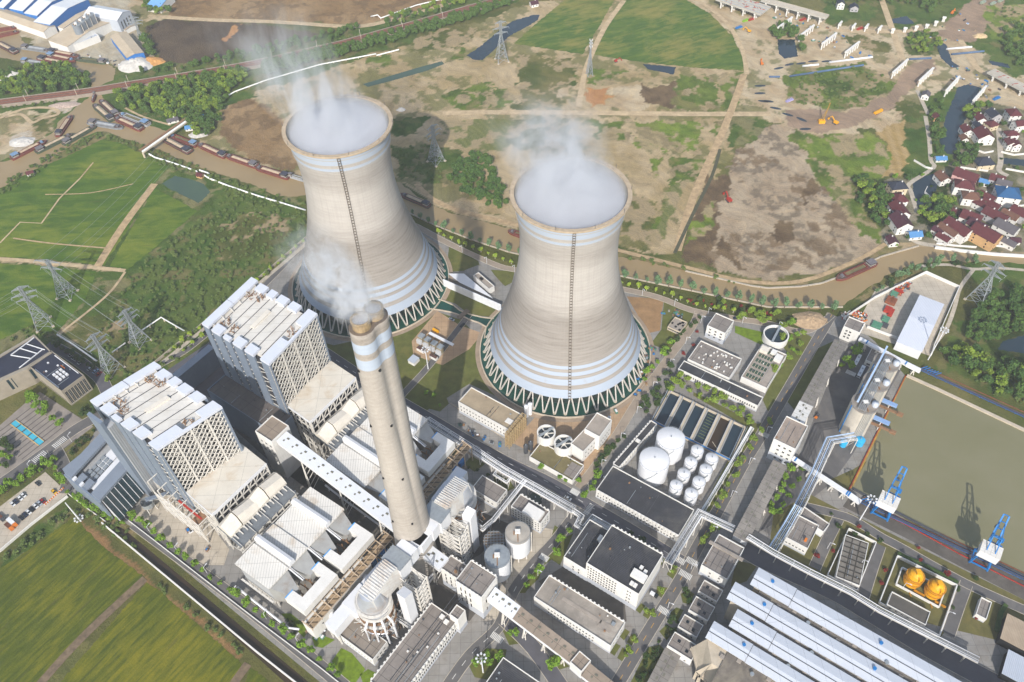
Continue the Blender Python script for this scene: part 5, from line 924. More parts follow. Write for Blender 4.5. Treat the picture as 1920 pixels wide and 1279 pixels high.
def precip(label,pl,pb,pr,h):
 F=Skew(pl,pb,pr,h);t=thing('precipitator',label,'precipitator',F.o,0,'precipitators');L,W,T=F.L,F.W,F.T
 m=MB(T);nb=6;zt=h-2.5
 m.box(1,L-1,1,W-1,9,zt);part('casing',m,M('casing_grey','a7a9ab',.6,.1,.06,.2,ribs=('X',.5)),t)
 for k in range(4):
  y0,y1=W*k/4,W*(k+1)/4-.15;m=MB(T);m.add([(-.8,y0,zt),(L+.8,y0,zt),(L+.8,y1,zt),(-.8,y1,zt),(-.8,y0,zt+.9),(L+.8,y0,zt+.9),(L+.8,y1,zt+1.7),(-.8,y1,zt+1.7)],[(0,1,5,4),(1,2,6,5),(2,3,7,6),(3,0,4,7),(4,5,6,7)]);part('roof_bay',m,WROOFB,t)
 for f in(.30,.78):
  m=MB(T);y=W*f;m.box(-1.2,L+1,y-1.9,y+1.9,zt+1,zt+4.6);m.add([(-1.2,y-1.9,zt+4.6),(L+1,y-1.9,zt+4.6),(L+1,y+1.9,zt+4.6),(-1.2,y+1.9,zt+4.6),(-1.2,y,zt+5.2),(L+1,y,zt+5.2)],[(0,1,5,4),(3,4,5,2),(0,4,3),(1,2,5)]);part('roof_monitor',m,WHITE2,t)
 m=MB(T)
 for i in range(7):
  for j in range(9):
   x,y=1.5+i*(L-3)/6,1.5+j*(W-3)/8
   if i in(0,6)or j in(0,8):m.box(x-.4,x+.4,y-.4,y+.4,0,9.5)
 for k in range(6):
  x=1.5+k*(L-3)/6;m.bar((x,1,0),(x+(L-3)/6,1,9),.4)
 part('leg_frame',m,STEEL,t)
 m=MB(T);m.box(0,L,-1.8,-.6,12,12.3);[m.bar((x*L/8,-1.8,13.3),((x+1)*L/8,-1.8,13.3),.15)for x in range(8)];[m.bar((x*L/8,-1.8,12),(x*L/8,-1.8,13.3),.15)for x in range(9)];part('side_walkway',m,STEEL,t)
 nf=4
 for k in range(nf):
  y0,y1=W*k/nf+.6,W*(k+1)/nf-.6;yc=(y0+y1)/2;m=MB(T);a=L-1;b=L+12;zc=h-10
  m.add([(a,y0,zt-.5),(a,y1,zt-.5),(a,y1,9),(a,y0,9),(b,yc-3,zc+3.4),(b,yc+3,zc+3.4),(b,yc+3,zc-3.4),(b,yc-3,zc-3.4)],[(0,1,5,4),(1,2,6,5),(2,3,7,6),(3,0,4,7),(4,5,6,7)]);part('outlet_funnel',m,M('funnel_grey','9b9b98',.55,.2,.08,.2,dirt='7f6f5f'),t)
 for k in range(2):
  y0,y1=W*k/2+2,W*(k+1)/2-2;m=MB(T);z=h-9;x0,x1,x2=L+10,L+18,L+25
  m.box(x1,x2,y0,y1,z-3,z+3.2);m.box(x0,x1,y0,y0+6,z-3,z+3.2);m.box(x0,x1,y1-6,y1,z-3,z+3.2);part('collector_duct',m,WHITE,t);m=MB(T)
  for yy in(y0,y1-6):m.box(x0-.15,x0+.5,yy,yy+6,z+2.2,z+3.3)
  part('blue_flange',m,M('flange_blue','4f9bd8',.5),t)
  m=MB(T)
  for yy in(y0+9,y0+13,y0+17):m.bar((x0+2,yy,6),(x0+2,yy,z),.5);m.bar((x0-3,yy,z-5),(x1,yy,z-3),.6)
  part('duct_props',m,RUST,t)
 m=MB(T)
 for f in(.25,.5,.75):m.bar((L,W*f,zt),(L+11,W*f,h-6),.7);m.bar((L,W*f+1.1,zt),(L+11,W*f+1.1,h-6),.3)
 part('gangways',m,WHITE2,t)
 x2,x3=L+25,L+31;zf=h-16
 m=MB(T);m.box(x2-1,x3,-1,W*.78,0,zf);part('fan_house',m,WHITE,t)
 m=MB(T);m.box(x2+1,x3+.2,-1,W+6,zf,zf+.5);part('fan_house_roof',m,M('fan_roof','9a8468',.9,0,.15,.3,joints=(20,3.4,.5)),t)
 m=MB(T);nbay=9
 for k in range(nbay+1):
  y=-1+k*(W+7)/nbay;m.bar((x2-1,y,zf+2.4),(x3+1,y,zf+1.),.55);m.bar((x3+1,y,0 if y>W*.78 else zf),(x3+1,y,zf+1.),.6)
 for xx in(x2-.5,x2+3.5,x3+1):m.bar((xx,-1,zf+1.2),(xx,W+6,zf+1.2),.4)
 for y in(W*.78,W*.9,W+6):m.bar((x2,y,6),(x3+1,y,6),.5);m.bar((x2,y,0),(x2,y,zf),.6)
 part('bay_frame',m,M('frame_beige','b09d86',.7,0,.12,.4),t)
 m=MB(T);[m.box(x2,x2+4,y,y+5,0,4)for y in(W*.83,W*.95)];part('fan_motor',m,BLUEP,t)
 m=MB(T)
 for k in range(3):m.box(x3-.1,x3+.12,6+k*17,7+k*17,8,9.3)
 part('wall_vent',m,DARKST,t)
 for k in range(2):
  m=MB(T);y=W*(.22+.45*k);p,q=Vector((x3-1,y,7)),Vector((x3+9,y,9));m.tube([p,q],2.4,16);part('fan_outlet',m,WHITE2,t,smooth=True)
 m=MB(T)
 if True:
  pts=[(-3,-5,4),(L*.3,-5.5,4),(L+14,-6,4),(L+20,-3,4)];m.tube(pts,.7,8);[m.bar((x,-5.4,0),(x,-5.4,4),.5)for x in(0,L*.3,L*.6,L,L+12)]
 part('ash_pipe',m,WHITE2,t);return t
precip('nearer white roofed precipitator block, its long white fan house facing the canal road',(440,1056),(501,1101),(643,951),31)
precip('farther white roofed precipitator block, partly behind the chimney',(611,862),(681,910),(800,783),31)
SILV=M('absorber_silver','b9bdc3',.35,.5,.06,.2,dirt='a98f74');RIBW=M('ribbed_duct','cfcdc8',.5,.1,.05,.2,ribs=('X',.45),dirt='a98f74')
def absorber(label,ctr,ang,kind):
 c=P(*ctr,0);t=thing('absorber',label,'absorber tower',(c.x,c.y,0),ang,'silver absorbers')
 m=MB();r=8.6;m.rings([(r+1.4,0),(r+1.4,9),(r,10),(r,36),(r-1.4,41),(6,45),(2.5,46)],40,cap1=True);part('vessel',m,SILV,t,smooth=False)
 for z in(12,17,22,27,33):
  m=MB();m.rings([(r+.1,z),(r+1.8,z+.1),(r+1.8,z+.4),(r+.1,z+.4)],40);[m.bar(((r+1.7)*math.cos(k*.393),(r+1.7)*math.sin(k*.393),z),((r+1.7)*math.cos(k*.393),(r+1.7)*math.sin(k*.393),z+1.5),.16)for k in range(16)]
  m.rings([(r+1.65,z+1.4),(r+1.8,z+1.4),(r+1.8,z+1.55),(r+1.65,z+1.55)],40);part('gallery_ring',m,RUST if z in(12,22)else STEEL,t)
 m=MB();prof=[]
 for k in range(8):
  a=k/7;x=-4+22*a;z=45.5+3.5*math.sin(a*1.7);prof.append((x,7.2-.6*a,z,38-4*a))
 for i in range(7):
  x0,w0,z0,b0=prof[i];x1,w1,z1,b1=prof[i+1]
  m.add([(x0,-w0,b0),(x0,w0,b0),(x0,w0*.7,z0),(x0,-w0*.7,z0),(x1,-w1,b1),(x1,w1,b1),(x1,w1*.7,z1),(x1,-w1*.7,z1)],[(3,7,6,2),(0,4,7,3),(1,2,6,5),(0,3,2,1),(4,5,6,7)])
  m.bar((x0,-w0*.72,z0+.15),(x0,w0*.72,z0+.15),.5,.5);m.bar(((x0+x1)/2,-w1*.72,(z0+z1)/2+.15),((x0+x1)/2,w1*.72,(z0+z1)/2+.15),.5,.5)
 part('outlet_hood',m,RIBW,t)
 m=MB();m.box(18,27,-6.5,6.5,34,47.5);part('damper_box',m,WHITE2,t);m=MB();m.box(27,34,-5.6,5.6,36,47);m.box(34,44,-5,5,37,45.5);part('outlet_duct',m,WHITE2,t)
 m=MB();m.box(17.5,27.5,-7,7,47.6,48);[m.bar((17.5+k*2,sg*7,48),(17.5+k*2,sg*7,49.2),.15)for k in range(6)for sg in(-1,1)];part('top_platform',m,GALV,t)
 s_=kind
 m=MB();y0,y1=s_*(r+2),s_*(r+10);ya,yb=min(y0,y1),max(y0,y1);m.box(-23,22,ya,yb,12,21);m.add([(22,ya,12),(22,yb,12),(22,yb,21),(22,ya,21),(34,ya+s_*0,14),(34,yb,14),(34,yb,17),(34,ya,17)],[(3,7,6,2),(0,4,7,3),(1,2,6,5),(4,5,6,7)]);part('inlet_duct',m,WHITE2,t)
 m=MB();[m.bar((x,y,0),(x,y,12),.8)for x in(-22,-8,4,18)for y in(ya+.5,yb-.5)];[m.bar((x,ya+.5,1),(x,yb-.5,11),.4)for x in(-22,-8,4,18)];part('duct_trestle',m,STEEL,t)
 m=MB();m.box(-9,6,min(s_*5,y1),max(s_*5,y1),13,22);part('inlet_bend',m,WHITE2,t)
 m=MB();y=-s_*15;m.box(8,14,y-3,y+3,0,42);m.add([(8,y-3,42),(14,y-3,42),(14,y+3,42),(8,y+3,42),(8,y-3,44),(8,y+3,44)],[(0,1,4),(2,3,5),(1,2,5,4),(3,0,4,5)]);part('lift_shaft',m,WHITE2,t)
 m=MB();st=[(17,y-3),(26,y-3),(26,y+12),(17,y+12)]
 if s_<0:st=[(17,y+3),(26,y+3),(26,y-12),(17,y-12)]
 for px_,py_ in st:m.bar((px_,py_,0),(px_,py_,40),.8)
 for q in range(8):
  z=q*5
  for(a,b)in zip(st,st[1:]+st[:1]):m.bar((*a,z),(*b,z),.5);m.bar((*a,z),(*b,z+5),.4);m.bar((*b,z),(*a,z+5),.4)
 part('steel_tower',m,STEEL,t)
 m=MB()
 for k in range(4):
  a=math.pi+.3+k*.4;R1,R2=r+1.2,r+5;ca,sa=math.cos(a),math.sin(a)
  m.tube([(R1*ca,R1*sa,27),(R2*ca,R2*sa,25),(R2*ca,R2*sa,3),(R2*ca+1,R2*sa,.5)],.7,8)
 part('slurry_pipe',m,WHITE2,t)
 m=MB();rr_=random.Random(4)
 for k in range(60):
  a=rr_.uniform(0,6.28);R1=rr_.uniform(r+1,r+4.5);z=rr_.uniform(2,20);p=Vector((R1*math.cos(a),R1*math.sin(a),z));m.bar(p,p+Vector((rr_.uniform(-3,3),rr_.uniform(-3,3),rr_.uniform(-3,3))),.35)
 part('steelwork',m,RUST,t)
 m=MB();rr_=random.Random(9)
 for k in range(60):
  a=rr_.uniform(0,6.28);R1=rr_.uniform(r+1,r+4.5);z=rr_.uniform(2,26);p=Vector((R1*math.cos(a),R1*math.sin(a),z));m.bar(p,p+Vector((rr_.uniform(-4,4),rr_.uniform(-4,4),rr_.uniform(-4,4))),.3)
 part('platform_steelwork',m,STEEL,t);return t
absorber('nearer silver absorber tower with a ribbed white hood, left of the chimney foot',(716,1170.5),ANG_A-.02,1)
absorber('farther silver absorber tower with a ribbed white hood, right of the chimney',(868.5,980),ANG_A+math.pi+.05,-1)
def gallery(label,p0,z0,p1,z1,w,h,roof,wall=None,posts=4,lights=0,blue=(),group=None,n_='conveyor_gallery'):
 a,b=P(*p0,z0),P(*p1,z1);d=b-a;L=d.length;ang=math.atan2(d.y,d.x);t=thing(n_,label,'conveyor gallery',(a.x,a.y,0),ang,group);hl=math.hypot(d.x,d.y);sl=(z1-z0)/hl
 def bx(m,x0,x1,y0,y1,lo,hi):
  m.add([(x0,y0,z0+sl*x0+lo),(x1,y0,z0+sl*x1+lo),(x1,y1,z0+sl*x1+lo),(x0,y1,z0+sl*x0+lo),(x0,y0,z0+sl*x0+hi),(x1,y0,z0+sl*x1+hi),(x1,y1,z0+sl*x1+hi),(x0,y1,z0+sl*x0+hi)],[(0,3,2,1),(0,1,5,4),(1,2,6,5),(2,3,7,6),(3,0,4,7),(4,5,6,7)])
 m=MB();bx(m,0,hl,-w/2,w/2,-h,-.25);part('walls',m,wall or WHITE2,t);m=MB();bx(m,-.2,hl+.2,-w/2-.3,w/2+.3,-.25,0);part('roof',m,roof,t)
 if lights:
  me=MB();me.box(-.9,.9,-.6,.6,-.02,.16);mm=me.mesh('skylight',M('skylight_grey','6f6d60',.4))
  for k in range(lights):
   x=hl*(k+.5)/lights
   for dx,yy in((-.9,-w*.14),(.9,w*.14)):link('skylight',mm,t,(x+dx,yy,z0+sl*x),0)
 for k in range(posts):
  x=hl*(k+.6)/posts;m=MB();zt=z0+sl*x-h
  for yy in(-w/2+.4,w/2-.4):m.bar((x-.8,yy*1.3,0),(x,yy,zt),.8);m.bar((x+1.4,yy*1.3,0),(x,yy,zt),.5)
  for q in range(int(zt/6)):m.bar((x,-w/2,q*6),(x,w/2,q*6+6),.35)
  part('trestle',m,STEEL,t)
 for f in blue:m=MB();bx(m,hl*f-.5,hl*f+.5,-w/2-.4,w/2+.4,-.2,.12);part('blue_joint',m,BLUEP,t)
 return t
GROOF=M('gallery_roof','c9ccd0',.5,.05,.03,.15);GREYG=M('grey_gallery_roof','77726c',.9,0,.12,.12,joints=(4,9,.08),dirt='8b857d')
gallery('long white sloping gallery with skylights running from the head house to the chimney',(528,818),42,(748,985),28,8.5,4.5,GROOF,posts=3,lights=13)
gallery('short white gallery joining the chimney foot to the stepped white tower',(800,1033),25,(832,1057),24,8.5,4.5,GROOF,posts=1,lights=2)
gallery('white gallery leaving the white tower towards the lower right',(921,1112),23,(968,1148),18,8,4.5,GROOF,posts=1,lights=4)
gallery('brown roofed lower gallery continuing to the bottom edge',(968,1148),17.8,(1078,1232),9,8,4.5,BROWNROOF,posts=3,lights=7)
bld('drive_house','small brown roofed house at the end of the brown roofed gallery',(1069,1241),(1093,1262),(1108,1238),11,(),roof=BROWNROOF,plinth=1)
gallery('low brown roofed gallery leaving the small end house at the bottom edge',(1098,1255),8,(1160,1305),5,8,4.5,BROWNROOF,posts=1,lights=2)
gallery('long grey roofed gallery rising beside the dark asphalt yard',(1577,640),11,(1497,785),17,9,5,GREYG,posts=4,lights=14);gallery('short white section where the long grey gallery meets the tall transfer tower',(1512,757),16.5,(1493,792),18,9,5,WROOF,posts=0,lights=3)
gallery('grey roofed gallery running down from the tall transfer tower along the trees',(1463,868),12,(1388,1010),7,9,5,GREYG,posts=3,lights=8)
gallery('low grey gallery beside the oval gardens at the bottom edge',(1262,1222),5,(1222,1300),5,9,4.5,GREYG,posts=0,lights=5)
gallery('slim white conveyor from the tall transfer tower to the coal quay',(1487,858),9,(1592,926),7,2.6,2,WHITE2,posts=5,blue=(.05,.97));gallery('slim white conveyor end piece beside the first blue crane',(1592,926),7,(1614,941),6,3,2.2,WHITE2,posts=1,blue=(.02,))
gallery('slim white conveyor from the upper transfer house towards the silos',(1612,634),9,(1700,681),8,2.8,2,WHITE2,posts=4,blue=(.16,.99));gallery('slim white conveyor end piece at the corner of the basin',(1700,681),8,(1726,694),6,3,2.2,WHITE2,posts=1)
for nm,a_,b_,lab in(('quay_conveyor',(1726,694),(1960,800),'blue trough conveyor along the upper basin quay'),('quay_conveyor',(1614,941),(1960,1105),'blue trough conveyor and red rails along the crane quay')):
 a,b=P(*a_,0),P(*b_,0);d=(b-a).normalized();n_=Vector((-d.y,d.x,0));t=thing(nm,lab,'conveyor',a);m=MB();z=Vector((0,0,1.6));m.bar(n_*-1+z,b-a+n_*-1+z,1.3,.4);part('trough',m,DARKST,t);m=MB();[m.bar(n_*(-1+e)+z,b-a+n_*(-1+e)+z,.22,.6)for e in(-.75,.75)];part('side_rail',m,M('quay_blue','2c5288',.6,.1,.2,.3),t);m=MB();L=(b-a).length
 [m.bar(d*k+n_*-1,d*k+n_*-1+z,.3)for k in range(0,int(L),6)];part('supports',m,BLUEP,t);m=MB();[m.bar(n_*e+Vector((0,0,.35)),b-a+n_*e+Vector((0,0,.35)),.45,.5)for e in(1.5,4.)];part('rail',m,M('rail_rust','7b4a34',.8,0,.2,.5),t);m=MB();r_=random.Random(2)
 [m.bar(d*k+n_*1+Vector((0,0,1)),d*(k+3)+n_*(2+r_.random())+Vector((0,0,3.5)),.5)for k in range(0,12,2)];part('tail_frame',m,BLUEP,t)
def rack(label,px,z,w,n=4,r=.38,step=10,mats=None,name='pipe_rack'):
 pts=[P(*q,z)for q in px];t=thing(name,label,'pipe rack',(pts[0].x,pts[0].y,0));o=Vector((pts[0].x,pts[0].y,0));cols=mats or[WHITE2,WHITE2,GALV,WHITE2]
 def offs(e,dz):
  q=[]
  for i,p in enumerate(pts):
   d0=(pts[i]-pts[i-1])if i else(pts[1]-pts[0]);d1=(pts[i+1]-pts[i])if i<len(pts)-1 else d0;d0=d0 .normalized();d1=d1 .normalized();n0=Vector((-d0 .y,d0 .x,0));n1=Vector((-d1 .y,d1 .x,0));mm=(n0+n1);mm=mm/max(.6,mm.dot(n0));q.append(p+mm*e+Vector((0,0,dz))-o)
  return q
 for k in range(n):m=MB();m.tube(offs((k-(n-1)/2)*w/n,.5+(k%2)*.25),r*(.85 if k==0 else.62-.1*(k%3)),8);part('pipe',m,cols[k%len(cols)],t,smooth=True)
 m=MB();[m.bar(p,q,.3,.5)for e in(-w/2,w/2)for p,q in zip(offs(e,0),offs(e,0)[1:])];part('girder',m,STEEL,t)
 L_,R_=offs(-w/2,0),offs(w/2,0);m=MB();
 for a,b in zip(along(L_,step),along(R_,step)):m.bar(a,b,.4);m.bar(a,Vector((a.x,a.y,0)),.45);m.bar(b,Vector((b.x,b.y,0)),.45);m.bar(Vector((a.x,a.y,0)),b,.25)
 part('trestle',m,STEEL,t);return t
rack('wide white pipe rack along the main road below the cooling towers',[(800,787),(820,800),(880,838),(945,881),(1010,918),(1076,956)],8,6,6,.5)
rack('white expansion loop of pipes beside the wide rack, above the small lawns',[(936,876),(927,890),(950,905),(962,890)],7,1.6,2)
rack('white pipe rack stepping round the dark roofed annex to the main hall',[(1074,957),(1090,968),(1082,984),(1094,992),(1112,970),(1150,992),(1245,1050)],8,3.4,4)
rack('white pipe rack with black trays crossing between the dark roofed halls',[(1253,1056),(1312,962),(1376,992)],9,5,5,.5);rack('white pipe rack from the grey gallery to the walled yards',[(1402,1006),(1450,1036),(1520,1073),(1595,1110),(1650,1144),(1740,1190),(1835,1238)],7.5,4,4,.45)
rack('white pipe run along the outer edge of the settling pools',[(1410,802),(1385,845),(1350,905),(1318,958)],4,2.6,3,.5);rack('pale pipe rack against the wall below the chimney',[(816,1075),(790,1105),(750,1150),(718,1195)],6,2.6,4,.4,8)
rack('pale pipe bridge crossing from the nearer absorber to the long gridded roof building',[(733,1150),(745,1158),(772,1176)],8,3,3,.4,10);rack('brown pipe rack between the farther absorber and the stepped roof building',[(880,975),(905,992),(925,975),(965,925),(985,900)],8,3,4,.4,9)
rack('pale blue pipe bridge from the silos over the quay road, upper leg',[(1604,818),(1556,826),(1528,890),(1498,950)],16,6,6,.45,16,[M('pale_blue_rail','a8bfdc',.5,.1,.08),GALV,WHITE2]);rack('pale blue pipe bridge descending beside the trees, lower leg',[(1498,950),(1478,985),(1450,1030)],13,6,6,.45,14,[M('pale_blue_rail','a8bfdc'),GALV])
WP=M('white_pipe','d8d8d4',.5,0,.03)
def pipeline(label,px,z=1.6,r=.75,mat=WP,group=None):
 pts=[P(*q,z)for q in px];t=thing('pipeline',label,'pipeline',(pts[0].x,pts[0].y,0),0,group);o=Vector((pts[0].x,pts[0].y,0));m=MB();m.tube([p-o for p in pts],r,8);part('pipe',m,mat,t,smooth=True);m=MB()
 for p in along(pts,14,4):m.box(p.x-o.x-.5,p.x-o.x+.5,p.y-o.y-.5,p.y-o.y+.5,0,z-.3)
 part('support_footings',m,CONC,t)
pipeline('long white pipeline following the left river bank past the red hut',[(277,287),(290,295),(320,304),(369,321),(371,327),(378,325),(390,333),(393,333),(392,326),(389,324),(374,319)]);pipeline('white pipeline from the red hut to behind the farther cooling tower',[(391,334),(430,349),(480,366),(530,381),(573,394)])
pipeline('white pipeline on the far side of the railway woods',[(695,31),(708,28),(714,34),(722,31),(780,10),(830,-2)]);pipeline('white pipeline beside the pale track below the railway',[(400,196),(440,172),(500,150),(600,121),(705,101),(706,104),(748,93)])
pipeline('angled white pipe crossing the scrub beside the right hand lattice pylon',[(243,635),(302,595),(345,620)],3,.6);pipeline('white pipe along the far side of the shaded street',[(107,627),(140,648),(181,677)],2,.7);pipeline('white pipe running to the double legged pylon',[(210,661),(235,643)],2,.5)
RIB=M('shed_sheet','b3b8c0',.5,.05,.03,.12,joints=(8,100,.04));ZS=26
t=thing('coal_shed','huge coal shed with long white roof strips and a many sided concrete end','coal shed',P(1420,1200,0));o=P(1420,1200,0)
strips=[((1424,1066),(1414,1085),800,9),((1380,1088),(1366,1118),790,14),((1388,1136),(1373,1162),780,11),((1340,1160),(1325,1190),770,14)]
Bv=(P(1800,1277,ZS)-P(1440,1075,ZS)).normalized();Nv=Vector((-Bv.y,Bv.x,0))
def shedT(p):q=P(*p,ZS)-o;return q
starts=[((1422,1067),(1457,1116)),((1377,1088),(1415,1135)),((1388,1137),(1418,1184)),((1339,1162),(1375,1214))]
org=shedT((1400,1120));ang_=math.atan2(Bv.y,Bv.x);T=Matrix.Translation(Vector((org.x,org.y,0)))@Matrix.Rotation(ang_,4,'Z')
def loc2(p):q=shedT(p)-org;c,n=math.cos(-ang_),math.sin(-ang_);return q.x*c-q.y*n,q.x*n+q.y*c
rowsy=[]
SD=[((1424,1066),(1410,1088),(1467,1095),9),((1381,1087),(1366,1117),(1425,1118),7),((1386,1136),(1374,1162),(1430,1170),7),((1341,1161),(1326,1191),(1388,1195),7)]
for i,(a,b,cjoint,_)in enumerate(SD):
 x0=min(loc2(a)[0],loc2(b)[0]);y1=loc2((1525,(1121.8,1175.5,1226,1277)[i]))[1];y0=loc2((1525,(1150,1203.5,1254.5,1305)[i]))[1];rowsy.append((x0,y0,y1));x1=x0+23;LEN=190
 for(xs,xe,lift)in((x0,x1,0.),(x1+.25,LEN,-.6)):
  m=MB(T);yc=y0+(y1-y0)*.38;z=ZS+lift
  m.box(xs,xe,y0-3.1,y1,z-1.9,z-.9);m.add([(xs,y0-3.2,z-.9),(xe,y0-3.2,z-.9),(xe,yc,z+.5),(xs,yc,z+.5),(xs,y1+.2,z),(xe,y1+.2,z)],[(0,1,2,3),(3,2,5,4),(0,3,4)]);m.bar((xs,y0+.6,z+.1),(xe,y0+.6,z+.1),.3,.3,1);part('roof_strip',m,[RIB,DARKST],t)
 me=MB();me.box(-.9,.9,-.8,.8,0,.14);mm=me.mesh('skylight',M('skylight_grey','6f6d60'))
 for k in range(int((LEN-x0)/10.5)):
  x=x0+6+k*10.5
  for dx,dy in((0,-1.),(.9,1.)):link('skylight',mm,t,tuple(T@Vector((x+dx,yc+(y1-yc)*.45+dy,ZS-.15+(0 if x<x1 else-.5)))),ang_)
 m=MB(T)
 for k in range(3):xx=x0+10+k*62+9*(i%2);m.cyl(xx,yc+1.5,1.,ZS-.3,ZS+1.,8)
 part('blue_vent',m,BLUEP,t)
m=MB(T);x0=min(r[0]for r in rowsy);ya,yb=rowsy[3][1]-26,rowsy[0][2]
m.box(rowsy[0][0]+6,190,ya,yb-1,4,ZS-2.6);part('inner_roof',m,M('shed_dark_roof','6a635b',.9,0,.25,.25,dirt='8a8170'),t)
me=MB();me.box(-1.2,1.2,-1.2,1.2,0,.5);mm=me.mesh('roof_hatch',FLATROOF2);mv=MB();mv.cyl(0,0,.8,0,1.4,10);mv.cyl(0,0,1.1,1.4,1.9,10);mvm=mv.mesh('ventilator',GALV);cnt=0
for i in range(4):
 yv=(rowsy[i][1]+(rowsy[i+1][2]if i<3 else rowsy[i][1]-9))/2-1
 for k in range(16):
  x=rowsy[min(i+1,3)][0]+26+k*8.5 if i<3 else rowsy[3][0]+12+k*8.5
  link('ventilator' if k%5==2 else 'roof_hatch',mvm if k%5==2 else mm,t,tuple(T@Vector((x,yv+(1.5 if k%2 else-1.5),ZS-2.6))),ang_)
m=MB(T)
for i in range(4):
 x0,y0,y1=rowsy[i];m.prism([(x0+2.5,y0-2.5),(x0+8,y1),(x0+30,y1),(x0+30,y0-2.5)],0,ZS-1.7)
part('end_wall',m,CONC,t)
m=MB(T);x0,y0,y1=rowsy[3]
EW=[(x0+1,y0-2.5),(x0+9,y0-13),(x0+22,y0-14),(x0+34,y0-23),(x0+48,y0-26),(x0+62,y0-40)]
for(a,b)in zip(EW,EW[1:]):
 m.add([(*a,ZS-3.4),(*b,ZS-3.4),(b[0]-2,b[1]-6,9),(a[0]-6,a[1]-4,9)],[(0,3,2,1)])
 for q in((a[0]-5,a[1]-3.5),(b[0]-2.5,b[1]-5.4)):m.bar((*q,0),(*q,10),1.6)
 m.bar((a[0]-5,a[1]-3.5,9),(b[0]-2.5,b[1]-5.4,9),1.4,2)
m.add([(p[0],p[1],ZS-3.4)for p in EW]+[(EW[-1][0],rowsy[3][1],ZS-3.4)],[tuple(range(7))]);part('faceted_end',m,CONC,t)
m=MB(T)
for k in range(6):
 x=30+k*26;y=rowsy[0][2]-1
 m.add([(x,y,ZS-5),(x+12,y,ZS-5),(x+12,y+5,ZS-9),(x,y+5,ZS-9),(x,y,ZS-9),(x+12,y,ZS-9)],[(0,3,2,1),(0,4,3),(1,2,5)])
part('side_buttress',m,FLATROOF2,t)
m=MB(T);m.box(rowsy[0][0]+10,190,rowsy[0][2]-1,rowsy[0][2]+.4,0,ZS-2.5);part('side_wall',m,CONC,t)
m=MB(T);m.bar((EW[4][0]-2,EW[4][1]+3,ZS-3.4),(EW[4][0]-2,EW[4][1]+3,ZS+2.5),1.4);m.bar((EW[4][0]-2,EW[4][1]+3,ZS+2.5),(EW[4][0]+4,EW[4][1]-3,ZS+2.),1.2);part('red_hoist',m,REDP,t)
STONE=M('office_stone','8d8577',.85,0,.1,.2);NAVY=M('navy_roof','23283a',.8,0,.15,.15,ribs=('Y',.3));RIBBLUE=M('ribbed_bluegrey','7f8894',.5,.1,.05,.2,ribs=('X',.55))
def wing():
 h=17;t=thing('office_building','stone office wing with roof frames and tall dark window strips, at the left edge','building',(0,0,0))
 q=[(-60,742),(10,710),(50,692),(60,684),(97,660),(64,627),(-60,700)];w_=[P(x,y,h)for x,y in q];m=MB();m.prism(w_,0,h-1);m.prism([P(x,y,h)for x,y in[(-60,742),(10,710),(50,692),(97,660),(95,657),(48,688),(8,706),(-60,737)]],h-1,h);m.prism([P(x,y,h)for x,y in[(-60,700),(64,627),(97,660),(94,660),(64,631),(-60,705)]],h-1,h);part('wall',m,STONE,t)
 m=MB();m.prism([P(x,y,h-.9)for x,y in[(-60,736),(8,705),(48,687),(93,659),(64,632),(-60,706)]],h-1.2,h-.85);part('roof',m,NAVY,t)
 m=MB()
 for p,q_ in(((20,666),(57,672)),((37,653),(70,663)),((50,645),(84,656)),((20,666),(64,633)),((36,690),(80,655))):m.bar(P(*p,h+.2),P(*q_,h+.2),.6)
 part('roof_frame',m,WHITE2,t)
 e0,e1=P(10,710,h),P(55,689,h);d=(e1-e0);n_=Vector((d.y,-d.x,0)).normalized()
 for k in range(6):
  p=e0 .lerp(e1,.02+k*.19);d1=d.normalized();m=MB();o_=n_*.08;m.add([p-d1*.9+o_-Vector((0,0,2)),p+d1*.9+o_-Vector((0,0,2)),p+d1*.9+o_-Vector((0,0,12.5)),p-d1*.9+o_-Vector((0,0,12.5))],[(0,3,2,1)]);part('window',m,GLASSB,t)
office_t=bld('office_building','stone clad office block with navy roof and tall dark window strips on its end wall',(54,686),(117,735),(157,703),17,[(1,1,7,1.5,12.5,1.5,3,.04,.96),(0,1,18,.7,2,1.2,3,.1,.9)],wall=STONE,roof=NAVY,par=1.2,plinth=0,snap=False,roofitems=[('cooler',.1+.18*(k%3),-.35+.3*(k//3),1.8,1.8,1.5,WHITE2)for k in range(9)]+[('duct',-.3,-.5,1.2,1.2,.7,WHITE2),('duct',-.2,.4,1.2,1.2,.7,WHITE2),('duct',-.6,.1,1.2,1.2,.7,WHITE2),('red_pipe',0,.55,5,.4,.5,ORANGE),('gutter',0,.88,30,.6,.3,WHITE2),('gutter',0,-.88,30,.6,.3,WHITE2)])
wing()
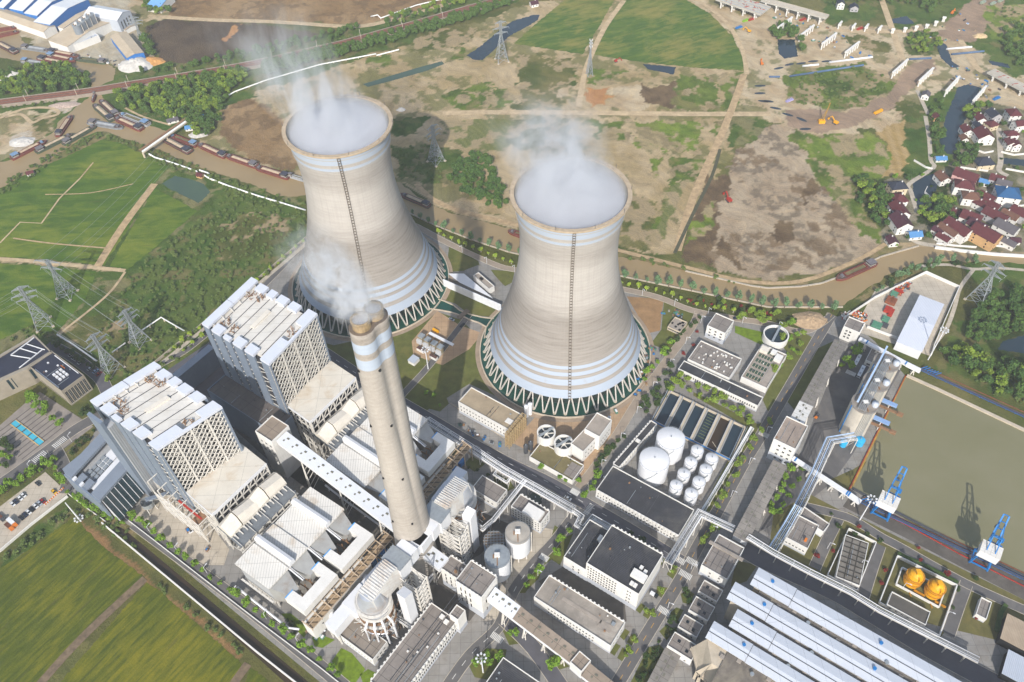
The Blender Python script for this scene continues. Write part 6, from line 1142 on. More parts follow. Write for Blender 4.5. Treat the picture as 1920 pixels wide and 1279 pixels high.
def control():
 h=24;S4=Skew((124,884),(190,937),(240,880),h);F=Skew((121,886),(187,938),(249,868),h);t=thing('control_building','grey control building with a sloping green glass front and ribbed roof edges','building',F.o);T=F.T;L,W=F.L,F.W;Wd=W*1.75
 m=MB(T);m.box(1,L-5,1,Wd,0,h-6);part('core',m,M('casing_grey','a7a9ab'),t);m=MB(T);m.box(-1,7,0,Wd+6,h-2,h);part('ribbed_roof',m,RIBBLUE,t);m=MB(T);m.box(L-9,L,0,W+2,h-2,h);part('ribbed_roof',m,RIBBLUE,t)
 for a,b in((9,14.5),(16.5,22)):
  for y0 in(0,Wd*.72):m=MB(T);m.box(a,b,y0,y0+7,h-4,h-2.2);part('roof_flap',m,RIBBLUE,t)
  m=MB(T);m.box(a-1.5,b-5,-.4,2.5,h-3,h-.8);part('white_fin',m,WHITE2,t)
 m=MB(T);m.box(-1,0,0,Wd+6,0,h-2);m.box(-1,L,-1.2,0,2,h-2);part('side_wall',m,BLUEGREY,t)
 m=MB(T);m.box(L*.56,L-9,W*.1,Wd*.9,h-6,h-4.2);m.box(L*.3,L*.52,W*.55,Wd*.9,h-6,h-5);part('roof_slab',m,WHITE2,t);m=MB(T);[m.box(10+3.4*i,12.6+3.4*i,9+4*j,12+4*j,h-6,h-4.4)for i in range(4)for j in range(4)];part('coolers',m,GALV,t)
 m=MB(T);fx=L-1;fo=L+7;m.add([(fx,1,h-2),(fx,W,h-2),(fo,W,3),(fo,1,3)],[(0,3,2,1)]);part('glass_front',m,GLASSB,t)
 for k in range(9):m=MB(T);y=1+k*(W-1)/8;m.bar((fx+.1,y,h-2),(fo+.1,y,3),.35);part('mullion',m,WHITE2,t)
 m=MB(T);m.add([(fx,W,h-2),(fo,W,3),(fx,W,0),(fo,W,0),(fx,1,h-2),(fo,1,3),(fx,1,0),(fo,1,0)],[(0,1,3,2),(4,6,7,5)]);m.box(L-3,L+2,W+1,W+9,0,h-3);part('front_side',m,WHITE2,t)
 p=P(284,934,0);m=MB(Matrix.Translation(p-F.o)@T.to_3x3().to_4x4());m.box(-13,0,0,2.2,0,84);t2=thing('stair_tower','tall slim grey stair slab standing against the left side of the nearer boiler house','stair tower',F.o);part('slab',m,BLUEGREY,t2)
 m=MB(Matrix.Translation(p-F.o)@T.to_3x3().to_4x4());m.box(-5,2,2.2,7,0,78);part('shaft',m,M('casing_grey','a7a9ab'),t2);m=MB(Matrix.Translation(p-F.o)@T.to_3x3().to_4x4());[m.box(-5.4,-4.8,2.2,7,4+k*6.6,4.6+k*6.6)for k in range(11)];part('landings',m,STEEL,t2)
control()
t=thing('lift_frame','open white steel lift frame with a red beam beside the nearer boiler house','steel frame',P(392,1018));T=Matrix.Rotation(ANG_B,4,'Z')
m=MB(T)
for ix in range(6):
 for iy in(0,9):
  m.bar((-ix*8,iy,0),(-ix*8,iy,22+3*ix),.7)
 for z in(8,15,22+3*ix):m.bar((-ix*8,0,z),(-ix*8,9,z),.5)
 if ix<5:
  for iy in(0,9):
   for z in(8,15,22):m.bar((-ix*8,iy,z),(-ix*8-8,iy,z+(3 if z==22 else 0)),.5);m.bar((-ix*8,iy,z-7),(-ix*8-8,iy,z),.4)
part('frame',m,STEEL,t);m=MB(T);m.bar((-2,4.5,21),(-22,4.5,25),1.2);part('red_beam',m,REDP,t);m=MB(T);m.box(-7,0,0,9,21,21.6);part('floor',m,RUST,t)
t=thing('slurry_hopper','grey hopper with inclined chute standing in the yard before the glass front','hopper',P(285,955));m=MB();m.rings([(1,2),(4,6),(4,10)],12);part('bin',m,GALV,t);m=MB();[m.bar((4*math.cos(k*1.57),4*math.sin(k*1.57),0),(3.6*math.cos(k*1.57),3.6*math.sin(k*1.57),9),.5)for k in range(4)];m.bar((10,6,2),(0,0,12),.4);part('frame',m,STEEL,t);m=MB();m.bar((0,0,12),(18,10,7),2.4,1.2);part('chute',m,BLUEGREY,t)
m=MB();bld('turbine_hall_edge','ribbed blue grey roof edge beam running behind the gap between the boiler houses',(322,702),(330,708),(402,652),20,(),wall=BLUEGREY,roof=RIBBLUE,par=0,plinth=0);bld('turbine_hall_edge','ribbed blue grey roof edge beam left of the nearer boiler house, above the planted bed',(122,884),(136,893),(201,810),22,(),wall=BLUEGREY,roof=RIBBLUE,par=0,plinth=0)
def pylon(px,H,ang,style,label,base=6.,group='lattice pylons'):
 c=P(*px);t=thing('lattice_pylon',label,'pylon',(c.x,c.y,0),ang,group);m=MB();n=9;zs=[H*(1-(1-i/n)**1.25)for i in range(n+1)];wd=lambda z:base*max(.16,1-z/(H*.78))if z<H*.66 else base*.16
 for i in range(n):
  a,b=wd(zs[i]),wd(zs[i+1]);ca=[(-a,-a),(a,-a),(a,a),(-a,a)];cb=[(-b,-b),(b,-b),(b,b),(-b,b)]
  for k in range(4):
   m.bar((*ca[k],zs[i]),(*cb[k],zs[i+1]),.42);m.bar((*ca[k],zs[i]),(*cb[(k+1)%4],zs[i+1]),.24);m.bar((*ca[(k+1)%4],zs[i]),(*cb[k],zs[i+1]),.24);m.bar((*cb[k],zs[i+1]),(*cb[(k+1)%4],zs[i+1]),.24)
 part('mast',m,GALV,t);arms={3:((.70,7.5),(.82,9),(.96,6.)),2:((.78,9.),(.97,11.)),1:((.93,1.5),)}[style]
 for f,w_ in arms:
  m=MB();z=H*f
  for s_ in(-1,1):
   tip=(s_*w_,0,z+.4)
   for yy in(-.9,.9):m.bar((0,yy,z),tip,.32);m.bar((0,yy,z+2),tip,.28)
   for q in(.25,.5,.75):m.bar((s_*w_*q,-.9*(1-q),z),(s_*w_*q,.9*(1-q),z+2*(1-q)),.22);m.bar((s_*w_*q,.9*(1-q),z),(s_*w_*(q-.2),-.9*(1-q),z+1),.2)
   for d_ in(-2.2,2.2):m.bar(tip,(tip[0],d_,z-.6),.25)
  part('cross_arm',m,GALV,t)
 if style==1:
  for k in range(3):m=MB();[m.box(1.6*math.cos(a)-.3,1.6*math.cos(a)+.3,1.6*math.sin(a)-.3,1.6*math.sin(a)+.3,H*(.98-.09*k),H*(.98-.09*k)+2)for a in(0,2.1,4.2)];part('antenna',m,WHITE2,t)
 if base>4:
  m=MB();[m.box(x-1,x+1,y-1,y+1,0,.9)for x in(-base,base)for y in(-base,base)];part('footing',m,CONC,t)
 return Vector((c.x,c.y,0)),H,ang,arms
PY=[pylon((83,609),42,.5,3,'leftmost lattice pylon, standing in the green field'),pylon((127,553),38,-.2,2,'lattice pylon with wide flat arms above the pale field track'),pylon((264,640),34,.9,3,'lattice pylon on the scrub beside the farther boiler house'),pylon((212,692),38,.9,3,'lattice pylon closest to the office block'),pylon((1832,563),40,2.2,3,'lattice pylon on the lawn right of the walled riverside yard',6.5),pylon((941,114),46,.3,3,'lattice pylon beside the dark creek at the top'),pylon((818,303),40,.8,3,'lattice pylon in the shade of the farther cooling tower'),pylon((1105,141),40,.3,1,'slim white phone mast with antennas beside the dirt track',3.,None),pylon((266,76),28,.3,3,'small lattice pylon by the ploughed land at the top left',2.5)]
WIRE=M('wire','8b908f',.5,.3)
def wires(a,b,label,ka=1,sag=4.):
 t=None;m=MB();(ca,Ha,ga,aa),(cb,Hb,gb,ab)=a,b
 for i in range(min(len(aa),len(ab))):
  for s_ in(-1,1):
   p=ca+Vector((s_*aa[i][1]*math.cos(ga),s_*aa[i][1]*math.sin(ga),Ha*aa[i][0]));q=cb+Vector((s_*ka*ab[i][1]*math.cos(gb),s_*ka*ab[i][1]*math.sin(gb),Hb*ab[i][0]));pts=[p.lerp(q,k/8)-Vector((0,0,sag*4*(k/8)*(1-k/8)))for k in range(9)]
   m.tube(pts,.09,3)
 one('power_line',m,WIRE,label,'power line')
wires(PY[0],PY[3],'power lines strung from the leftmost pylon to the pylon closest to the office block');wires(PY[1],PY[2],'power lines strung from the wide armed pylon to the pylon beside the boiler house')
wires(PY[0],(P(-120,700),40,.5,PY[0][3]),'power lines leaving the leftmost pylon towards the left edge');wires(PY[1],(P(330,330),30,-.2,PY[1][3]),'power lines from the wide armed pylon over the fish pond')
def mast(px,h,label,ring='top',r=.45):
 c=P(*px);t=thing('light_mast',label,'light mast',(c.x,c.y,0));m=MB();m.rings([(r,0),(r*.55,h)],10,cap1=True);part('pole',m,WHITE2,t);z=h-.5 if ring=='top' else 1.5;R=2.6 if ring else 1.6
 m=MB();m.rings([(R-.1,z),(R+.1,z),(R+.1,z+.2),(R-.1,z+.2)],16);[m.bar((0,0,z),(R*math.cos(k*.785),R*math.sin(k*.785),z),.15)for k in range(8)];part('lamp_ring',m,GALV,t);m=MB();m.box(-.55,.55,-.4,.4,z-.2,z+.5);me=m.mesh('lamp',WHITE2)
 for k in range(8):link('lamp',me,t,(R*math.cos(k*.785),R*math.sin(k*.785),0),k*.785)
mast((149.5,974.5),21.5,'white mast with its lamp ring lowered to the ground, by the field corner','low',.6);mast((1612,975),26,'high white mast with a ring of lamps beside the first blue crane');mast((1740,674.5),33,'high white mast with a ring of lamps beside the white gabled warehouse');mast((803,692),22.5,'white mast rising from the lawn between the cooling towers');mast((906,1261),22,'white mast with round lamps among the bottom edge trees')
m=MB();m.bar((0,0,0),(0,0,8),.22);LPOLE=m.mesh('pole',WHITE2);m=MB();m.bar((0,0,8),(2.2,0,8.6),.16);m.box(1.6,3,-.22,.22,8.5,8.75);LHEAD=m.mesh('lamp_head',WHITE2)
def lamps(px,step,label,group,az,off=4):
 for p in along(PS(px),step,off):
  o=link('street_lamp',None,None,(p.x,p.y,0),az);tag(o,label,'street lamp',group);link('lamp_head',LHEAD,link('pole',LPOLE,o))
lamps([(860,470),(935,505),(965,510)],26,'white street lamp along the riverside track between the towers','lamps between the towers',ANG_B-1.57);lamps([(1195,552),(1270,575),(1335,592),(1400,609),(1475,618)],27,'white street lamp along the riverside track right of the towers','lamps right of the towers',-1.2);lamps([(1318,600),(1260,680),(1215,740),(1165,822),(1105,905)],26,'white street lamp of the road right of the nearer tower','lamps right of the tower road',ANG_B);lamps([(275,994),(400,1083),(480,1146),(600,1236)],26,'white street lamp between the canal trees','lamps between canal trees',ANG_A);lamps([(1440,805),(1360,950),(1300,1060),(1225,1185)],30,'white street lamp beside the road with yellow dashes','lamps of the dashed road',ANG_B);lamps([(1015,1070),(985,1115)],22,'white street lamp of the curving service road','service road lamps',ANG_B);lamps([(145,822),(0,925)],30,'white street lamp by the plaza road','plaza road lamps',1.);lamps([(1555,1020),(1545,1040),(1640,1070),(1790,1170)],26,'white lamp beside the lanes between the walled yards','yard lane lamps',ANG_B)
def wallrun(label,px,h=2.4,w=.5,mat=WHITE,cap=None,name='boundary_wall',cat='wall'):
 q=[P(*p)for p in px];m=MB()
 for a,b in zip(q,q[1:]):m.bar(a+Vector((0,0,h/2)),b+Vector((0,0,h/2)),w,h)
 return one(name,m,mat,label,cat)
wallrun('long white canal wall between the ditch and the crop field',[(193,983),(330,1097),(480,1222),(560,1285),(620,1335)],2.6,.7);wallrun('low white kerb wall under the row of canal street trees',[(230,968),(300,1022),(400,1100),(480,1162),(600,1252),(660,1300)],1.2,.4)
wallrun('pale wall along the plant edge behind the boiler houses',[(575,447),(470,537),(330,650),(286,686)],2.5,.4,LITE);wallrun('white wall along the lower side of the car park',[(0,1036),(60,985),(128,932)],2.2);wallrun('white fence line under the trees before the glass front',[(130,928),(165,955),(200,980)],2.2,.3);wallrun('pale river wall along the bank below the cooling towers',[(765,399),(812,422),(880,449),(955,474),(1165,519),(1310,549),(1440,577),(1580,577)],1.4,.6,LITE)
wallrun('white wall around the riverside yard with the gabled warehouse',[(1580,600),(1640,560),(1735,513),(1797,541),(1750,650),(1745,668)],3,.5);wallrun('low wall across the front of the riverside yard',[(1625,615),(1665,630),(1690,640)],2.5);wallrun('white wall on the right bank of the river below the village',[(1752,466),(1815,474),(1865,479),(1930,483)],2.5,1.5);wallrun('concrete river edge below the sandy mound',[(1285,509),(1410,537),(1440,541),(1502,538),(1540,532),(1570,521),(1615,500),(1652,482),(1690,471),(1722,462)],1.,1.2,LITE)
wallrun('dark and white walls around the yard of the gridded tank',[(1550,1081),(1590,994),(1641,1020),(1605,1110),(1550,1081)],2.6,.5);wallrun('white wall around the yard of the two yellow tanks',[(1647,1132),(1681,1045),(1792,1100),(1759,1195),(1647,1132)],2.6,.6);wallrun('inner concrete bund wall around the two yellow tanks',[(1679,1097),(1690,1066),(1771,1106),(1759,1140),(1679,1097)],1.8,.7);wallrun('clipped hedge along the back of the yellow tank yard',[(1682,1039),(1738,1064),(1795,1094)],1.6,2,LF['dark'],name='hedge',cat='hedge');wallrun('clipped hedge by the shed at the right edge',[(1868,1185),(1875,1150),(1885,1135)],1.6,2.5,LF['dark'],name='hedge',cat='hedge')
wallrun('low wall enclosing the yard beside the mossy roofed store',[(845,757),(880,780),(945,822)],1.2,.4,LITE);wallrun('pale wall around the white tanks',[(1172,890),(1275,948),(1345,845),(1335,830)],1.4,.4,LITE);wallrun('red and white pipe rail along the near basin quay',[(1590,922),(1640,820),(1698,705)],1.,.4,REDP,name='quay_rail',cat='quay rail');wallrun('red rail line along the crane quay',[(1600,935),(1700,985),(1800,1040),(1930,1105)],.8,.3,REDP,name='quay_rail',cat='quay rail');wallrun('yellow fender edge of the silo quay',[(1596,916),(1645,815),(1697,707)],.8,1.1,M('fender_yellow','9c7a36',.8),name='quay_edge',cat='quay edge');wallrun('concrete edge of the upper basin quay',[(1700,705),(1760,732),(1930,812)],1.,2.5,CONC,name='quay_edge',cat='quay edge');wallrun('dark steel edge of the crane quay',[(1597,916),(1680,961),(1800,1023),(1930,1086)],1.,1.4,DARKST,name='quay_edge',cat='quay edge')
t=thing('noise_barrier','tall white panelled noise barrier between the cooling towers','barrier',P(832,537));a,b=P(832,537),P(940,585);d=b-a
for k in range(18):m=MB();p,q=d*(k/18),d*((k+.96)/18);m.add([p,q,q+Vector((0,0,8)),p+Vector((0,0,8)),p+Vector((.3,.5,0)),q+Vector((.3,.5,0)),q+Vector((.3,.5,8)),p+Vector((.3,.5,8))],[(0,1,2,3),(7,6,5,4),(3,2,6,7),(0,3,7,4),(1,5,6,2)]);part('panel',m,M('barrier_panel','cfd2d6',.5,0,.05,.3),t)
bld('barrier_pump_house','narrow white pump house behind the noise barrier',(887,516),(918,543),(927,536),6,(),roof=FLATROOF2,plinth=0,snap=False,roofitems=[('fan',-.3,0,3,2,1,BLACK)]);sheet('yard',[(871,507),(897,497),(920,508),(947,538),(935,546),(900,545)],PAVE,.12);m=MB();m.add([P(840,513,5),P(870,513,5),P(912,548,5),P(925,560,5),P(862,530,5)],[(0,4,3,2,1)]);m.add([P(840,513,4.6),P(870,513,4.6),P(912,548,4.6),P(925,560,4.6),P(862,530,4.6)],[(0,1,2,3,4)]);one('barrier_roof',m,WHITE2,'flat white roof sheet behind the noise barrier','roof')
for i in range(4):
 c=P(792+11.8*i,640+6.8*i);t=thing('transformer','grey boxed transformer, %s in the row of four between the towers'%('first from the left','second from the left','second from the right','last on the right')[i],'transformer',c,ANG_B,'transformer row');m=MB();m.box(-2.2,2.2,-2.2,2.2,6,7);part('top',m,GALV,t);m=MB();m.box(-1.8,1.8,-2,1,.3,5.9);part('tank',m,M('tank_rust','94886f',.8,0,.2,.5),t);m=MB();[m.box(-2+k*.9,-1.7+k*.9,-4.4,-2.2,.5,4.6)for k in range(5)];part('radiator',m,WHITE2,t)
m=MB();a,b=P(805,624,4),P(850,647,4);m.bar(a,b,2.4,.6);one('bus_duct',m,WHITE2,'long white cable duct behind the transformer row','duct');m=MB();a,b=P(812,617,1.2),P(822,623,1.2);m.bar(a,b,1.6,2.2);one('yellow_container',m,YELP,'small yellow boxes beside the long white cable duct','container')
for i,q in enumerate(((1707,1092),(1746,1113))):
 c=P(*q);t=thing('yellow_tank',('left','right')[i]+' one of the two bright yellow tanks','tank',c,0,'yellow tanks');m=MB();m.rings([(4.6,1),(4.6,9),(3.6,11.5),(1.5,13)],24,cap1=True);part('shell',m,YELP,t,smooth=False);m=MB();m.box(-1.4,1.4,-1.4,1.4,12.8,15);m.box(-.5,.5,-4.9,-3,9,12.4);part('head',m,YELP,t)
 for z in(4,7.5,9.2):m=MB();m.rings([(4.7,z),(5.3,z),(5.3,z+.3),(4.7,z+.3)],24);part('ring',m,M('yellow_dark','b37a10',.6),t)
 m=MB();m.bar((0,-5,.6),(5,-9,.6),1.2,.8);m.bar((-3,-5,.5),(-3,-9,.5),.6);part('pipes',m,M('yellow_dark','b37a10'),t)
t,F=bld('gridded_tank','open concrete tank divided into two rows of dark square cells',(1567,1081),(1594,1091.5),(1629,1018),5,(),roof=M('cell_floor','6f6a62',.9,0,.2,.3),wall=WHITE,par=.5,plinth=0)
m=MB();L,W=F.L/2,F.W/2;[m.box(-L,L,W*(-.95+1.9*k/8)-.3,W*(-.95+1.9*k/8)+.3,4,4.8)for k in range(9)];[m.box(x-.3,x+.3,-W,W,4,4.7)for x in(-L*.33,L*.33)];part('cell_walls',m,M('cell_wall','38342f',.9),t)
def crane(px,label):
 c=P(*px);t=thing('quay_crane',label,'crane',c,ANG_B,'blue quay cranes')
 t.scale=(.74,)*3;m=MB();[m.bar((x,y,0),(x*.6,y*.6,16),1.3)for x in(-7,7)for y in(-6,6)];[m.bar((-7,y,2),(7,y,2),1.)for y in(-6,6)];[m.bar((x,-6,5),(x,6,5),.9)for x in(-7,7)];part('portal',m,BLUEP,t)
 m=MB();m.box(-7.5,7.5,-9,2.5,17,25);part('machine_house',m,WHITE2,t);m=MB();m.box(-7.7,7.7,-9.2,2.7,25,25.5);[m.box(-7.7,7.7,-9+k*2.3,-8.8+k*2.3,25.5,25.7)for k in range(6)];part('house_roof',m,WROOF,t);m=MB();m.cyl(0,0,4.2,15.5,17,16);part('slew_ring',m,BLUEP,t)
 m=MB();
 for s_ in(-1,1):m.bar((s_*3.2,2,17),(s_*3.2,5,32),.9);m.bar((s_*3.2,2,18),(s_*2,26,37),1.2);m.bar((s_*3.2,5,32),(s_*2,20,33),.6);m.bar((s_*3.2,-6,25),(s_*3.2,5,32),.7);m.bar((s_*3.2,2,24),(s_*2.4,14,27),.7)
 for k in range(6):f=k/5;m.bar((-3.2+1.2*f,2+24*f,18+19*f),(3.2-1.2*f,2+24*f,18+19*f),.7)
 m.bar((-3.2,5,32),(3.2,5,32),.8);part('jib',m,BLUEP,t);m=MB();m.box(4,7,3,6.5,19,23);m.box(3.5,6,8,11,24,27);part('cab',m,BLUEP,t);m=MB();m.bar((0,26,36.5),(0,26,20),.15);m.box(-1.4,1.4,25,27,17,20);part('grab',m,DARKST,t)
crane((1652,960),'blue jib crane with a white machine house at the left end of the quay');crane((1837,1052),'blue jib crane with a white machine house at the right end of the quay')
def carmesh():
 b=MB();b.add([(-2.2,-.9,.35),(2.2,-.9,.35),(2.2,.9,.35),(-2.2,.9,.35),(-2.25,-.92,.85),(2.2,-.9,.8),(2.2,.9,.8),(-2.25,.92,.85)],[(0,1,5,4),(1,2,6,5),(2,3,7,6),(3,0,4,7),(4,5,6,7)]);b.add([(-.9,-.68,1.45),(.5,-.68,1.45),(.5,.68,1.45),(-.9,.68,1.45)],[(0,1,2,3)])
 c=MB();c.add([(-1.9,-.84,.84),(1.3,-.84,.82),(1.3,.84,.82),(-1.9,.84,.84),(-1,-.7,1.44),(.55,-.7,1.44),(.55,.7,1.44),(-1,.7,1.44)],[(0,1,5,4),(1,2,6,5),(2,3,7,6),(3,0,4,7)])
 w_=MB();w_.tube([(0,-.1,.33),(0,.1,.33)],.33,10);return b,c,w_
CB_,CG_,CW_=carmesh();CGM=CG_.mesh('cabin_glass',GLASS);CWM=CW_.mesh('wheel',BLACK);CBM={}
CARC={'white':'d5d5d3','black':'1d1e21','navy':'252d42','red':'8d1f1f','yellow':'d2a413','silver':'9fa6ad','pale blue':'9db4cf','dark grey':'3b3d41'}
def car(px,colr,label,ang=None):
 c=P(*px);o=thing('car',label,'car',(c.x,c.y,.12),ANG_B if ang is None else ang,'parked cars');o.scale=(1.08,)*3
 if colr not in CBM:CBM[colr]=CB_.mesh('body',M('car_'+colr.replace(' ','_'),CARC[colr],.25,.1,.03,.5,spec=.5))
 link('body',CBM[colr],o);link('cabin_glass',CGM,o);[link('wheel',CWM,o,(x,y,0))for x in(-1.35,1.35)for y in(-.86,.86)]
for x,y,cl,lb in((72,908,'dark grey','dark car standing alone near the top of the car park'),(44.5,929.5,'white','white car at the upper end of the left car park row'),(38.5,935,'white','white car second from the upper end of the left car park row'),(31,941,'navy','navy car in the left car park row between white cars'),(24.5,946,'white','white car at the lower end of the left car park row'),(81,940.5,'red','red car at the upper end of the long car park row'),(75,944.5,'silver','silver car beside the red car in the long car park row'),(67.5,950,'white','white car below the silver one in the long car park row'),(61,955.5,'black','black car between two white cars in the long car park row'),(54.5,961,'white','white car next to the black one in the long car park row'),(48,966,'navy','navy car near the lower end of the long car park row'),(41,972,'black','black car at the lower end of the long car park row'),(102,923,'yellow','yellow car beside the orange barrier line of the car park'),(128,660,'red','red car at the far end of the shaded street'),(134.5,666,'white','white car next to the red one in the shaded street'),(140,671,'white','white car in the middle of the shaded street row'),(145,674,'white','white car touching the middle of the shaded street row, nearer the corner'),(152,680,'white','white car alone after the shaded street row'),(170,692,'white','white car before the pale blue one in the shaded street'),(180,697,'pale blue','pale blue car beside the red one at the street corner'),(186,702,'red','red car parked nearest the street corner')):car((x,y),cl,lb,ANG_B if x<120 and y>800 else ANG_A)
car((1065,935),'white','white car driving on the main road beside the pipe rack');car((867,611),'black','black car parked on the tan yard between the towers',ANG_A);car((847,600),'silver','silver car parked on the tan yard between the towers',ANG_B);car((1380,598),'navy','small dark car on the riverside track behind the cubic building',0.);car((1133,897),'white','white car parked by the narrow dark roofed wing')
def bigv(name,cat,px,ang,L,W,H,bodym,label,cab=None,bed=None):
 c=P(*px);t=thing(name,label,cat,(c.x,c.y,.12),ang);m=MB();m.box(-L/2,L/2-(2.2 if cab else 0),-W/2,W/2,.7,H);part('body',m,bodym,t)
 if cab:m=MB();m.box(L/2-2,L/2,-W/2,W/2,.6,2.6);part('cab',m,cab,t)
 else:m=MB();[m.box(L*f-.7,L*f+.7,-.6,.6,H,H+.3)for f in(-.25,.2)];part('roof_hatch',m,GALV,t);m=MB();m.box(-L/2-.03,L/2+.03,-W/2-.03,W/2+.03,1.6,2.5);part('windows',m,GLASS,t)
 m=MB();[m.tube([(x,y-.15,.5),(x,y+.15,.5)],.5,10)for x in(-L*.32,L*.34)for y in(-W/2+.2,W/2-.2)];part('wheels',m,BLACK,t)
bigv('bus','bus',(1606,679),ANG_A,11.5,2.6,3.1,WHITE2,'white bus farther from the crosswalk, beside the grey gallery');bigv('bus','bus',(1613,700),ANG_A,11.5,2.6,3.1,WHITE2,'white bus nearer the crosswalk, beside the silos');bigv('truck','truck',(25,982),ANG_B,8.5,2.5,3.,WHITE2,'white box truck with orange cab at the bottom of the car park',ORANGE);bigv('truck','truck',(19,989),ANG_B,8,2.5,1.6,M('cargo_brown','5d3a2c',.9),'truck with brown open bed at the bottom of the car park',ORANGE);bigv('truck','truck',(3,972),ANG_B,8,2.6,1.6,M('cargo_brown','5d3a2c'),'brown bedded truck at the left edge of the car park',DARKST);bigv('van','van',(1226,1117),ANG_B,5,2,2.2,WHITE2,'white van in the marked bay beside the tallest dark roofed hall',GLASS)
for x,y,lb in((1842,7,'first from the left'),(1861,9,'in the middle'),(1875,4,'on the right')):bigv('dump_truck','truck',(x,y),.6,8.5,3,3,M('truck_green','8d9a86',.7),'dump truck on the embankment at the top right, '+lb,GALV)
bigv('forklift','forklift',(1531,783),.7,4,1.8,1.6,ORANGE,'small orange and dark forklift on the asphalt by the tall transfer tower',DARKST)
bigv('grader','grader',(1646,212),.55,11,2.8,2.4,YELP,'yellow grader on the curved embankment',YELP)
def excav(px,ang,mat,label,s=1.):
 c=P(*px);t=thing('excavator',label,'excavator',c,ang);t.scale=(s,)*3;m=MB();m.box(-2,2,-1.6,-1,0,.9);m.box(-2,2,1,1.6,0,.9);part('tracks',m,DARKST,t);m=MB();m.box(-2.2,1.2,-1.4,1.4,1,2.4);m.box(-.2,1.2,.3,1.4,2.4,3.3);part('body',m,mat,t);m=MB();m.bar((1,0,2),(4.5,0,5),.6);m.bar((4.5,0,5),(7,0,2),.5);m.box(6.5,7.6,-.6,.6,.8,2);part('arm',m,mat,t)
excav((1366,377),1.9,REDP,'red excavator at the dark edge of the sandy mound',1.3);excav((1566,232),2.2,YELP,'yellow excavator beside the tall drilling rig',1.2);excav((1428,121),1.5,ORANGE,'orange excavator on the construction sand',1.);excav((1155,116),.2,REDP,'tiny red digger below the big green field',.9);excav((1785,26),.8,ORANGE,'orange excavator near the top right embankment',1.);excav((1404,60),2.5,YELP,'yellow digger under the white construction deck',1.)
t=thing('drilling_rig','tall yellow drilling rig on the construction sand','drilling rig',P(1540,230));m=MB();m.box(-3,3,-2,2,0,3);part('body',m,YELP,t);m=MB();m.bar((1,0,2),(4,2,21),.8);m.bar((-2,0,3),(3,1.5,15),.3);part('mast',m,M('rig_ochre','9c7a34',.7,0,.2,.5),t)
HULL={'red':M('hull_red','6b342c',.7,0,.2,.3),'dark':M('hull_dark','3a3734',.7,0,.2,.3),'green':M('hull_green','46523f',.7,0,.2,.3),'grey':M('hull_grey','74787c',.6,0,.15,.3),'white':M('hull_white','94979a',.6,0,.1,.3)};SANDC=M('cargo_sand','a8967f',.95,0,.12,.3);EMPTY=M('hold_empty','6f6748',.9,0,.2,.3);ASHC=M('cargo_ash','8d9092',.95,0,.1,.3);CABR={'grey':M('cabin_grey','6a6669',.7,0,.15,.4),'blue':M('cabin_blue','6f8aa8',.6,0,.15,.4),'dark':M('cabin_dark','3c3d48',.7,0,.15,.4)}
def barge(bow,stern,hull,cargo,cabin,label,wd=None):
 a,b=P(*stern),P(*bow);d=b-a;L=d.length;w_=(wd or min(7.6,L*.17))/2;t=thing('barge',label,'barge',(a.x,a.y,.05),math.atan2(d.y,d.x),'cargo barges');out=[(0,-w_*.8),(L*.05,-w_),(L*.82,-w_),(L*.93,-w_*.75),(L,-w_*.2),(L,w_*.2),(L*.93,w_*.75),(L*.82,w_),(L*.05,w_),(0,w_*.8)]
 m=MB();n=len(out);m.prism(out,0,1.9,0,1);part('hull',m,[HULL[hull],M('deck_rust','5d4a43',.8,0,.25,.4)],t)
 m=MB()
 for p,q in zip(out,out[1:]+out[:1]):m.bar((*p,1.95),(*q,1.95),.5,.5)
 part('gunwale',m,M('gunwale_red','74463f',.7,0,.2,.3)if hull in('red','dark')else HULL[hull],t)
 x0,x1=L*.25,L*.80;m=MB();m.box(x0,x1,-w_*.72,-w_*.6,1.9,3.1);m.box(x0,x1,w_*.6,w_*.72,1.9,3.1);m.box(x0,x0+.6,-w_*.6,w_*.6,1.9,3.1);m.box(x1-.6,x1,-w_*.6,w_*.6,1.9,3.1);part('coaming',m,HULL[hull],t)
 m=MB();cg={'sand':SANDC,'empty':EMPTY,'ash':ASHC}[cargo];z=2.1 if cargo=='empty' else 2.9
 m.add([(x0+.6,-w_*.6,z),(x1-.6,-w_*.6,z),(x1-.6,w_*.6,z),(x0+.6,w_*.6,z),(x0+2,0,z+(.9 if cargo!='empty' else 0)),(x1-2,0,z+(.9 if cargo!='empty' else 0))],[(0,1,5,4),(2,3,4,5),(1,2,5),(3,0,4)]);part('cargo',m,cg,t)
 m=MB();m.box(L*.05,L*.19,-w_*.75,w_*.75,1.9,4.4);part('cabin',m,M('cabin_wall','9c9790',.7,0,.15,.5),t);m=MB();m.box(L*.04,L*.21,-w_*.85,w_*.85,4.4,4.8);part('cabin_roof',m,CABR[cabin],t);m=MB();m.box(L*.045,L*.195,-w_*.77,w_*.77,3.2,3.9);part('windows',m,GLASS,t);m=MB();m.box(L*.85,L*.9,-w_*.4,w_*.4,1.9,3.6);part('bow_house',m,CABR['blue' if cabin=='blue' else 'grey'],t)
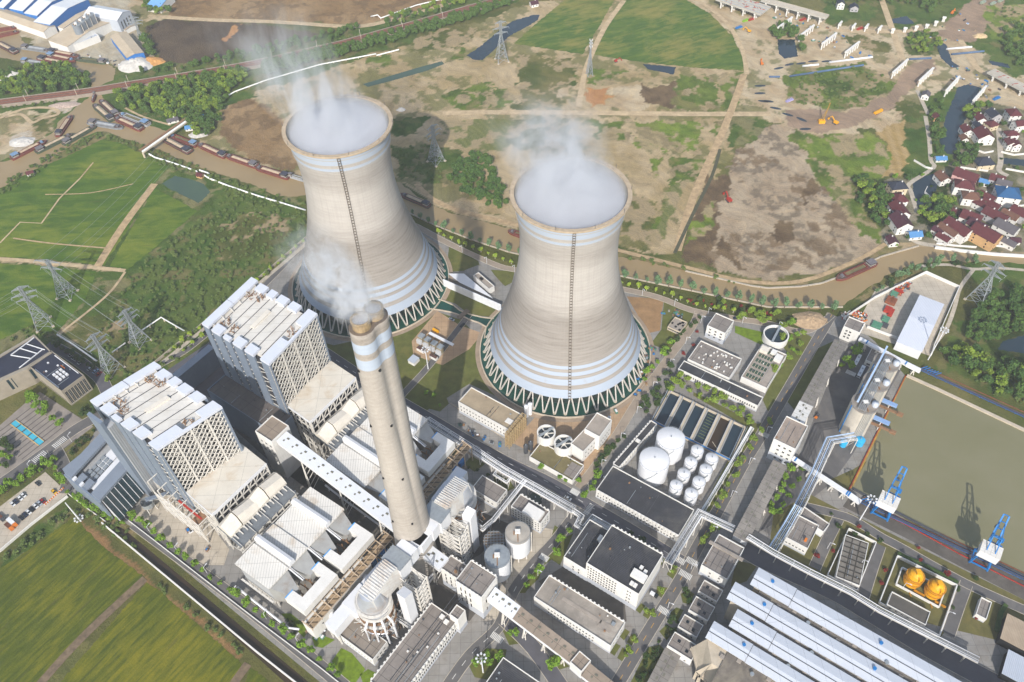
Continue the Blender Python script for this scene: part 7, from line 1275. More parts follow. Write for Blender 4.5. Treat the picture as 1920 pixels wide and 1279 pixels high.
for b in(((135,219),(109,257.5),'red','sand','dark','dark red barge lying crosswise in the river fork'),((88,266),(22,300),'red','sand','blue','barge with blue cabin at the left end of the moored line'),((138,253),(68,288),'green','sand','grey','green hulled barge in the middle of the moored line'),((182,237),(119,273),'green','sand','grey','barge with a green hold edge at the right end of the moored line'),((231,242),(167,231),'grey','ash','grey','pale grey barge covered with ash, in the river fork'),((177,198),(212,228),'green','sand','dark','green barge with light blue bow house, moored on the inside of a pair'),((189,190),(221,219),'dark','sand','grey','dark barge with sand moored nearest the riverside wood'),((216,222.5),(267,245),'red','sand','dark','red barge moored outside the empty white barge'),((225,215),(280,236),'white','empty','blue','white sided barge with an empty hold beside the bank'),((174.6,193),(179,178),'red','ash','grey','barge passing under the railway bridge'),((305,260),(358,288),'dark','sand','dark','dark barge full of sand sailing just past the pipe bridge'),((318,255),(370,275),'red','empty','blue','red barge with an empty hold moored below the pipe bridge'),((372,272),(424,296),'red','sand','dark','red barge second in the line below the pipe bridge'),((424,293),(483,314),'red','sand','grey','red barge third in the line below the pipe bridge'),((479,315),(543,335),'red','sand','dark','red barge last in the line, next to the farther cooling tower'),((575,341),(542,331),'white','empty','grey','small white boat half hidden by the farther cooling tower'),((752,366),(806,389),'dark','sand','dark','dark barge in the shadow of the farther cooling tower'),((953,435),(1015,456),'red','empty','grey','barge with red bow half hidden by the nearer cooling tower'),((1568,526),(1640,494),'red','empty','grey','long red barge with an empty hold on the right part of the river'),((130,123),(73,111),'red','sand','dark','outermost barge of the raft below the grey silos'),((142,116),(90,105),'red','sand','blue','middle barge of the raft below the grey silos'),((148,108),(92,98),'red','sand','dark','innermost barge of the raft below the grey silos'),((142,112),(200,119),'green','empty','grey','green barge at the right end of the upper canal'),((97,98),(42,90),'grey','ash','grey','pale barge beside the works quay'),((-8,80),(32,101),'dark','sand','dark','barge loaded with pale sand at the left edge of the upper canal'),((37,61),(-15,73),'red','empty','grey','rusty empty barge at the left edge near the works'),((33,53),(-15,61),'red','empty','grey','rusty barge moored behind the empty one at the left edge'),((92,123),(42,116),'grey','ash','blue','grey barge with a blue and yellow loader over it')):barge(*b)
ROOF={'red':M('tile_red','56262a',.75,0,.15,.3,ribs=('Y',.5)),'maroon':M('tile_maroon','472430',.75,0,.15,.3,ribs=('Y',.5)),'brown':M('tile_brown','68483a',.8,0,.2,.3,ribs=('Y',.5)),'dark':M('tile_dark','2b303d',.75,0,.15,.3,ribs=('Y',.5)),'grey':M('tile_grey','5a565a',.8,0,.15,.3,ribs=('Y',.5)),'blue':M('tile_blue','1b4f7a',.6,0,.1,.3,ribs=('Y',.5)),'sky':M('tile_sky','4a7aa8',.6,0,.1,.3)}
WALLC={'white':WHITE,'pink':M('wall_pink','c9a09a',.8,0,.08),'grey':M('wall_grey','9c9a9c',.8,0,.1),'cream':M('wall_cream','c3b498',.8,0,.08),'orange':M('wall_orange','b99467',.8,0,.1)}
def house(px,L,W,h,deg,roof,wall,label,hip=False,group='village houses'):
 c=P(px[0],px[1],h);t=thing('village_house',label,'house',(c.x,c.y,0),rad(deg),group);L/=2;W/=2;r=W*.62
 m=MB();m.box(-L,L,-W,W,0,h);m.f.pop();m.m.pop()
 if not hip:[m.add([(s_*L,-W,h),(s_*L,W,h),(s_*L,0,h+r)],[(0,1,2)if s_>0 else(0,2,1)])for s_ in(-1,1)]
 part('wall',m,WALLC[wall],t);o=.55;m=MB();e=W*.9 if hip else 0
 for dz,fl in((0,0),(-.3,1)):
  z0,z1=h-.25+dz,h+r+.05+dz;v=[(-L-o,-W-o,z0),(L+o,-W-o,z0),(L+o,W+o,z0),(-L-o,W+o,z0),(-L-(0 if hip else o)+e,0,z1),(L+(0 if hip else o)-e,0,z1)];f=[(0,1,5,4),(2,3,4,5)]+([(1,2,5),(3,0,4)]if hip else[]);m.add(v,[tuple(reversed(q))for q in f]if fl else f)
 m.add([(-L-o,-W-o,h-.25),(L+o,-W-o,h-.25),(L+o,-W-o,h-.55),(-L-o,-W-o,h-.55),(-L-o,W+o,h-.25),(L+o,W+o,h-.25),(L+o,W+o,h-.55),(-L-o,W+o,h-.55)],[(0,3,2,1),(4,5,6,7)]);ro=part('roof',m,ROOF[roof],t)
 me=winmesh(1.1,1.4,False)
 for z in(1.2,4.4,7.6)[:max(1,int(h/3))]:
  for s_ in(-1,1):
   for f in(-.5,.5):link('window',me,t,(s_*(L+.02),f*W,z),-math.pi/2*s_);link('window',me,t,(f*L,s_*(W+.02),z),0 if s_>0 else math.pi)
 if L>4:m=MB();m.box(L*.3,L*.3+.9,-.4,.4,h+r*.6,h+r+1);part('chimney',m,WHITE,ro)
HS=[((1838,220),11,9,7,90,'red','white','red roofed white house beside the creek trees, top left of the upper hamlet'),((1864,213),12,11,8,100,'dark','grey','grey gabled house with dark roof in the upper hamlet'),((1901,210),12,11,10,90,'red','white','tall white house with a red hipped roof next to the sand',True),((1813,242),11,9,6,90,'red','white','red roofed house right on the creek bank'),((1834,234),8,7,4,95,'dark','white','small dark roofed annex between two red roofs'),((1860,231),10,9,6,20,'red','cream','small cream house with red hipped roof behind the biggest red roof',True),((1845,251),15,15,8,90,'red','white','biggest red roofed house of the upper hamlet'),((1808,258),7,7,4,90,'brown','white','little brown roofed house beside a bright blue sheet'),((1897,249),12,8,6,5,'red','white','red roofed house behind the double gabled one',True),((1895,266),9,8,7,90,'red','white','left half of the double gabled white house'),((1905,268),9,8,7,90,'red','white','right half of the double gabled white house'),((1915,230),14,9,8,10,'red','white','long red roofed house at the right edge of the upper hamlet'),((1845,302),16,12,6,5,'dark','cream','cream house with wide dark hipped roof by the crossing creek',True),((1684,347),14,11,8,5,'dark','cream','cream house with dark hipped roof at the upper end of the left lane',True),((1685,370),12,13,6,10,'red','white','broad red hipped roof beside the lime green tree',True),((1687,392),17,12,7,97,'red','white','long red roofed house in the left lane'),((1690,414),17,14,8,97,'maroon','white','maroon roofed house with white balcony gable above the river bend'),((1673,450),9,8,4,95,'maroon','white','small maroon hut nearest the sandy mound'),((1768,331),12,10,6,100,'brown','white','brown roofed white house at the head of the dark creek'),((1812,327),20,13,9,140,'red','pink','pink house with a red roof'),((1809,345),16,12,9,160,'red','white','white house with flat red hipped roof below the pink house',True),((1821,366),14,11,8,165,'brown','white','white house with pale brown hipped roof in the village middle',True),((1870,333),12,10,8,150,'red','grey','grey rendered house with small red roof at the village top'),((1883,342),12,9,8,150,'grey','cream','cream flat fronted house beside the grey rendered one'),((1891,360),19,16,10,165,'blue','white','large white house with a bright blue hipped roof',True),((1852,367),14,8,5,127,'red','white','low red roofed house left of the blue roof'),((1859,382),15,9,6,127,'red','white','red roofed house below and left of the blue roof'),((1843,382),14,8,6,127,'red','white','narrow red roofed house in the middle of the village'),((1868,402),20,12,7,127,'red','grey','long red roofed house with dark veranda windows and blue sheets in front'),((1822,405),16,13,8,140,'red','white','white house with wide red roof above the dark shaded yard'),((1795,397),10,7,4,135,'red','white','low red shed among the creek side trees'),((1797,425),22,13,9,120,'red','white','long red roofed white house standing by the river road'),((1779,430),17,8,8,120,'brown','white','orange patched brown roof joined to the long red roof by the river road'),((1760,431),9,7,5,125,'maroon','white','small maroon roofed house left of the long red roof'),((1770,444),11,7,5,125,'red','white','small red roofed house with blue gutter by the river road'),((1834,421),15,11,9,127,'maroon','cream','maroon roofed house joined to the big orange gable'),((1850,436),22,15,10,127,'red','orange','big house with an orange gable by the river wall'),((1888,424),18,12,7,127,'grey','white','grey roofed white house in the lower right of the village'),((1895,402),14,9,6,127,'brown','white','patched orange and red roof right of the long veranda house'),((1912,395),13,11,8,127,'red','grey','grey house with red roof at the right edge of the village'),((1892,453),12,7,5,130,'grey','white','small grey roofed house near the river wall'),((1903,449),8,6,3.5,170,'maroon','white','little maroon roof beside the small grey roofed house'),((1668,401),9,7,4,95,'grey','white','small grey shed left of the long red roof'),((1715,438),11,8,4,5,'sky','white','bright blue sheet roofed shed by the lane mouth'),((1846,339),8,6,4,150,'sky','white','small bright blue roof beside the pink house'),((1756,217),7,6,5,90,'red','orange','tiny red hut at the creek bridge'),((1737,176),8,7,5,60,'grey','white','white site hut beside the construction piers'),((1577,4),9,8,7,80,'dark','white','white farmhouse with dark roof at the top edge'),((1602,12),8,9,5,80,'dark','grey','grey farmhouse with black roof at the top edge'),((1001,5),9,8,4,20,'maroon','white','lone white hut with maroon roof at the top edge'),((375,327),6,5,3,-25,'red','orange','red hut beside the white pipeline and the fish pond'),((56,323),6,5,3,20,'red','white','little red roofed hut on the left river bank'),((323,224),11,6,3,25,'grey','white','pale grey roofed hut beside the pipe bridge'),((375,219),7,5,3,40,'sky','white','small blue roof in the clump beside the pipe bridge'),((354,238),7,6,3,10,'sky','white','pale blue roofed hut under the pipe bridge'),((1764,296),10,6,3,0,'sky','white','pale greenhouse roof on the left creek bank')]
for h_ in HS:house(*h_)
for x,y in((1672,362),(1664,378),(1660,352),(1676,338),(1700,338),(1728,332),(1716,378),(1727,405),(1665,420),(1668,436),(1680,462),(1745,352),(1750,365),(1752,383),(1786,372),(1790,412),(1800,400),(1826,448),(1828,439),(1787,385),(1802,375),(1835,372),(1850,352),(1856,350),(1877,448),(1905,415),(1912,408),(1915,432),(1905,372),(1912,360),(1830,340),(1838,352),(1846,392),(1790,345),(1775,352),(1800,354),(1876,300),(1890,312),(1905,318),(1860,312),(1838,275),(1852,268),(1880,236),(1884,220),(1822,226),(1818,215),(1850,205),(1875,262),(1916,250),(1900,436),(1738,445),(1700,448)):
 tree(rnd.choice(('village','village','dark','street')),P(x,y),'leafy tree or bush growing between the village houses','trees between the village houses',rnd.uniform(.5,1.))
for i,q in enumerate(([(1700,440),(1712,446),(1728,447)],[(1738,352),(1733,362),(1745,372)],[(1800,315),(1820,318),(1852,322)],[(1862,384),(1885,390),(1925,386)],[(1848,460),(1882,464)],[(1828,282),(1845,288),(1862,285)],[(1876,286),(1900,292),(1920,290)],[(1713,302),(1735,315),(1748,318)],[(1885,318),(1925,325)],[(1755,458),(1790,462),(1830,465)])):wallrun('white yard wall in the village, '+('by the lane mouth','beside the creek head','in front of the wide dark hipped roof','below the blue roof','below the orange gable','under the biggest red roof','below the double gabled house','along the bend above the creek','at the upper right edge','along the river road')[i],q,1.8,.5)
WS=M('works_white_roof','d0d2d4',.5,.05,.04,.1,joints=(3,80,.04));WT=M('works_tan_roof','b5a68f',.8,0,.12,.06,joints=(3,30,.05),dirt='a08d74');WB=M('works_blue_wall','2f6db0',.6,0,.06,.3)
for i,(a,b,c)in enumerate((((-35,5),(-8,11),(38,-25)),((-8,12),(16,16),(60,-20)),((17,15),(46,21),(92,-10)),((45,24),(76,30),(130,-10)),((63,40),(95,46),(165,-2)))):bld('works_hall','white roofed works hall with a blue gable, %s of the row at the top left'%('first','second','third','fourth','rightmost')[i],a,b,c,12,(),wall=WB,roof=WS,gable=4,par=0,plinth=0,snap=False,group='works halls')
bld('works_shed','long tan roofed loading shed in front of the white works halls',(-20,25),(88,62),(103,48),9,(),roof=WT,gable=2,par=0,plinth=0,snap=False);bld('works_shed','big tan dusty roof beside the grey works silos',(90,75),(140,92),(210,40),10,(),roof=WT,gable=3,par=0,plinth=0,snap=False);bld('works_shed','dusty tan roof between the works halls and the grey end shed',(108,50),(135,58),(190,12),9,(),roof=WT,gable=2,par=0,plinth=0,snap=False)
bld('works_shed','pale grey end shed with dark slits in its gable',(157,27),(209,36),(244,20),15,[(1,1,4,1.6,9,2,3,.1,.9)],roof=WS,gable=4,par=0,plinth=0,snap=False,wall=LTBLUE);bld('works_shed','tan roofed blue shed beside the white stone heap',(206,68),(240,111),(269,98),9,(),roof=WT,gable=1.5,par=0,plinth=0,snap=False,wall=WB);bld('works_shed','pale blue roofed shed at the top edge by the sandy road',(274,10),(297,13),(325,-8),8,[(0,1,3,1.5,1.2,3,3,.1,.9)],roof=M('pale_blue_roof','6f9fce',.5,0,.05),gable=2,par=0,plinth=0,snap=False);bld('works_shed','rusty brown shed by the works road',(232,55),(240,59),(257,46),5,(),roof=M('rust_sheet','a2917c'),gable=1,par=0,plinth=0,snap=False);bld('works_house','white silo house under the grey works silos',(120,74),(148,96),(185,66),8,(),roof=LTBLUE,plinth=0,snap=False)
for i in range(4):silo((158+8*i,80-6.5*i),5,22,'grey works silo, %s of the row of four'%('first from the left','second from the left','third from the left','rightmost')[i],0,'works silos',mat=M('works_silo','7f868e',.5,.2,.08,.2),cap=GALV)
def heap(px,r,h,mat,label,seed=1,sy=.7):
 c=P(*px);m=MB();rr=random.Random(seed);n=18;prof=[]
 for k,(f,z)in enumerate(((1,0),(.8,.35),(.5,.75),(.2,.95))):prof.append([(c.x+r*f*rr.uniform(.85,1.15)*math.cos(6.283*i/n),c.y+sy*r*f*rr.uniform(.85,1.15)*math.sin(6.283*i/n),h*z*rr.uniform(.85,1.1))for i in range(n)])
 vs=[v for p in prof for v in p];m.add(vs,[(k*n+i,k*n+(i+1)%n,(k+1)*n+(i+1)%n,(k+1)*n+i)for k in range(3)for i in range(n)]);m.f.append(tuple(range(3*n,4*n)));m.m.append(0);one('material_heap',m,mat,label,'heap')
HP=M('heap_white','b9b5ae',.95,0,.15,.2);HT=M('heap_tan','a18a6c',.95,0,.2,.2)
heap((255,122),22,7,HP,'white crushed stone heap in front of the tan roofed blue shed',1);heap((285,116),14,5,M('heap_orange','b1834f',.95,0,.2),'orange sand heap beside the white crushed stone',2);heap((25,145),18,6,HP,'pale ash heap at the left edge below the upper canal',3);heap((42,266),13,2.5,HP,'grey rubble heap on the left river spit',4);heap((122,197),16,2,M('rubble_pink','a8968a',.95,0,.25,.6),'pinkish rubble field above the left river spit',5,.4);heap((1517,600),14,3,M('rubble_tan','a58d70',.95,0,.25,.5),'bare rubble mound left of the upper transfer house',6);heap((752,206),5,2.5,HP,'small white heap by the track behind the farther tower',7);heap((372,252),10,2,HP,'white rubble patch below the pipe bridge',8);heap((1130,842),6,2,HT,'small tan sand heap beside the white blocks',9);heap((1838,68),8,3,M('heap_sandy','b8a07c',.95,0,.2),'sandy heap at the corner of the top right embankment',10)
t=thing('railway_viaduct','double track railway line on a low bank crossing the top left','railway',(0,0,0));q=smooth(PS([(-60,200),(0,192),(80,182),(165,171),(250,157),(375,137),(480,118),(560,100),(642,81),(730,57),(800,38),(855,22),(960,-8),(1020,-26)],3.2),3)
m=MB();strip(m,q,11.5,3.2);part('ballast',m,M('ballast_brown','6d5248',.95,0,.2,.3),t);m=MB();[m.bar(a+n_,b+n_,.35,.3)for a,b in zip(q,q[1:])for n_ in[Vector((-(b-a).normalized().y,(b-a).normalized().x,0))*e+Vector((0,0,.15))for e in(-3.2,-1.8,1.8,3.2)]];part('rails',m,M('rail_rust','7b4a34'),t);m=MB();L_,R_=strip(MB(),q,12.2,3.2)
for E in(L_,R_):[m.bar((a[0],a[1],1.9),(b[0],b[1],1.9),.7,3.7)for a,b in zip(E,E[1:])]
part('parapet',m,M('bank_concrete','8b7f73',.9,0,.15,.2),t)
m=MB();m.bar((0,0,0),(0,0,9),.45);CPM=m.mesh('pole',CONC);m=MB();m.bar((0,0,7.5),(0,3.4,8.2),.2);m.bar((0,0,6.5),(0,3.4,7.2),.18);CAM=m.mesh('bracket',GALV)
for E,sg in((L_,-1),(R_,1)):
 for p in along([Vector((a[0],a[1],0))for a in E],52,8):o=link('catenary_mast',None,None,(p.x,p.y,2),.3+(0 if sg>0 else math.pi));tag(o,'pale catenary mast standing along the railway','mast','catenary masts');link('pole',CPM,o);link('bracket',CAM,o)
t=thing('pipe_bridge','narrow pipe bridge with a rusty truss and a white pipe crossing the river','bridge',P(265,287));o_=P(265,287);a,b=P(262,282,6)-o_,P(350,221,6)-o_;a2,b2=P(268,286,6)-o_,P(354,226,6)-o_;m=MB();m.bar(a,b,2.6,.6);part('truss',m,RUST,t);m=MB();m.tube([a2+Vector((0,0,1)),b2+Vector((0,0,1))],1.1,8);part('pipe',m,WP,t);m=MB();m.bar(a2,b2,2.6,1.);[m.bar(p,Vector((p.x,p.y,0)),1.6)for p in(a2,b2,a2 .lerp(b2,.5))];part('beam',m,CONC,t)
def deck(label,px0,px1,w_,z,mat,np_,bars=0):
 a,b=P(*px0,z),P(*px1,z);d=b-a;t=thing('viaduct_deck',label,'viaduct',(a.x,a.y,0),math.atan2(d.y,d.x));L=d.length;m=MB();m.box(0,L,-w_/2,w_/2,z-1.6,z);part('deck',m,mat,t);m=MB();[m.box(0,L,y-.3,y+.3,z,z+.3)for y in(-w_/2+.3,-w_/4,0,w_/4,w_/2-.3)];part('girder_line',m,CONC,t)
 for k in range(np_):m=MB();x=L*(k+.5)/np_;m.box(x-1,x+1,-w_/2,w_/2,z-3,z-1.6);[m.box(x-.7,x+.7,y-.7,y+.7,0,z-3)for y in np.linspace(-w_/2+1.5,w_/2-1.5,2 if w_<14 else 5)];part('pier',m,WHITE,t)
 if bars:m=MB();rr=random.Random(3);[m.bar((x_,y_,z+.5),(x_+rr.uniform(-4,4),y_+rr.uniform(-4,4),z+.6),.4)for x_,y_ in[(rr.uniform(4,L-4),rr.uniform(-w_/2+2,w_/2-2))for _ in range(bars)]];part('red_bars',m,REDP,t)
VD=M('deck_pale','a5a39c',.8,0,.1,.2)
deck('wide unfinished white deck with red bars at the top edge',(1352,-8),(1436,20),24,9,VD,4,26);deck('narrow unfinished grey deck on twin piers at the top edge',(1430,-2),(1552,31),10,10,VD,6);deck('unfinished deck with steel grid at the right edge above the village',(1858,132),(1935,172),12,7,VD,3,8)
def pier(p,q,z,n,label,grp='viaduct piers'):
 a,b=P(*p,z),P(*q,z);d=b-a;t=thing('viaduct_pier',label,'pier',(a.x,a.y,0),math.atan2(d.y,d.x),grp);L=d.length;m=MB();m.box(0,L,-1,1,z-1.7,z);part('cap_beam',m,WHITE,t)
 for x in np.linspace(1.2,L-1.2,n):m=MB();m.cyl(x,0,.8,0,z-1.7,8);part('column',m,WHITE,t)
for i,(p,q)in enumerate((((1459,51),(1486,31)),((1500,66),(1527,46)),((1542,81),(1569,61)),((1586,97),(1612,77)),((1675,135),(1703,110)),((1725,150),(1751,126)),((1775,169),(1800,142)),((1826,187),(1850,160)))):pier(p,q,8,6,'white pier cap on a row of columns, %s of the long diagonal row'%('first','second','third','fourth','fifth','sixth','seventh','last')[i])
for i,(x,y)in enumerate(((1575,43),(1601,47),(1625,48),(1650,51),(1674,50),(1697,48),(1718,45),(1738,42),(1755,36),(1770,28))):pier((x-2,y+3),(x+4,y-4)if i<4 else(x+5,y+4),6,2,'small white twin pier, one of the curved line towards the top right embankment','small twin piers')
for lab,p,q,mt in(('long blue water pipe lying above the green oval',(1481,143),(1619,122),M('pipe_slate','4a6382',.6)),('white covered pipe above the green oval',(1555,117),(1636,107),WHITE2),('blue pipe lying right of the fifth viaduct pier',(1705,111),(1746,109),M('pipe_slate','4a6382')),('white pipe beside the small bridge at the right',(1775,92),(1822,88),WHITE2),('blue pipe beside the small bridge at the right',(1784,102),(1845,96),M('pipe_slate','4a6382')),('short blue pipe at the left tip of the green oval',(1442,144),(1462,144),M('pipe_slate','4a6382')),('short white pipe left of the white covered pipe',(1505,124),(1535,121),WHITE2)):
 m=MB();m.tube([P(*p,1),P(*q,1)],1.1,8);one('water_pipe',m,mt,lab,'pipe',smooth=True)
for i,(x,y,mt,lab)in enumerate(((1505,38,REDP,'red launching beam lying under the narrow grey deck'),(1612,55,REDP,'red formwork crate among the small twin piers'),(1408,38,REDP,'red gear under the wide white deck'),(1398,40,M('lime_paint','7fae2a',.6),'lime green boom truck under the wide white deck'),(1385,53,BLUEP,'blue formwork towers below the wide white deck'),(1480,190,M('tarp_lilac','9e96c0',.8),'lilac tarpaulin beside the construction pits'),(1868,186,BLUEP,'blue cabin on the sand above the upper hamlet'))):
 c=P(x,y);t=thing('site_equipment',lab,'equipment',c,.5);m=MB();m.box(-4.5,4.5,-1.3,1.3,.4,1.6);part('frame',m,mt,t);m=MB();[m.bar((k,-1.3,1.6),(k+1.5,1.3,3),.4)for k in(-4,-2,0,2)];part('bracing',m,mt,t)
rr=random.Random(5);cols=[M('scrap_rust','7e4a32',.8,0,.2,.5),REDP,M('scrap_green','4f8068',.7,0,.2,.5),DARKST,GALV,ORANGE]
for i,(x,y,sx,sy,h,ci,lab)in enumerate(((1667,565,5,7,2.5,0,'rusty container, left of a pair in the riverside yard'),(1674,568,4,7,2.5,0,'rusty container, right of a pair in the riverside yard'),(1664,583,5,6,2.4,1,'dark red container below the rusty pair'),(1670,588,3,8,2,1,'slim red frame beside the dark red container'),(1660,600,5,5,2,2,'pale green steel box in the riverside yard'),(1643,612,7,6,2.2,2,'dark green machine standing alone on the pale yard'),(1659,612,4,4,2,3,'dark scrap pile beside the pale green box'),(1684,548,6,4,2,1,'red machine at the top of the scrap row'),(1676,553,5,5,2,2,'greenish machine in the scrap row along the white wall'))):
 c=P(x,y);t=thing('scrap_container',lab,'container',c,ANG_A+1.57);m=MB();m.box(-sx/2,sx/2,-sy/2,sy/2,.1,h);part('box',m,cols[ci],t);m=MB();[m.box(-sx/2-.08,sx/2+.08,k*sy/4-.1,k*sy/4+.1,.1,h+.1)for k in(-2,-1,0,1,2)];part('frame',m,cols[ci],t)
m=MB();base_=[(1645,555),(1690,535)]
SCR=[];
for k in range(150):
 c=P(rr.uniform(1660,1705),0)if False else PS([(1664+k*.27+rr.uniform(-3,3),566-k*.22+rr.uniform(-3,3))])[0];m.bar(c+Vector((0,0,.6)),c+Vector((rr.uniform(-2.5,2.5),rr.uniform(-2.5,2.5),rr.uniform(.3,2))),rr.uniform(.4,1.1),.7,rr.randint(0,5))
stuff(tag(part('scrap',m,cols,None),'heap of mixed scrap along the white yard wall','scrap'))
m=MB()
for k in range(120):c=P(1580+rr.uniform(0,45),598+rr.uniform(-12,6));m.bar(c+Vector((0,0,.5)),c+Vector((rr.uniform(-2,2),rr.uniform(-2,2),rr.uniform(.3,1.5))),rr.uniform(.5,1.4),.8,rr.randint(0,5))
stuff(tag(part('scrap',m,[HP,REDP,M('scrap_tan','a58b70',.9),DARKST,WHITE,ORANGE],None),'mixed waste in the narrow bays above the upper transfer house','scrap'))
t=thing('scaffolding','tall beige scaffolding against the end of the beige roofed building','scaffolding',P(948,838));T=Matrix.Rotation(ANG_A,4,'Z');m=MB(T)
for i in range(9):
 for j in(0,3.2):m.bar((i*2.6,-j,0),(i*2.6,-j,16),.35)
 for z in range(2,17,2):m.bar((i*2.6,0,z),(i*2.6,-3.2,z),.3)
for z in range(2,17,2):
 for j in(0,3.2):m.bar((0,-j,z),(21,-j,z),.35)
part('frame',m,M('scaffold_beige','a8916a',.8,0,.15,.5),t);m=MB(T);[m.box(0,21,-3.2,0,z,z+.15)for z in(4,8,12)];part('boards',m,M('board_tan','9a8058',.9),t)
for i,q in enumerate(((987,780),(994,776))):tank(q,1.5,12,'slim white column tank %s above the beige scaffolding'%('left','right')[i],.8,'slim column tanks',rail=False,name='process_tank')
t=thing('fountain','long stepped fountain with blue water on the grey plaza','fountain',P(52,810));o_=P(52,810);a,b=P(25,792)-o_,P(78,832)-o_;d=(b-a).normalized();n_=Vector((-d.y,d.x,0));m=MB();[m.bar(a+n_*e+Vector((0,0,.3)),b+n_*e+Vector((0,0,.3)),.6,.7)for e in(-2.2,2.2)];part('rim',m,M('rim_sand','b39a6a',.8),t);m=MB();m.bar(a+Vector((0,0,.2)),b+Vector((0,0,.2)),4,.4);part('fountain_water',m,W_BLUE,t);m=MB();[m.bar(a.lerp(b,f)-n_*2+Vector((0,0,.5)),a.lerp(b,f)+n_*2+Vector((0,0,.5)),.8,.4)for f in(.2,.4,.6,.8)];part('step',m,DARKST,t)
m=MB()
for k in range(14):a=P(3+k*7-18,790+k*5.2+30);m.bar(a+Vector((0,0,.1)),a+Vector((A_.x*32,A_.y*32,.1)),.7,.04)
struct('plaza_stripes',m,M('paving_dark','4f4a46',.85))
t=thing('barrier_line','orange and white striped barrier at the car park edge','barrier',P(84,948));a,b=P(84,948)-P(84,948),P(120,915)-P(84,948);m=MB();m.bar(a+Vector((0,0,.5)),b+Vector((0,0,.5)),.7,.8);part('rail',m,ORANGE,t);m=MB();[m.bar(a.lerp(b,f/10)+Vector((0,0,.5)),a.lerp(b,f/10+.03)+Vector((0,0,.5)),.8,.85)for f in range(10)];part('white_band',m,WHITE,t)
BX=[M('pallet_tan','9a8466',.9,0,.2,.8),WHITE2,GALV,BLUEP,RUST,M('tarp_green','4c7a66',.7,0,.15),DARKST]
def clutter(poly,n,label,grp,seed):
 r=random.Random(seed);pts=scatter(poly,5,.5,seed);r.shuffle(pts)
 for p in pts[:n]:
  t=thing('material_stack',label,'materials',p,r.uniform(0,3),grp);a,b,h=r.uniform(.7,2.2),r.uniform(.5,1.2),r.uniform(.5,1.6);m=MB();m.box(-a,a,-b,b,.1,h);part('load',m,r.choice(BX),t);m=MB();m.box(-a*.6,a*.5,-b*.8,b*.7,h,h+r.uniform(.2,.9));part('top_load',m,r.choice(BX),t)
clutter([(1215,650),(1235,655),(1215,720),(1190,745),(1180,735)],18,'small stack of building material along the road right of the nearer tower','materials right of the nearer tower',1)
clutter([(870,790),(940,835),(930,845),(850,795)],10,'small stack of building material in front of the beige roofed building','materials by the beige roofed building',2)
clutter([(1105,850),(1130,830),(1165,775),(1150,770),(1120,820)],10,'small stack of material beside the two joined white blocks','materials by the joined blocks',3)
clutter([(300,940),(340,930),(400,1040),(370,1050)],9,'small stack of material in the yard at the foot of the nearer boiler house','materials in the boiler yard',4)
clutter([(560,1175),(600,1170),(625,1195),(600,1205)],8,'small stack of material between the fan house and the bright hedges','materials by the fan house',5)
clutter([(1250,575),(1290,585),(1275,600),(1240,590)],8,'pipes and sheets stacked on the lawn above the pump shelter','materials above the pump shelter',6)
clutter([(1690,660),(1720,668),(1740,680),(1700,672)],6,'small stack of material on the strip above the upper quay','materials on the upper quay',7)
clutter([(1790,20),(1840,60),(1780,90),(1720,90)],12,'small pile of site material around the top right embankment','site material at the embankment',8)
clutter([(1420,20),(1540,40),(1660,120),(1600,110),(1450,50)],40,'small pile of site material between the viaduct piers','site material between the piers',9)
clutter([(1740,140),(1800,120),(1900,185),(1840,190)],22,'small pile of site material on the sand beside the creek','site material beside the creek',10)
clutter([(150,100),(215,110),(240,125),(200,122),(150,108)],14,'small pile of scrap along the works quay','scrap along the works quay',11)
def steam(name,center,size,density,scale,shape,seed,floor=.0,contrast=(.45,.68)):
 m=MB();m.box(-1,1,-1,1,-1,1);me=m.mesh(name,[]);s=NT(name);s.t.nodes.remove(s.b);out=s.t.nodes['Material Output']
 v=s.n('VolumePrincipled');v.inputs['Color'].default_value=(.9,.91,.935,1);v.inputs['Anisotropy'].default_value=.2;s.l(v.outputs[0],out.inputs['Volume'])
 co=s.coord();n=s.noise(s.map(co,tuple(scale),(0,0,0),(seed,seed*.7,0)),1.,6,.62,.6)
 d=s.fr(n,contrast[0],contrast[1]);d=s.math('ADD',s.math('MULTIPLY',d,1-floor),floor)if floor else d;d=s.math('MULTIPLY',s.math('MULTIPLY',d,shape(s,co)),density);s.l(d,v.inputs['Density'])
 me.materials.append(s.m);o=link(name,me,None,center);o.scale=size;tag(o,{'steam':'',}.get(name,''),'steam');return o
def radial(s,co,cx,cy,a,b):
 X,Y,Z=s.sep(co);dx=s.math('SUBTRACT',X,cx);dy=s.math('SUBTRACT',Y,cy);r=s.math('SQRT',s.math('ADD',s.math('MULTIPLY',dx,dx),s.math('MULTIPLY',dy,dy)));return s.fr(r,a,b,1,0)
def cap_shape(s,co):X,Y,Z=s.sep(co);return s.math('MULTIPLY',radial(s,co,0,0,.93,1.),s.fr(Z,.1,1.,1,0))
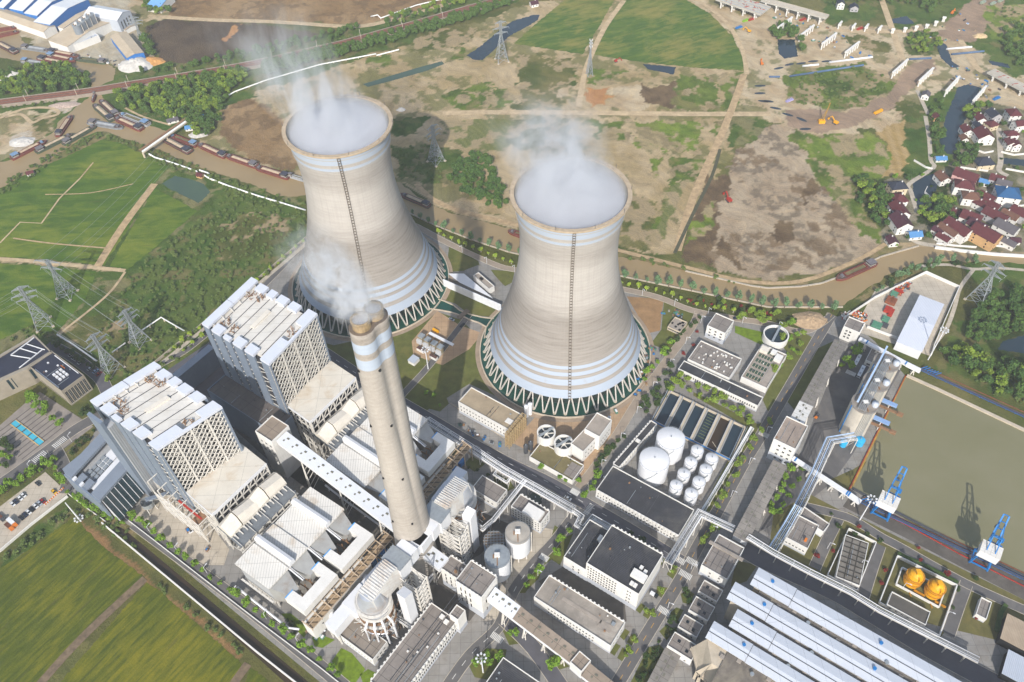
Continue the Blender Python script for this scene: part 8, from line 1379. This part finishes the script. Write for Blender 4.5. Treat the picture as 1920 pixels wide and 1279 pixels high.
def plume_shape(lx,ly):
 def f(s,co):
  X,Y,Z=s.sep(co);t=s.fr(Z,-1,1);cx=s.math('MULTIPLY',t,lx);cy=s.math('MULTIPLY',t,ly);dx=s.math('SUBTRACT',X,s.math('ADD',cx,-lx/2));dy=s.math('SUBTRACT',Y,s.math('ADD',cy,-ly/2))
  r=s.math('SQRT',s.math('ADD',s.math('MULTIPLY',dx,dx),s.math('MULTIPLY',dy,dy)));e=s.math('SUBTRACT',1.,s.math('DIVIDE',r,s.fr(t,0,1,.5,.66)));e=s.fr(e,0,.6)
  return s.math('MULTIPLY',e,s.math('MULTIPLY',s.fr(t,.0,.06),s.fr(t,.25,1.,1,0)))
 return f
def st(o,label):o['label']=label;return stuff(o)
for i,c in enumerate((C1,C2)):
 st(steam('steam',(c.x,c.y,143.5),(35.2,35.2,9),.4,(2.,2.,1.4),cap_shape,3+i,.3,(.3,.7)),'white steam filling the mouth of the %s cooling tower'%('farther','nearer')[i])
def plume(c,z0,r,H,lx,ly,*a):return steam('steam',(c.x+lx/2*r,c.y+ly/2*r,z0+H/2),(r,r,H/2),a[0],a[1],plume_shape(lx,ly),*a[2:])
st(plume(C1,149.5,64,72,-.75,.3,.085,(5.5,5.5,.9),11,0,(.44,.62)),'thin streaks of steam drifting left off the farther cooling tower')
st(plume(C2,149.5,62,50,-.3,.35,.11,(4.,4.,1.6),15,0,(.4,.6)),'soft steam cloud over the nearer cooling tower')
tp=top
st(plume(tp,219,24,36,-1.,.5,.32,(4.5,4.5,2.6),21,0,(.42,.6)),'white smoke curling left from the chimney flues')
for k in(-1,1):st(steam('steam',(tp.x+k*half*math.cos(cang),tp.y+k*half*math.sin(cang),218),(3.6,3.6,2.),1.2,(1.5,1.5,1.5),cap_shape,30+k,.6,(.3,.7)),'white smoke inside the %s flue mouth of the chimney'%('left' if k<0 else 'right'))
m=MB();m.box(-3300,3300,-3300,4100,-1.5,480);s=NT('haze');s.t.nodes.remove(s.b);v=s.n('VolumePrincipled');v.inputs['Color'].default_value=(.93,.95,1,1);v.inputs['Density'].default_value=.0001;v.inputs['Anisotropy'].default_value=.1
s.l(v.outputs[0],s.t.nodes['Material Output'].inputs['Volume']);stuff(part('haze',m,s.m,None))
